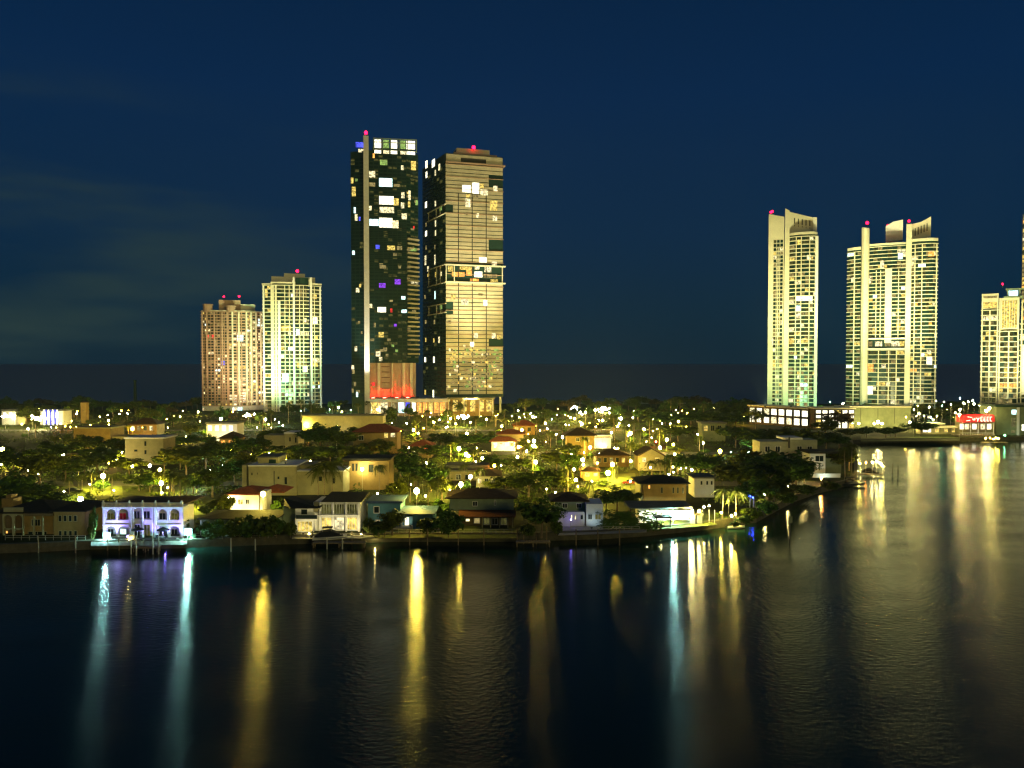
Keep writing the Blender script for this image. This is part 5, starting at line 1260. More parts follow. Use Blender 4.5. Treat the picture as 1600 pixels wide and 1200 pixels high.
for x in (-28, -14, 0, 14, 26):
    lit_pane(T, x * k, 13.15, z1 * 0.55, 8 * k, z1 * 0.6, 'y')
for x in (-26, -6, 14):
    p = Vector((AT(737, 600, 522).x + x * k, 528, GZ + 0.1)); fx = thing('flood_light', None, 'flood light', tuple(p)); auto(fx, 'amber ground light', p)
    b = MB(); b.box(-0.4, 0.4, -0.3, 0.3, 0, 0.3); b.build('housing', M['pole'], fx); b = MB(); b.box(-0.35, 0.35, -0.25, 0.25, 0.302, 0.36); b.build('lens', EL['gold'], fx)

# ---- hall, podium walls and restaurant on the far shore of the inlet
class Far(House):
    pass
T = thing('glass_hall', 'long hall with two rows of lit windows below the slender cream tower', 'building', (AT(1170, 600, 470).x, 470, GZ)); landmark('brightly lit window hall', (AT(1230, 600, 440).x, 440))
A_ = Vector((AT(1170, 600, 470).x, 470, 0)); B_ = Vector((AT(1264, 600, 436).x, 436, 0)); dv = B_ - A_; LL = dv.length; RZ = math.atan2(dv.y, dv.x); T.rotation_euler = (0, 0, RZ)
hz = 10.6
b = MB(); b.box(0, LL, 0.3, 14, 0, hz); b.build('wall', M['brown_wall'], T)
b = MB(); b.box(-0.5, LL + 0.3, -0.8, 14, hz + 0.004, hz + 0.7); b.build('roof', M['cream'], T)
rr = random.Random(5)
for row, (z0, z1) in enumerate(((0.9, 5.2), (5.9, 9.9))):
    for j in range(8):
        x0 = LL * j / 8 + 0.5; x1 = LL * (j + 1) / 8 - 0.3
        b = MB(); b.box(x0, x1, -0.15, 0.28, z0, z0 + 0.3); b.box(x0, x1, -0.15, 0.28, z1 - 0.3, z1); b.box(x0, x0 + 0.3, -0.15, 0.28, z0 + 0.3, z1 - 0.3); b.box(x1 - 0.3, x1, -0.15, 0.28, z0 + 0.3, z1 - 0.3)
        w = b.build('window', M['pole'], T); b = MB(); b.box(x0 + 0.3, x1 - 0.3, 0.16, 0.22, z0 + 0.3, z1 - 0.3); b.build('pane', E['W'] if rr.random() < 0.8 else E['w'], w)
T = thing('glass_hall', 'shorter wing with three rows of big brilliantly lit windows nearest the inlet', 'building', (B_.x + 0.5, 428, GZ)); landmark('three-row lit window wing', (AT(1300, 600, 425).x, 425))
k = 428 / F; LL = (1328 - 1266) * k; hz = 11.2
b = MB(); b.box(0, LL, 0.3, 14, 0, hz); b.build('wall', M['brown_wall'], T); b = MB(); b.box(-0.3, LL + 0.4, -0.8, 14, hz + 0.004, hz + 0.7); b.build('roof', M['cream'], T)
for row, (z0, z1) in enumerate(((0.4, 5.6), (6.0, 8.0), (8.5, 10.8))):
    for j in range(6):
        x0 = LL * j / 6 + 0.2; x1 = LL * (j + 1) / 6 - 0.15
        b = MB(); b.box(x0, x1, -0.15, 0.28, z0, z0 + 0.3); b.box(x0, x1, -0.15, 0.28, z1 - 0.3, z1); b.box(x0, x0 + 0.3, -0.15, 0.28, z0 + 0.3, z1 - 0.3); b.box(x1 - 0.3, x1, -0.15, 0.28, z0 + 0.3, z1 - 0.3)
        w = b.build('window', M['pole'], T); b = MB(); b.box(x0 + 0.3, x1 - 0.3, 0.16, 0.22, z0 + 0.3, z1 - 0.3); b.build('pane', E['W'] if (j + row) % 5 else E['y'], w)
h = House('parking_podium', 'long blank grey green podium wall below the wide cream tower', 'building', 1318, 1424, 635, 670, 'blank podium wall', Y=435, deep=12)
h.box('wall', M['grey_wall'], 1320, 1424, 637, 900, 0, 12); h.box('parapet', M['cream'], 1319, 1425, 635, 636.7, -0.4, 12.3)
for px in (1345, 1372, 1398): h.box('joint', M['dark_gap'], px, px + 0.7, 638, 662, -0.06, -0.01)
street_lamp(1372, 660, 'pale', 4, 0.6, 'big white lamp', 422); street_lamp(1332, 661, 'green', 3.5, 0.2, 'greenish lamp', 428); street_lamp(1422, 660, 'pale', 4, 0.5, 'white lamp', 425)
h = House('boathouse', 'tall plain grey building with one cool lit square window at the water', 'building', 1556, 1680, 633, 684, 'plain grey building', Y=392, deep=14)
h.box('wall', M['grey_wall'], 1558, 1680, 636, 900, 0, 14); h.box('parapet', M['core'], 1556, 1682, 633, 635.7, -0.4, 14.4); h.window(1581, 1589, 640, 648, 'c', 0, 0, 'grey_wall'); h.window(1581, 1588, 653, 667, None, 0, 0, 'grey_wall'); h.window(1581, 1588, 672, 677, None, 0, 0, 'grey_wall'); h.box('pilaster', M['white'], 1590, 1594, 636.5, 900, -0.25, -0.01); h.window(1597, 1606, 663, 673, 'W', 0, 0, 'grey_wall')
up_spot(1592, 386, 0.05, AT(1586, 600, 392).x, 392, GZ + 5, 420, (0.55, 1.0, 0.75), 140, 'cool ground light'); up_spot(1566, 383, 0.05, AT(1570, 600, 392).x, 392, GZ + 8, 700, (0.8, 1.0, 0.4), 140, 'cool ground light')
h = House('restaurant', 'open waterside restaurant with a red canopy carrying white letters', 'restaurant', 1498, 1556, 644, 682, 'red sign restaurant', Y=388, deep=9)
h.box('back_wall', M['villa'], 1500, 1555, 652, 900, 5, 9); 
b = MB(); b.prism([(h.X(1504), -1), (h.X(1552), -1), (h.X(1552), 4.9), (h.X(1504), 4.9)], h.Z(660), 0, [h.Z(659.5), h.Z(659.5), h.Z(648), h.Z(648)]); h.part('canopy_roof', M['red_paint'], b)
b = MB(); b.slab_xz([(h.X(1503), h.Z(660)), (h.X(1553), h.Z(658.5)), (h.X(1551), h.Z(648)), (h.X(1538), h.Z(646.5)), (h.X(1527), h.Z(650)), (h.X(1503), h.Z(650))], -1.5, -1.2); sgn = h.part('sign_board', M['red_paint'], b)
b = MB(); z = h.Z(657.5); u = 388 / F
def stroke(x0, z0, x1, z1, t=0.28):
    a = Vector((x0, z0)); c = Vector((x1, z1)); d_ = (c - a).normalized(); n_ = Vector((-d_.y, d_.x)) * t / 2
    b.slab_xz([tuple(a - n_), tuple(c - n_), tuple(c + n_), tuple(a + n_)], -1.62, -1.52)
X0 = h.X(1508)
for (p0, p1) in (((0, 0.1), (1.5, 0.35)), ((0.5, 1.9), (2.3, 1.6)), ((2.6, 1.4), (2.6, 0.5)), ((2.6, 0.5), (3.4, 0.5)), ((3.4, 1.4), (3.4, 0.5)), ((4.0, 1.5), (4.6, 0.7)), ((5.1, 1.5), (4.4, -0.2))): stroke(X0 + p0[0] * 1.25, z + p0[1] * 1.1, X0 + p1[0] * 1.25, z + p1[1] * 1.1)
X1 = h.X(1530.5)
for q in range(4):
    xx = X1 + q * 1.55
    stroke(xx, z, xx, z + 2.0); stroke(xx, z + 2.0, xx + 0.9, z + 2.0); stroke(xx, z, xx + 0.9, z); 
    if q != 3: stroke(xx, z + 1.0, xx + 0.8, z + 1.0)
b.build('lettering', E['W'], sgn)['kind'] = 'stuff'
for a, k in ((1500, 'W'), (1508, 'w'), (1520, 'W'), (1533, 'w'), (1543, 'W')): h.window(a, a + 7, 662, 671, k, 5.0, 0)
for px in (1504, 1516, 1528, 1540, 1552): b = MB(); b.cyl(h.X(px), -0.8, 0, h.Z(660) - 0.01, 0.14, 6); h.part('post', M['white'], b)
h.box('rail', M['white'], 1502, 1553, 676, 677, -1.6, -1.45); h.box('deck', M['deck_wood'], 1500, 1556, 680, 900, -2.2, 4.9)
for k in range(14): b = MB(); px = 1503 + k * 3.8; b.box(h.X(px) - 0.06, h.X(px) + 0.06, -1.58, -1.47, h.Z(680, -1.5), h.Z(677.1, -1.5)); h.part('rail_post', M['white'], b)
for px, py in ((1500, 640), (1546, 638), (1499, 648), (1541, 642)): street_lamp(px, py, 'pale', 8, 0.5, 'big white mast lamp', 384)
up_spot(1520, 385, 2, AT(1527, 600, 387).x, 386.6, GZ + 6.5, 800, (1, 0.9, 0.8), 140, 'sign light')
h = House('terrace', 'low yellow lit waterside terrace building with pale roof lines', 'building', 1438, 1500, 660, 681, 'yellow lit terrace', Y=396, deep=7)
h.box('wall', M['villa'], 1440, 1499, 666, 900, 2, 7); h.box('roof', M['cream'], 1438, 1478, 661.5, 663.3, -0.5, 7.2); h.box('lower_roof', M['cream'], 1456, 1500, 667, 668.6, -1.4, 1.9)
for a, k in ((1443, 'W'), (1450, 'W'), (1462, 'y'), (1476, 'y'), (1488, 'y')): h.window(a, a + 6, 669.5, 675.5, k, 2.0, 0)
up_spot(1470, 391, 0.05, AT(1470, 600, 398).x, 398, GZ + 2.5, 1800, (1, 0.85, 0.3), 150, 'warm ground light')
sheet('lawn', [(1345, 690), (1345, 682), (1500, 683), (1500, 689)], M['lawn'], 'grass bank along the far shore of the inlet', 0.03)
for px in (1352, 1392, 1430, 1470):
    up_spot(px, 383, 4.0, AT(px, 600, 383.2).x, 383.2, GZ, 1500, (0.85, 1.0, 0.22), 168, 'added bank floodlight on post', 0.2, down=True)  # spots added to light the grass bank green
    b = MB(); b.cyl(0, 0, -4.0, -0.005, 0.06, 6); b.build('pole', M['pole'], AUTO[-1][0])
# ------------------------------------------------------------------ lamps of the island
LAMPS = [(717, 701, 'warm'), (728, 710, 'warm'), (754, 716, 'warm'), (834, 689, 'white'), (837, 722, 'warm'), (855, 670, 'pale'), (784, 666, 'warm'), (909, 662, 'white'), (869, 679, 'pale'), (879, 683, 'pale'), (900, 750, 'warm'), (854, 764, 'warm'),
         (735, 745, 'white'), (720, 757, 'warm'), (646, 672, 'warm'), (651, 767, 'warm'), (950, 739, 'warm'), (957, 726, 'warm'), (922, 699, 'warm'), (995, 707, 'warm'), (985, 677, 'warm'), (970, 654, 'white'), (704, 654, 'gold'), (1006, 671, 'warm'),
         (1042, 687, 'warm'), (1125, 705, 'gold'), (1099, 692, 'pale'), (1090, 679, 'pale'), (1162, 652, 'gold'), (496, 665, 'pale'), (471, 682, 'pale'), (526, 687, 'pale'), (570, 662, 'warm'), (639, 700, 'pale'), (325, 668, 'warm'), (161, 744, 'warm'),
         (126, 780, 'white'), (51, 711, 'pale'), (44, 670, 'pale'), (199, 646, 'pale'), (120, 646, 'pale'), (252, 755, 'warm'), (207, 670, 'gold'), (4, 702, 'warm'), (445, 720, 'warm'), (1297, 628, 'green'), (1317, 631, 'white'), (1462, 627, 'white'),
         (610, 668, 'pale'), (678, 660, 'gold'), (760, 655, 'gold'), (884, 664, 'pale'), (800, 650, 'pale'), (1020, 655, 'pale'), (590, 640, 'white'), (530, 636, 'cyan'), (415, 655, 'white'), (490, 652, 'green')]
for px, py, k in LAMPS:
    street_lamp(px, py, k, r=(0.60 if (px, py) == (651, 767) else 0.16 if (px, py) == (854, 764) else 0.56) if k in ('warm', 'white', 'gold') else 0.34, h=7.6 if (px, py) == (651, 767) else 4.6, words={'warm': 'street lamp with warm globe', 'white': 'street lamp with white globe', 'pale': 'small pale lamp on a post', 'gold': 'street lamp with amber globe', 'green': 'greenish lamp on a post', 'cyan': 'bluish lamp on a post'}[k])
rl2 = random.Random(8)
for px, py, k, r, h in ((942, 638, 'white', 1.3, 9), (901, 637, 'white', 0.9, 9), (725, 652, 'white', 1.1, 6), (346, 654, 'cyan', 0.6, 7), (345, 655, 'white', 0.7, 6), (59, 654, 'white', 1.0, 6), (50, 650, 'white', 0.6, 7), (8, 650, 'white', 0.8, 7), (388, 648, 'white', 0.8, 6), (1372, 658, 'white', 0.4, 5),
                        (930, 641, 'warm', 0.7, 8), (952, 645, 'warm', 0.6, 8), (915, 644, 'warm', 0.5, 8), (735, 660, 'gold', 0.5, 5), (712, 662, 'gold', 0.4, 5), (1500, 622, 'cyan', 0.5, 10), (1520, 626, 'white', 0.5, 10), (1534, 628, 'white', 0.5, 9), (1475, 628, 'white', 0.4, 9)):
    street_lamp(px, py, k, h, r * 0.8, 'very bright mast lamp', cat='mast light', name='mast_light', group='bright mast lights in the distance', Y=None)
    if r > 0.7:                 # extra globes round the first one imitate its bloom
        L_ = AUTO[-1][0]; g_ = [c for c in L_.children if c.name.startswith('globe')][0]
        for k_ in range(7):
            a_ = 2 * PI * k_ / 7 + px
            q_ = rl2.uniform(0.35, 0.8); put('globe', g_.data, L_, (rl2.gauss(0, 1) * r * 2.2, 0.2 * k_, g_.location.z + rl2.uniform(-1.0, 0.9) * r), 0, (q_, q_, q_))
        b = MB(); b.box(-r * 3.4, r * 3.4, 1.6, 1.75, g_.location.z - 0.1, g_.location.z + 0.1); b.build('bracket', M['pole'], L_)  # bracket added to carry the bloom globes
for px, py, k in ((1127, 801, 'warm'), (1149, 803, 'warm'), (1143, 806, 'pale'), (1100, 792, 'pale'), (1108, 790, 'pale'), (1165, 752, 'pale'), (1195, 772, 'pale'), (1283, 748, 'pale'), (1231, 760, 'pale'), (1252, 742, 'pale'), (1258, 741, 'pale'), (1284, 746, 'orange'),
                  (610, 742, 'pale'), (566, 772, 'white'), (480, 757, 'warm'), (590, 771, 'pale'), (642, 757, 'pale'), (685, 752, 'warm'), (665, 775, 'warm'), (620, 762, 'pale'), (300, 792, 'pale'), (253, 770, 'warm'), (262, 762, 'warm'), (140, 757, 'warm'), (178, 766, 'warm'),
                  (100, 768, 'pale'), (44, 735, 'warm'), (60, 740, 'pale'), (2, 726, 'warm'), (232, 742, 'pale'), (310, 753, 'cyan'), (316, 751, 'pale'), (348, 728, 'cyan'), (328, 735, 'pale'), (868, 769, 'pale'), (903, 760, 'warm'), (925, 752, 'warm'), (985, 752, 'warm'), (992, 746, 'warm'), (930, 776, 'pale'),
                  (938, 780, 'warm'), (1045, 741, 'pale'), (1052, 738, 'pale'), (1090, 728, 'warm'), (1072, 731, 'pale'), (1064, 732, 'pale'), (1120, 720, 'green'), (1142, 707, 'cyan'), (1170, 706, 'cyan'), (668, 748, 'gold'), (697, 760, 'gold'), (703, 766, 'warm'), (745, 700, 'warm'), (775, 722, 'gold'), (783, 727, 'warm'),
                  (905, 716, 'pale'), (975, 712, 'warm'), (960, 700, 'pale'), (1010, 690, 'warm'), (1018, 684, 'pale'), (1025, 690, 'red'), (940, 690, 'violet'), (1056, 641, 'pale'), (1066, 642, 'orange'), (1074, 645, 'orange'), (1083, 652, 'pale'), (1105, 648, 'violet'), (1110, 645, 'pale'), (1115, 637, 'pale'), (1140, 647, 'pale'),
                  (820, 652, 'warm'), (828, 645, 'orange'), (850, 650, 'warm'), (862, 655, 'green'), (843, 645, 'white'), (870, 648, 'pale'), (880, 645, 'orange'), (888, 650, 'gold'), (765, 645, 'gold'), (775, 650, 'orange'), (690, 648, 'orange'), (740, 640, 'gold'), (720, 636, 'gold'), (752, 634, 'gold'), (660, 650, 'orange'), (672, 652, 'warm'), (612, 660, 'white'), (600, 652, 'pale'),
                  (560, 640, 'green'), (548, 641, 'cyan'), (515, 640, 'cyan'), (455, 640, 'white'), (470, 642, 'green'), (430, 655, 'white'), (436, 660, 'cyan'), (424, 668, 'warm'), (402, 668, 'warm'), (375, 662, 'warm'), (380, 650, 'orange'), (365, 640, 'orange'), (290, 668, 'gold'), (262, 668, 'warm'), (240, 668, 'warm'), (228, 662, 'warm'), (272, 650, 'gold'),
                  (212, 668, 'warm'), (160, 665, 'violet'), (141, 664, 'pale'), (95, 662, 'orange'), (102, 666, 'orange'), (110, 667, 'orange'), (112, 658, 'warm'), (88, 668, 'orange'), (80, 668, 'violet'), (30, 646, 'warm'), (38, 655, 'warm'), (168, 648, 'pale'), (1440, 640, 'warm'), (1450, 645, 'gold'), (1432, 650, 'white'), (1455, 652, 'cyan'), (1468, 648, 'white'), (1480, 640, 'gold'),
                  (1420, 645, 'warm'), (1411, 634, 'warm'), (1490, 652, 'gold'), (1552, 686, 'warm'), (1560, 685, 'warm'), (1340, 640, 'green'), (1570, 680, 'green')):
    spark(px, py, k, r={'violet': 0.25, 'red': 0.3, 'orange': 0.30}.get(k, 0.20), words={'warm': 'small warm garden light', 'white': 'small white garden light', 'pale': 'small pale garden light', 'gold': 'small amber garden light', 'green': 'small green garden light', 'cyan': 'small bluish garden light', 'violet': 'small violet garden light', 'red': 'small red garden light', 'orange': 'small orange garden light'}[k])
street_lamp(1172, 776, 'blue', 2.5, 0.20, 'deep blue glowing lamp', 190, cat='garden light', name='garden_light'); street_lamp(1177, 777, 'blue', 2.4, 0.20, 'second deep blue glowing lamp', 190.5, cat='garden light', name='garden_light')

for px, py, r, k, h in ((1428, 640, .5, 'white', 3), (1436, 646, .6, 'white', 3), (1444, 650, .4, 'warm', 3), (1452, 636, .5, 'white', 4), (1458, 656, .4, 'cyan', 3), (1464, 650, .5, 'white', 3), (1472, 634, .4, 'green', 4), (1486, 632, .45, 'white', 4), (1506, 630, .7, 'white', 5), (1513, 628, .6, 'white', 5), (1522, 631, .7, 'white', 5), (1530, 633, .6, 'white', 5), (1493, 645, .6, 'white', 4), (1497, 652, .6, 'white', 4), (1428, 668, .5, 'white', 3), (1342, 662, .7, 'white', 3), (1378, 662, .8, 'white', 3), (1366, 662, .7, 'white', 3), (1450, 672, .5, 'white', 3), (1310, 664, .5, 'warm', 3), (1596, 668, .6, 'white', 3), (1548, 645, .7, 'white', 5), (1542, 640, .5, 'white', 6), (1434, 634, .4, 'gold', 4), (1416, 652, .4, 'gold', 3)):
    key = {'cyan': 'pale', 'white': 'pale', 'warm': 'pale'}.get(k, k)
    street_lamp(px, py, key, h, r * 0.56, 'bright lamp of the far shore', cat='street lamp', Y=(424 if px < 1425 else 402) if py > 640 else 412, name='street_lamp', group='lamps along the far shore')
sheet('lawn', [(100, 776), (98, 757), (190, 752), (192, 774)], M['lawn'], 'brightly lit lawn behind the mansions', 0.03)
sheet('lawn', [(284, 806), (284, 790), (330, 789), (336, 804)], M['lawn'], 'brightly lit strip of lawn beside the violet lit mansion', 0.03)
sheet('lawn', [(905, 778), (920, 742), (992, 740), (1000, 764)], M['lawn'], 'brightly lit lawn behind the white cube house', 0.13)
for px, py, Y, w in ((120, 768, None, 1500), (160, 765, None, 2200), (305, 797, None, 2000), (935, 757, None, 2600), (965, 752, None, 2600), (700, 790, None, 1500), (660, 782, None, 1300), (255, 772, None, 1800), (1140, 815, None, 900), (1000, 752, None, 900), (1090, 738, None, 500), (680, 775, None, 1200)):
    Yg = 1209 * 36.4 / (py - 568.0); p = AT(px, 600, Yg)
    up_spot(px, Yg, 5.2, p.x, Yg + 0.5, GZ, w * 6.5, (1.0, 0.84, 0.12), 165, 'post mounted garden floodlight', 0.2, down=True)
    b = MB(); b.cyl(0, 0, -5.2, -0.005, 0.06, 6); b.build('pole', M['pole'], AUTO[-1][0])

rl = random.Random(404)
for k in range(215):            # the many small lights between the trees farther back
    py = rl.uniform(640, 735) if k % 3 else rl.uniform(636, 668); px = rl.choice([rl.uniform(800, 1090), rl.uniform(560, 1060), rl.uniform(10, 560)])
    if 660 > py and 300 < px < 520 and rl.random() < .5: continue
    key = rl.choice(['warm', 'pale', 'gold', 'warm', 'orange', 'white', 'gold'])
    spark(px, py, key, rl.choice([0.2, 0.28, 0.34, 0.5]) * rl.uniform(0.8, 1.25), rl.uniform(1.5, 5), 'small %s garden light' % {'pale': 'pale', 'gold': 'amber', 'warm': 'warm', 'orange': 'orange', 'white': 'white'}[key])
# ------------------------------------------------------------------ plants
rv = random.Random(21)
def clump_mesh(name, m, n, leaf, seed, shape='round'):
    r = random.Random(seed); v = []; f = []
    cl = []
    nc = 26 if shape != 'hedge' else 60
    for k in range(nc):
        while True:
            x, y, z = r.uniform(-1, 1), r.uniform(-1, 1), r.uniform(-1, 1)
            if shape == 'hedge' or x * x + y * y + z * z < 1: break
        if shape == 'round': s = 0.72; z = z * 0.8
        elif shape == 'dome': s = 0.78; z = abs(z) ** 1.2 * 1.5 - 0.72
        elif shape == 'tall': s = 0.6 * (1 - 0.25 * z)
        else: s = 0.82
        cl.append((x * s, y * s, z * (0.72 if shape != 'hedge' else 0.8), r.uniform(0.16, 0.34)))
    for k in range(n):
        c = cl[k % nc]
        d = Vector((r.gauss(0, 1), r.gauss(0, 1), r.gauss(0, 1))).normalized() * c[3] * (r.random() ** 0.4)
        p = Vector((c[0], c[1], c[2])) + d
        nn = (d.normalized() + Vector((r.gauss(0, 0.6), r.gauss(0, 0.6), r.gauss(0.3, 0.6)))).normalized()
        u = nn.orthogonal().normalized(); w = nn.cross(u); a = r.uniform(0, PI); u, w = u * math.cos(a) + w * math.sin(a), w * math.cos(a) - u * math.sin(a)
        l = leaf * r.uniform(0.6, 1.4); i = len(v)
        P = [p - u * l, p + w * l * 0.55, p + u * l, p - w * l * 0.55]
        for q in P: v.append((q.x * 0.5, q.y * 0.5, (q.z + 1) * 0.5))
        f.append((i, i + 1, i + 2, i + 3))
    me = bpy.data.meshes.new(name); me.from_pydata(v, [], f); me.materials.append(M[m]); return me
CROWN = {'round': [clump_mesh('crown', 'leaf_a', 1700, 0.085, 1), clump_mesh('crown', 'leaf_c', 1700, 0.085, 2), clump_mesh('crown', 'leaf_b', 1700, 0.09, 3)],
         'dome': [clump_mesh('crown', 'leaf_a', 1900, 0.075, 4, 'dome'), clump_mesh('crown', 'leaf_b', 1900, 0.075, 5, 'dome'), clump_mesh('crown', 'leaf_warm', 1900, 0.08, 6, 'dome')],
         'tall': [clump_mesh('crown', 'leaf_c', 1500, 0.09, 7, 'tall'), clump_mesh('crown', 'leaf_a', 1500, 0.09, 8, 'tall')],
         'bush': [clump_mesh('foliage', 'leaf_a', 1000, 0.11, 9), clump_mesh('foliage', 'leaf_c', 1000, 0.11, 10)],
         'hedge': [clump_mesh('foliage', 'leaf_c', 2600, 0.07, 12, 'hedge')]}
def trunk_mesh(seed):
    r = random.Random(seed); b = MB()
    b.tube([(0, 0, 0), (0.01, 0.01, 0.3), (0.03, -0.01, 0.62)], [0.035, 0.026, 0.016], 6)
    for k in range(4):
        a = r.uniform(0, 2 * PI); z = r.uniform(0.3, 0.45)
        b.tube([(0.01, 0.0, z), (0.13 * math.cos(a), 0.13 * math.sin(a), z + 0.14), (0.25 * math.cos(a), 0.25 * math.sin(a), z + 0.3)], [0.016, 0.011, 0.006], 5)
    return b.mesh('trunk', M['trunk'])
TRUNK = [trunk_mesh(1), trunk_mesh(2), trunk_mesh(3)]
TWORD = {'round': 'dark round leafy tree', 'dome': 'broad spreading tree', 'tall': 'tall narrow leafy tree'}
MW = {'leaf_dark': 'dark ', 'leaf_olive': 'olive ', 'leaf_green': 'deep green ', 'leaf_brown': 'brownish '}
NTREE = [0]
def tree(x, Y, h, w, kind='round', z=GZ):
    NTREE[0] += 1
    me = rv.choice(CROWN[kind])
    T = thing('tree', None, 'tree', (x, Y, z), rv.uniform(0, 6.28), 'leafy trees of the island')
    base = 0.22 if kind != 'tall' else 0.12
    w *= 1.28
    put('crown', me, T, (0, 0, h * base), 0, (w, w, h * (1 - base)))
    put('trunk', rv.choice(TRUNK), T, (0, 0, 0), 0, (h * 0.9, h * 0.9, h * 0.95))
    col = MW[me.materials[0].name]
    auto(T, (col + {'round': 'round leafy tree', 'dome': 'broad spreading tree', 'tall': 'tall narrow tree'}[kind]), (x, Y))
    return T
def bush(px, ytop, ybase, wpx, label=None, kind='bush'):
    Y = 1209 * 36.4 / (ybase - 568.0); p = AT(px, 600, Y); h = AT(px, ytop, Y).z - GZ; w = wpx * Y / F
    T = thing('bush' if kind == 'bush' else 'hedge', label, 'bush' if kind == 'bush' else 'hedge', (p.x, Y, GZ), rv.uniform(0, 6.28) if kind == 'bush' else 0, None if label else 'bushes of the waterfront gardens')
    put('foliage', rv.choice(CROWN[kind]), T, (0, 0, -h * 0.06), 0, (w * 1.15, w * 1.0 if kind == 'bush' else 2.2, h * 1.05))
    b = MB(); b.cyl(0, 0, 0, h * 0.4, 0.08, 5); b.build('stem', M['trunk'], T)
    if not label: auto(T, 'dark leafy bush', (p.x, Y))
    FOOT.append((p.x - w / 3, p.x + w / 3, Y - 1, Y + 1))
    return T
def tree_px(px, ytop, ybase, wpx, kind='round'):
    Y = 1209 * 36.4 / (ybase - 568.0); p = AT(px, 600, Y); h = AT(px, ytop, Y).z - GZ
    return tree(p.x, Y, h, wpx * Y / F, kind)
for a in [(20, 690, 745, 60), (60, 700, 758, 70), (38, 738, 800, 80), (90, 682, 730, 70), (100, 712, 752, 64), (20, 728, 790, 60), (150, 692, 738, 80), (130, 706, 740, 60), (200, 712, 742, 56), (290, 690, 742, 80), (320, 682, 733, 70), (352, 690, 740, 60), (330, 722, 778, 60), (300, 738, 772, 50), (372, 678, 718, 56),
          (62, 756, 806, 90, 'dome'), (112, 762, 806, 60, 'dome'), (22, 752, 808, 60), (345, 768, 812, 40), (215, 735, 768, 44), (232, 738, 770, 36), (385, 700, 745, 40), (365, 712, 755, 50),
          (500, 655, 708, 70), (540, 660, 712, 70), (470, 690, 716, 50), (560, 690, 738, 56), (450, 692, 715, 40), (585, 682, 718, 60), (600, 700, 742, 60), (625, 692, 750, 66), (645, 708, 762, 56), (515, 690, 728, 70), (485, 700, 722, 60), (545, 704, 730, 50),
          (620, 738, 800, 36), (672, 716, 770, 56), (690, 738, 782, 40), (705, 690, 716, 50), (668, 690, 722, 56), (688, 672, 700, 44), (745, 672, 702, 60), (705, 678, 704, 44), (770, 706, 742, 44), (790, 735, 778, 60, 'dome'), (826, 728, 778, 70, 'dome'), (862, 728, 770, 50), (882, 738, 772, 44), (808, 712, 740, 50), (870, 700, 735, 50),
          (846, 768, 842, 76), (612, 790, 838, 40), (600, 806, 840, 44), (965, 754, 800, 56), (948, 762, 800, 40), (986, 760, 802, 36), (888, 690, 718, 40), (1060, 704, 742, 50), (1100, 702, 748, 64), (1080, 706, 742, 44), (1130, 712, 752, 50), (1160, 715, 776, 80), (1200, 708, 782, 84), (1228, 702, 760, 56), (1180, 740, 798, 60), (1212, 746, 790, 60), (1246, 722, 764, 56),
          (1312, 694, 742, 44), (1328, 690, 736, 30), (1296, 696, 730, 30), (1205, 696, 770, 100), (1240, 698, 762, 80), (1176, 694, 758, 70), (130, 674, 716, 50), (158, 676, 714, 50), (186, 682, 716, 44), (565, 664, 700, 50), (592, 662, 698, 40), (1292, 670, 702, 50), (1266, 674, 707, 60), (1240, 672, 703, 50), (1212, 674, 706, 60), (1312, 674, 703, 40), (1180, 676, 712, 50), (1150, 660, 700, 60), (1192, 664, 704, 80), (1225, 662, 704, 70), (1255, 664, 706, 60), (1040, 640, 668, 60), (1080, 636, 668, 70), (1120, 636, 670, 70), (1020, 632, 660, 50), (1150, 640, 668, 50), (1060, 660, 690, 60), (1110, 660, 684, 60), (960, 640, 662, 40), (940, 655, 676, 60, 'dome'), (845, 636, 660, 50),
          (1310, 636, 672, 44, 'dome'), (1290, 650, 684, 40), (1330, 668, 684, 40), (1355, 664, 684, 44), (1385, 666, 684, 40), (1400, 664, 683, 36), (1440, 652, 682, 50), (1335, 628, 650, 60, 'dome'), (1410, 628, 652, 40), (1440, 626, 652, 50), (1475, 622, 650, 50), (1515, 622, 650, 60), (1545, 628, 655, 30), (1495, 630, 660, 30),
          (440, 664, 690, 50), (400, 680, 712, 50), (420, 694, 718, 56), (395, 712, 745, 20), (265, 680, 705, 40), (300, 676, 700, 50), (280, 700, 735, 50), (180, 690, 715, 40), (255, 704, 740, 40)]:
    tree_px(*a)
for a in [(700, 788, 842, 60), (668, 800, 838, 40), (385, 806, 844, 46), (412, 796, 846, 50), (372, 798, 842, 50), (345, 804, 844, 44), (395, 796, 838, 44), (318, 808, 842, 30), (430, 796, 842, 40), (360, 814, 842, 40), (330, 820, 846, 36), (452, 806, 842, 26), (590, 812, 840, 34), (575, 800, 836, 24), (825, 812, 842, 30), (870, 806, 838, 26), (690, 772, 812, 40), (1150, 812, 826, 20), (1165, 800, 822, 30), (1175, 786, 815, 40), (1200, 776, 806, 40), (1230, 762, 790, 40), (1262, 752, 775, 40), (1300, 748, 768, 34),
          (320, 782, 806, 30), (435, 775, 812, 34), (470, 772, 800, 50), (500, 770, 798, 50), (530, 772, 796, 40), (288, 802, 832, 14)]:
    bush(*a)
T = bush(988, 797, 829, 92, 'long clipped dark hedge beside the bright white pavilion', 'hedge')
bush(143, 780, 846, 15, 'narrow column of dark foliage beside the violet lit mansion', 'bush')
bush(140, 806, 848, 14, 'low lit shrub under the narrow foliage column', 'bush')

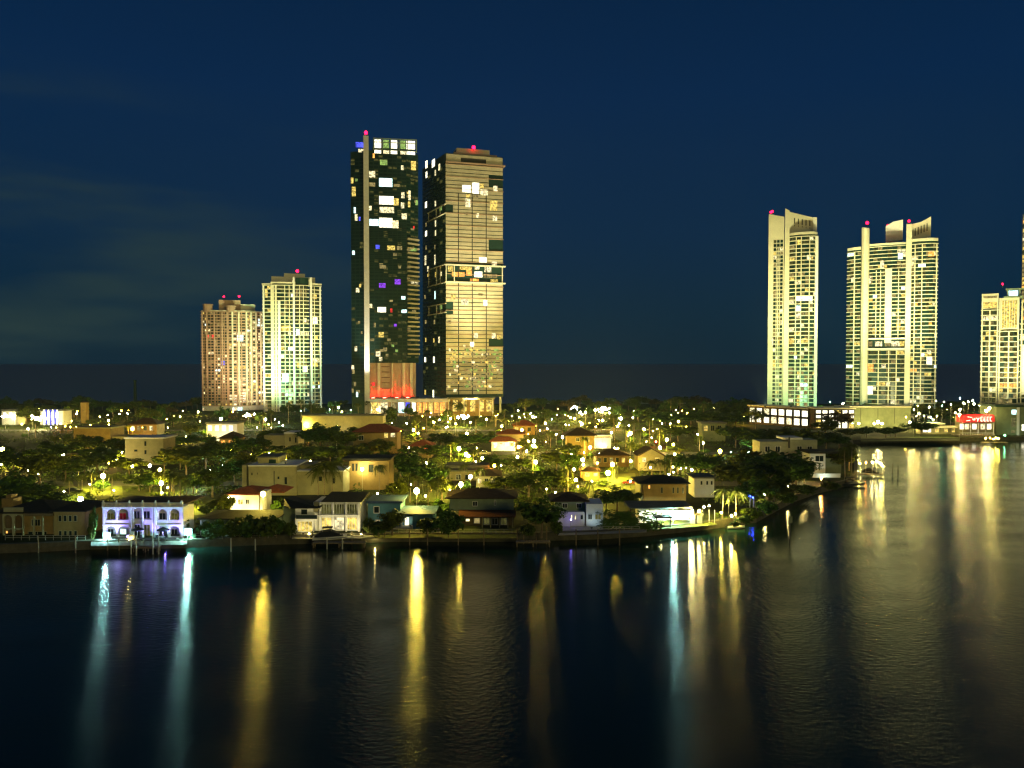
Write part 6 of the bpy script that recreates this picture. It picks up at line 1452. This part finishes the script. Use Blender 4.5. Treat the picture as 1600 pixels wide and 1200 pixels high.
# palms
def frond_mesh(seed, L=1.0):
    r = random.Random(seed); b = MB(); n = 9
    pts = [Vector((L * k / n, 0, 0.34 * math.sin(k / n * 1.25 * PI) * 0.55 - 0.62 * (k / n) ** 2.2)) for k in range(n + 1)]
    for a, c in zip(pts, pts[1:]):
        b.quad(tuple(a + Vector((0, -0.012, 0))), tuple(c + Vector((0, -0.012, 0))), tuple(c + Vector((0, 0.012, 0))), tuple(a + Vector((0, 0.012, 0))))
    for k in range(1, n * 2):
        t = k / (n * 2.0); i = int(t * n); p = pts[i].lerp(pts[i + 1], t * n - i)
        ln = 0.34 * math.sin(PI * min(1, t * 0.92 + 0.08)) ** 0.7 + 0.04
        for sd in (-1, 1):
            tip = p + Vector((0.16 * L, sd * ln * 0.72, -ln * 0.62 + r.uniform(-0.03, 0.03)))
            b.tri(tuple(p), tuple(p + Vector((0.055, 0, 0))), tuple(tip))
    return b
FRONDS = [frond_mesh(k).mesh('frond', M['leaf_palm']) for k in range(3)]
def palm_crown(seed, nf=20):
    r = random.Random(seed); out = MB()
    for k in range(nf):
        f = frond_mesh(seed * 31 + k); a = 2 * PI * k / nf * 2.4 + r.uniform(-.2, .2); tl = r.uniform(-0.75, 0.55); sc = r.uniform(0.8, 1.1)
        m = Matrix.Rotation(a, 4, 'Z') @ Matrix.Rotation(tl, 4, 'Y') @ Matrix.Scale(sc, 4)
        i = len(out.v); out.v += [tuple(m @ Vector(q)) for q in f.v]; out.f += [tuple(i + j for j in q) for q in f.f]
    return out.mesh('crown', M['leaf_palm'])
PALMC = [palm_crown(k) for k in range(3)]
def palm_trunk(seed):
    r = random.Random(seed); bx, by = r.uniform(-.04, .04), r.uniform(-.03, .03); b = MB()
    b.tube([(0, 0, 0), (bx * .3, by * .3, .3), (bx * .8, by * .8, .7), (bx, by, 1)], [0.026, 0.018, 0.016, 0.015], 7); return b.mesh('trunk', M['palm_trunk']), (bx, by)
PALMT = [palm_trunk(k) for k in range(3)]
def palm(px, ytop, ybase, wpx=None, near=False, label=None):
    Y = 1209 * 36.4 / (ybase - 568.0); p = AT(px, 600, Y); H = AT(px, ytop, Y).z - GZ
    R_ = (wpx * Y / F / 2) if wpx else min(2.6, max(1.6, H * 0.28)); hh = H - R_ * 0.35
    T = thing('palm_tree', label, 'palm tree', (p.x, Y, GZ), rv.uniform(0, 6.28), None if near else 'slim palms of the island')
    tm, (bx, by) = rv.choice(PALMT); s = hh
    put('trunk', tm, T, (0, 0, 0), 0, (min(s, 9), min(s, 9), hh))
    top = (bx * min(s, 9), by * min(s, 9), hh)
    if near:
        for k in range(20):
            o = put('frond', rv.choice(FRONDS), T, top); o.rotation_euler = (rv.uniform(-.1, .1), rv.uniform(-0.95, 0.45), 2 * PI * k / 20 * 2.4); q = R_ * rv.uniform(.85, 1.1); o.scale = (q, q, q)
    else:
        put('crown', rv.choice(PALMC), T, top, 0, (R_, R_, R_))
    if not label: auto(T, 'slim drooping palm', (p.x, Y))
    return T
palm(1130, 762, 812, 34, True, 'fan crowned palm lit from below at the water, shorter of the lit pair'); palm(1152, 766, 814, 36, True, 'fan crowned palm lit from below at the water, with a bright pale trunk')
palm(506, 724, 778, 46, True, 'dark palm with a thick crown before the cream flat villa, between two others'); palm(518, 722, 776, 44, True, 'dark palm before the cream flat villa, nearest its lit end wall'); palm(496, 732, 776, 36, True, 'smaller dark palm before the cream flat villa')
for px, Yb, tgt in ((1126, 813, 1130), (1149, 815, 1152), (1157, 816, 1150)):
    Yg = 1209 * 36.4 / (Yb - 568.0); up_spot(px, Yg - 1.2, 0.03, AT(tgt, 600, Yg).x, Yg, GZ + 7, 16000, (1.0, 0.85, 0.30), 75, 'small palm up-light')
for a in [(652, 742, 790), (668, 750, 795), (684, 748, 792), (705, 752, 788), (640, 738, 786), (690, 730, 770), (815, 690, 735), (818, 684, 722), (822, 698, 730), (808, 652, 682), (806, 648, 676), (838, 652, 680), (726, 724, 760), (698, 728, 764), (1040, 720, 762), (1032, 716, 758), (1048, 712, 748), (1020, 718, 760), (1000, 670, 705), (990, 656, 700), (960, 648, 694), (930, 652, 690),
          (978, 664, 702), (1030, 668, 704), (1048, 664, 690), (1015, 652, 694), (985, 690, 722), (965, 686, 712), (905, 745, 785), (920, 752, 790), (935, 764, 796), (860, 676, 700), (880, 660, 690), (270, 738, 784), (262, 742, 786), (280, 744, 788), (250, 738, 780), (290, 750, 786), (140, 738, 772), (172, 740, 772), (125, 742, 776), (106, 746, 776),
          (560, 630, 660), (575, 626, 656), (520, 634, 662), (486, 626, 658), (450, 628, 662), (470, 624, 660), (600, 636, 668), (650, 648, 682), (666, 640, 676), (700, 640, 668), (744, 650, 680), (775, 640, 668), (790, 652, 682), (592, 726, 768), (576, 722, 764), (1244, 712, 758), (1258, 716, 756), (1332, 692, 744), (1322, 698, 746), (424, 640, 676), (410, 644, 676),
          (436, 700, 735), (446, 702, 736), (640, 630, 655), (720, 636, 660), (1100, 630, 668), (1048, 622, 660), (1062, 624, 662), (1182, 650, 690), (1440, 630, 664), (1430, 634, 666), (1470, 628, 660), (1490, 632, 664)]:
    palm(*a)

for k, (px, py, key) in enumerate(LAMPS):
    Y = YH(py, GZ + 4.6); p_ = AT(px, 600, Y)
    if Y > 470 or px > 1160: continue
    yb = proj(Vector((p_.x, Y + 2.6, GZ)))[1]; dx = rv.choice([-1, 1]) * rv.uniform(2, 9)
    wp = rv.uniform(4, 6.5) / Y * F
    if not any(a[0] < AT(px + dx, 600, Y + 2.6).x < a[1] and a[2] < Y + 2.6 < a[3] for a in FOOT):
        bush(px + dx, proj(Vector((p_.x, Y + 2.6, GZ + rv.uniform(2.2, 4.4))))[1], yb, wp)
    if k % 2 == 0:
        palm(px - dx * 1.6, proj(Vector((p_.x, Y + 1.5, GZ + rv.uniform(6, 9))))[1], proj(Vector((p_.x, Y + 1.5, GZ)))[1])
# filler trees between everything that must stay visible
def blocked(px, ytop, ybase, wpx, Y, x):
    for a in FOOT:
        if a[0] < x < a[1] and a[2] < Y < a[3]: return True
    for x0, x1, y0, y1, yy in PROT:
        if yy > Y - 1 and px + wpx * 0.5 > x0 and px - wpx * 0.5 < x1 and ytop < y1 and ybase > y0: return True
    for Yr in (233, 312, 420):
        if abs(Y - Yr) < 5: return True
    return False
LIT = [(98, 192, 750, 776, 215), (284, 334, 788, 806, 205), (905, 1000, 738, 778, 240), (1000, 1120, 790, 830, 175), (142, 300, 838, 856, 165), (440, 690, 776, 850, 172), (690, 1010, 800, 850, 175), (630, 705, 755, 795, 200), (1450, 1600, 640, 690, 400), (1165, 1330, 632, 682, 420)]
for q in LIT: PROT.append(q)
cnt = 0; tries = 0
while NTREE[0] < 222 and tries < 14000:
    tries += 1
    Y = 205 + 430 * rv.random() ** 0.75; x = rv.uniform(-0.68, 0.30) * Y
    if Y > 300 and rv.random() < 0.25: x = rv.uniform(-0.68, 0.28) * Y
    h = rv.uniform(5, 10.5) if Y < 430 else rv.uniform(6, 13); w = h * rv.uniform(0.7, 1.05)
    px, yb, dep = proj(Vector((x, Y, GZ))); yt = proj(Vector((x, Y, GZ + h)))[1]; wp = w / Y * F
    if px < -30 or px > 1160: continue
    if blocked(px, yt, yb, wp, Y, x): continue
    tree(x, Y, h, w, rv.choice(['round', 'round', 'dome', 'tall'])); cnt += 1
# far belt of trees along the sea
for k in range(78):
    px = -30 + k * 15.8 + rv.uniform(-6, 6)
    if px > 1180: break
    Y = rv.uniform(560, 650); x = AT(px, 600, Y).x
    if 305 < px < 515 or 540 < px < 800:
        if rv.random() < 0.75: continue
        Y = 545
    h = rv.uniform(8, 13) * (1.0 if px > 800 else 0.75); w = h * rv.uniform(1.0, 1.6)
    if any(p[0] - 3 < px < p[1] + 3 and p[4] > Y and p[2] < 640 for p in PROT): h *= 0.6
    tree(x, Y, h, w, rv.choice(['round', 'dome', 'dome']))
for k in range(26):
    px = 1175 + k * 17 + rv.uniform(-4, 4); Y = rv.uniform(455, 500) if px < 1480 else rv.uniform(420, 450); x = AT(px, 600, Y).x
    h = 11 + rv.uniform(-2, 3); tree(x, Y, h, h * rv.uniform(.7, 1.1), rv.choice(['round', 'dome']))
# low ground cover of shrubs: one uncountable mass
b = MB(); r = random.Random(99)
for k in range(90000):
    Y = 166 + 420 * r.random() ** 1.4; x = r.uniform(-0.72, 0.36) * Y
    px = proj(Vector((x, Y, GZ)))[0]
    lim = 1120 if Y < 180 else (1200 if Y < 230 else (1300 if Y < 262 else 1320))
    if px > lim or px < -60: continue
    if any(a[0] < x < a[1] and a[2] - 2 < Y < a[3] for a in FOOT): continue
    pr = proj(Vector((x, Y, GZ)))
    if any(q[0] < pr[0] < q[1] and q[2] < pr[1] < q[3] + 4 for q in LIT): continue
    if any(abs(Y - Yr) < 6.2 for Yr in (233, 312, 420)): continue
    if math.sin(x * 0.21 + 1.3 * math.sin(Y * 0.13)) + math.sin(Y * 0.17 + x * 0.07) < -0.1: continue
    hz_ = 0.6 + 3.2 * max(0.0, math.sin(x * 0.37 + 2.0 * math.sin(Y * 0.21)) * math.sin(Y * 0.41 + 1.7 * math.sin(x * 0.19)))
    z = GZ + r.random() * hz_ * (0.6 if Y < 190 else 1.0); l = r.uniform(0.22, 0.55)
    u = Vector((r.gauss(0, 1), r.gauss(0, 1), r.gauss(0, .6))).normalized(); w = u.orthogonal().normalized(); p = Vector((x, Y, z))
    b.quad(tuple(p - u * l), tuple(p + w * l * .6), tuple(p + u * l), tuple(p - w * l * .6))
tag(b.build('undergrowth', M['leaf_a']), 'low dark undergrowth covering the gardens between the houses', kind='stuff')

# ------------------------------------------------------------------ cars
def car(px, ybase, rz, m, label, lights=False):
    Y = 1209 * 36.4 / (ybase - 568.0); p = AT(px, 600, Y)
    T = thing('parked_car', label, 'car', (p.x, Y, GZ + 0.12), rz, 'cars parked along the island streets')
    b = MB(); L, W = 2.25, 0.9
    b.slab_xz([(-L, 0.35), (L, 0.35), (L + 0.05, 0.62), (L - 0.1, 0.82), (0.95, 0.92), (-1.7, 0.95), (-L + 0.05, 0.85), (-L - 0.03, 0.6)], -W, W); b.build('body', M[m], T)
    b = MB(); b.slab_xz([(1.05, 0.93), (0.35, 1.42), (-0.95, 1.46), (-1.75, 0.96)], -W * 0.84, W * 0.84); b.build('cabin', M['glass'], T)
    b = MB(); b.slab_xz([(0.36, 1.425), (0.3, 1.48), (-0.9, 1.52), (-0.98, 1.465)], -W * 0.85, W * 0.85); b.build('roof', M[m], T)
    for sx in (-1.4, 1.4):
        for sy in (-W, W):
            b = MB(); b.tube([(sx, sy - 0.1, 0.33), (sx, sy + 0.1, 0.33)], [0.33, 0.33], 12); w = b.build('wheel', M['rubber'], T)
            b = MB(); b.tube([(sx, sy - 0.115, 0.33), (sx, sy + 0.115, 0.33)], [0.19, 0.19], 10); b.build('rim', M['pale_pole'], w)
    for sy in (-0.6, 0.6):
        b = MB(); b.box(L - 0.02, L + 0.06, sy - 0.17, sy + 0.17, 0.62, 0.76); b.build('headlight', E['W'] if lights else M['glass'], T)
        b = MB(); b.box(-L - 0.05, -L + 0.02, sy - 0.17, sy + 0.17, 0.66, 0.8); b.build('tail_light', E['r'] if lights else M['red_paint'], T)
for q in ((112, 771, 0.2, 'car_dark', 'dark car with a rounded roof parked by the lit lawn behind the brown mansion'), (872, 757, 0.1, 'car_dark', 'dark car parked in the street behind the rust awning house'), (889, 756, 0.0, 'car_pale', 'silver car parked in the street next to a dark one'), (985, 758, 3.1, 'car_red', 'red car parked at the end of the brightly lit lawn'),
          (930, 712, 0.0, 'car_pale', 'silver car parked in the second street beside the tan pyramid roof house'), (948, 712, 0.0, 'car_dark', 'dark car parked in the second street before the carport'), (758, 711, 0.0, 'car_pale', 'silver car in the second street by the two-level red tiled house'), (612, 711, 3.14, 'car_red', 'red car in the second street below the red brown hip roof'),
          (520, 688, 1.57, 'car_dark', 'car with headlights on facing the water among dark trees')):
    car(*q, lights=(q[0] == 520))

# ------------------------------------------------------------------ boats, docks and posts in the water
def hull_mesh(L, W, Hh):
    b = MB(); n = 9; rows = []
    for k in range(n):
        t = k / (n - 1.0); x = -L / 2 + L * t
        w = W / 2 * (1 if t < 0.45 else max(0.03, 1 - ((t - 0.45) / 0.55) ** 2.2)); sh = Hh * (0.85 + 0.3 * t * t)
        rows.append([(x, -w, sh), (x, -w * 0.86, Hh * 0.35), (x - 0.02, 0, 0.02 + (0.5 * Hh * t ** 4)), (x, w * 0.86, Hh * 0.35), (x, w, sh)])
    for a, c in zip(rows, rows[1:]):
        for j in range(4): b.quad(a[j], a[j + 1], c[j + 1], c[j])
        b.quad(a[4], a[0], c[0], c[4])
    i = len(b.v); b.v += rows[0]; b.f.append((i + 4, i + 3, i + 2, i + 1, i)); 
    return b
def boat(name, label, p, rz, L, W, Hh, hm, cabin=True, canvas=False, z=0.0):
    T = thing(name, label, 'boat', (p.x, p.y, z), rz)
    hull_mesh(L, W, Hh).build('hull', M[hm], T)
    if cabin:
        b = MB(); b.slab_xz([(-L * 0.15, Hh * 0.9), (L * 0.26, Hh * 1.0), (L * 0.12, Hh * 1.0 + 0.55), (-L * 0.12, Hh + 0.6)], -W * 0.32, W * 0.32); b.build('cabin', M[hm], T)
        b = MB(); b.slab_xz([(L * 0.11, Hh + 0.56), (L * 0.03, Hh + 1.05), (L * 0.01, Hh + 1.05), (L * 0.08, Hh + 0.56)], -W * 0.3, W * 0.3); b.build('windshield', M['glass'], T)
        b = MB(); b.box(-L * 0.22, L * 0.08, -W * 0.36, W * 0.36, Hh + 1.7, Hh + 1.8); b.build('hardtop', M['canvas'], T)
        for sx in (-L * 0.2, L * 0.05):
            for sy in (-W * 0.33, W * 0.33):
                b = MB(); b.cyl(sx, sy, Hh * 0.95, Hh + 1.698, 0.04, 5); b.build('hardtop_post', M['pale_pole'], T)
    if canvas:
        b = MB(); b.slab_xz([(-L * 0.47, Hh * 0.9), (L * 0.4, Hh * 1.02), (L * 0.2, Hh + 0.7), (0, Hh + 1.25), (-L * 0.3, Hh + 0.9)], -W * 0.4, W * 0.4); b.build('cover', M['canvas'], T)
    b = MB(); b.box(-L / 2 - 0.45, -L / 2 - 0.02, -0.25, 0.25, 0.15, Hh + 0.2); b.build('outboard_motor', M['pole'], T)
    return T
p = AT(514, 600, 161.5); boat('motorboat', 'white motorboat on a lift with dark canvas top before the white modern house', p, 0.15, 7.0, 2.5, 1.0, 'hull', True, True, 0.9); landmark('lifted motorboat', p)
p = GP(1330, 760, 0); boat('motorboat', 'long dark motorboat moored at the tip of the tree covered point', p, 0.05, 9.0, 2.6, 1.1, 'hull_dark', True)
p = GP(1362, 741, 0.6); boat('motorboat', 'dark boat under a canvas cover at the small lamp lined dock', p, -1.2, 6.0, 2.3, 1.0, 'hull_dark', False, True, 0.6); landmark('small lamp lined dock', p)
p = GP(1204, 800, 0); boat('motorboat', 'small dark boat moored below the dark trees of the point', p, 0.5, 6.0, 2.0, 0.9, 'hull_dark', True)
p = GP(1100, 828, 0); boat('dinghy', 'pale dinghy tied at the end of the lit lawn', GP(1150, 826, 0), 0.1, 4.2, 1.6, 0.6, 'hull', False)
def post(px, ytop, ybase, r, m, label, name='mooring_post', cat='post', cap=None):
    q = GP(px, ybase, 0.0); h = AT(px, ytop, q.y).z
    T = thing(name, label, cat, (q.x, q.y, 0), 0)
    b = MB(); b.cyl(0, 0, -0.8, h, r, 8, r * 0.9); b.build('shaft', M[m], T); b = MB(); b.cyl(0, 0, h + 0.002, h + 0.18, r * 1.15, 8, r * 0.2); b.build('cap', M[cap or m], T)
    if not label: auto(T, 'upright mooring post', q)
    return T, q, h
post(1394.5, 724, 745, 0.2, 'pole', 'dark pile standing alone in the inlet, shorter of two'); post(1403, 727, 749, 0.2, 'pole', 'dark pile standing alone in the inlet, taller of two')
T, q, h = post(1234, 806, 842, 0.14, 'pole', 'dark channel marker pile with a small pale board on top', 'channel_marker', 'marker')
b = MB(); b.box(-0.45, 0.45, -0.26, -0.2, h - 1.5, h - 0.1); b.build('board', M['grey_wall'], T)
for px, yt, yb, m in ((205, 843, 866, 'pale_pole'), (213, 838, 868, 'pale_pole'), (239, 840, 866, 'pale_pole'), (248, 838, 866, 'pale_pole'), (361, 842, 862, 'pale_pole'), (399, 843, 860, 'pale_pole'), (511, 842, 858, 'pale_pole'), (535, 842, 858, 'pale_pole'), (488, 830, 852, 'wood'), (550, 830, 850, 'wood'), (566, 830, 850, 'wood'), (808, 826, 850, 'wood'), (818, 822, 850, 'wood'), (838, 832, 850, 'wood'), (854, 824, 850, 'wood'), (168, 842, 860, 'wood'), (186, 842, 860, 'wood'), (224, 846, 860, 'wood')):
    post(px, yt, yb, 0.14, m, None)
def dock(px0, px1, ybase, label, zz=1.1, dpt=1.8):
    q0, q1 = GP(px0, ybase, zz), GP(px1, ybase, zz); T = thing('dock', label, 'dock', (q0.x, q0.y, 0)); L = q1.x - q0.x
    b = MB(); b.box(0, L, 0.1, dpt - 0.1, zz - 0.28, zz - 0.07); b.build('frame', M['wood'], T)
    n = max(3, int(L / 0.5)); me = MB(); me.box(0.02, L / n - 0.03, 0, dpt, -0.065, 0.0); me = me.mesh('plank', M['deck_wood'])
    for k in range(n): put('plank', me, T, (L * k / n, 0, zz))
    for x in (0.2, L / 2, L - 0.2):
        for y in (0.3, dpt - 0.3):
            b = MB(); b.cyl(x, y, -0.8, zz - 0.285, 0.13, 6); b.build('pile', M['wood'], T)
    landmark(label.split(' ', 1)[0] + ' dock', q0)
    return T
for px in (60, 118, 640, 668, 716, 756, 900, 934, 968): post(px, 838 if px < 200 else 828, 864 if px < 200 else 852, 0.13, 'wood', None)
dock(206, 246, 855, 'timber dock in the water before the violet lit mansion'); dock(488, 570, 848, 'planked dock in the water before the white modern house'); dock(806, 860, 847, 'weathered dock before the big dark tree at the water'); dock(1338, 1380, 741, 'lamp lined dock reaching into the inlet from the tree covered point'); dock(1535, 1575, 691, 'distant dock lit by lamps below the plain grey building')
for px, py, k in ((1343, 724, 'warm'), (1353, 723, 'orange'), (1363, 722, 'white'), (1370, 721, 'white'), (1376, 724, 'white'), (1379, 728, 'warm'), (1540, 685, 'warm'), (1547, 684, 'warm'), (1556, 684, 'warm')):
    Yd = GP(px, 741 if px < 1400 else 691, 1.1).y + 0.8
    street_lamp(px, py, k, 2, 0.16, 'small dock post lamp', Yd, cat='dock lamp', name='dock_lamp', group='lamps along the docks')
label_all()
hb = MB(); hb.box(-560, 560, -12, 720, -1.2, 232)  # haze volume added so the lamps get a bloom-like glow
hm = bpy.data.materials.new('glow_haze'); hm.use_nodes = True
ht = hm.node_tree
for n in list(ht.nodes): ht.nodes.remove(n)
ho = ht.nodes.new('ShaderNodeOutputMaterial'); hv = ht.nodes.new('ShaderNodeVolumePrincipled')
hv.inputs['Color'].default_value = (0.30, 0.48, 0.66, 1); hv.inputs['Density'].default_value = 0.00011
ht.links.new(hv.outputs[0], ho.inputs['Volume'])
tag(hb.build('haze', hm), 'thin haze added for a glow round the lamps', kind='stuff')
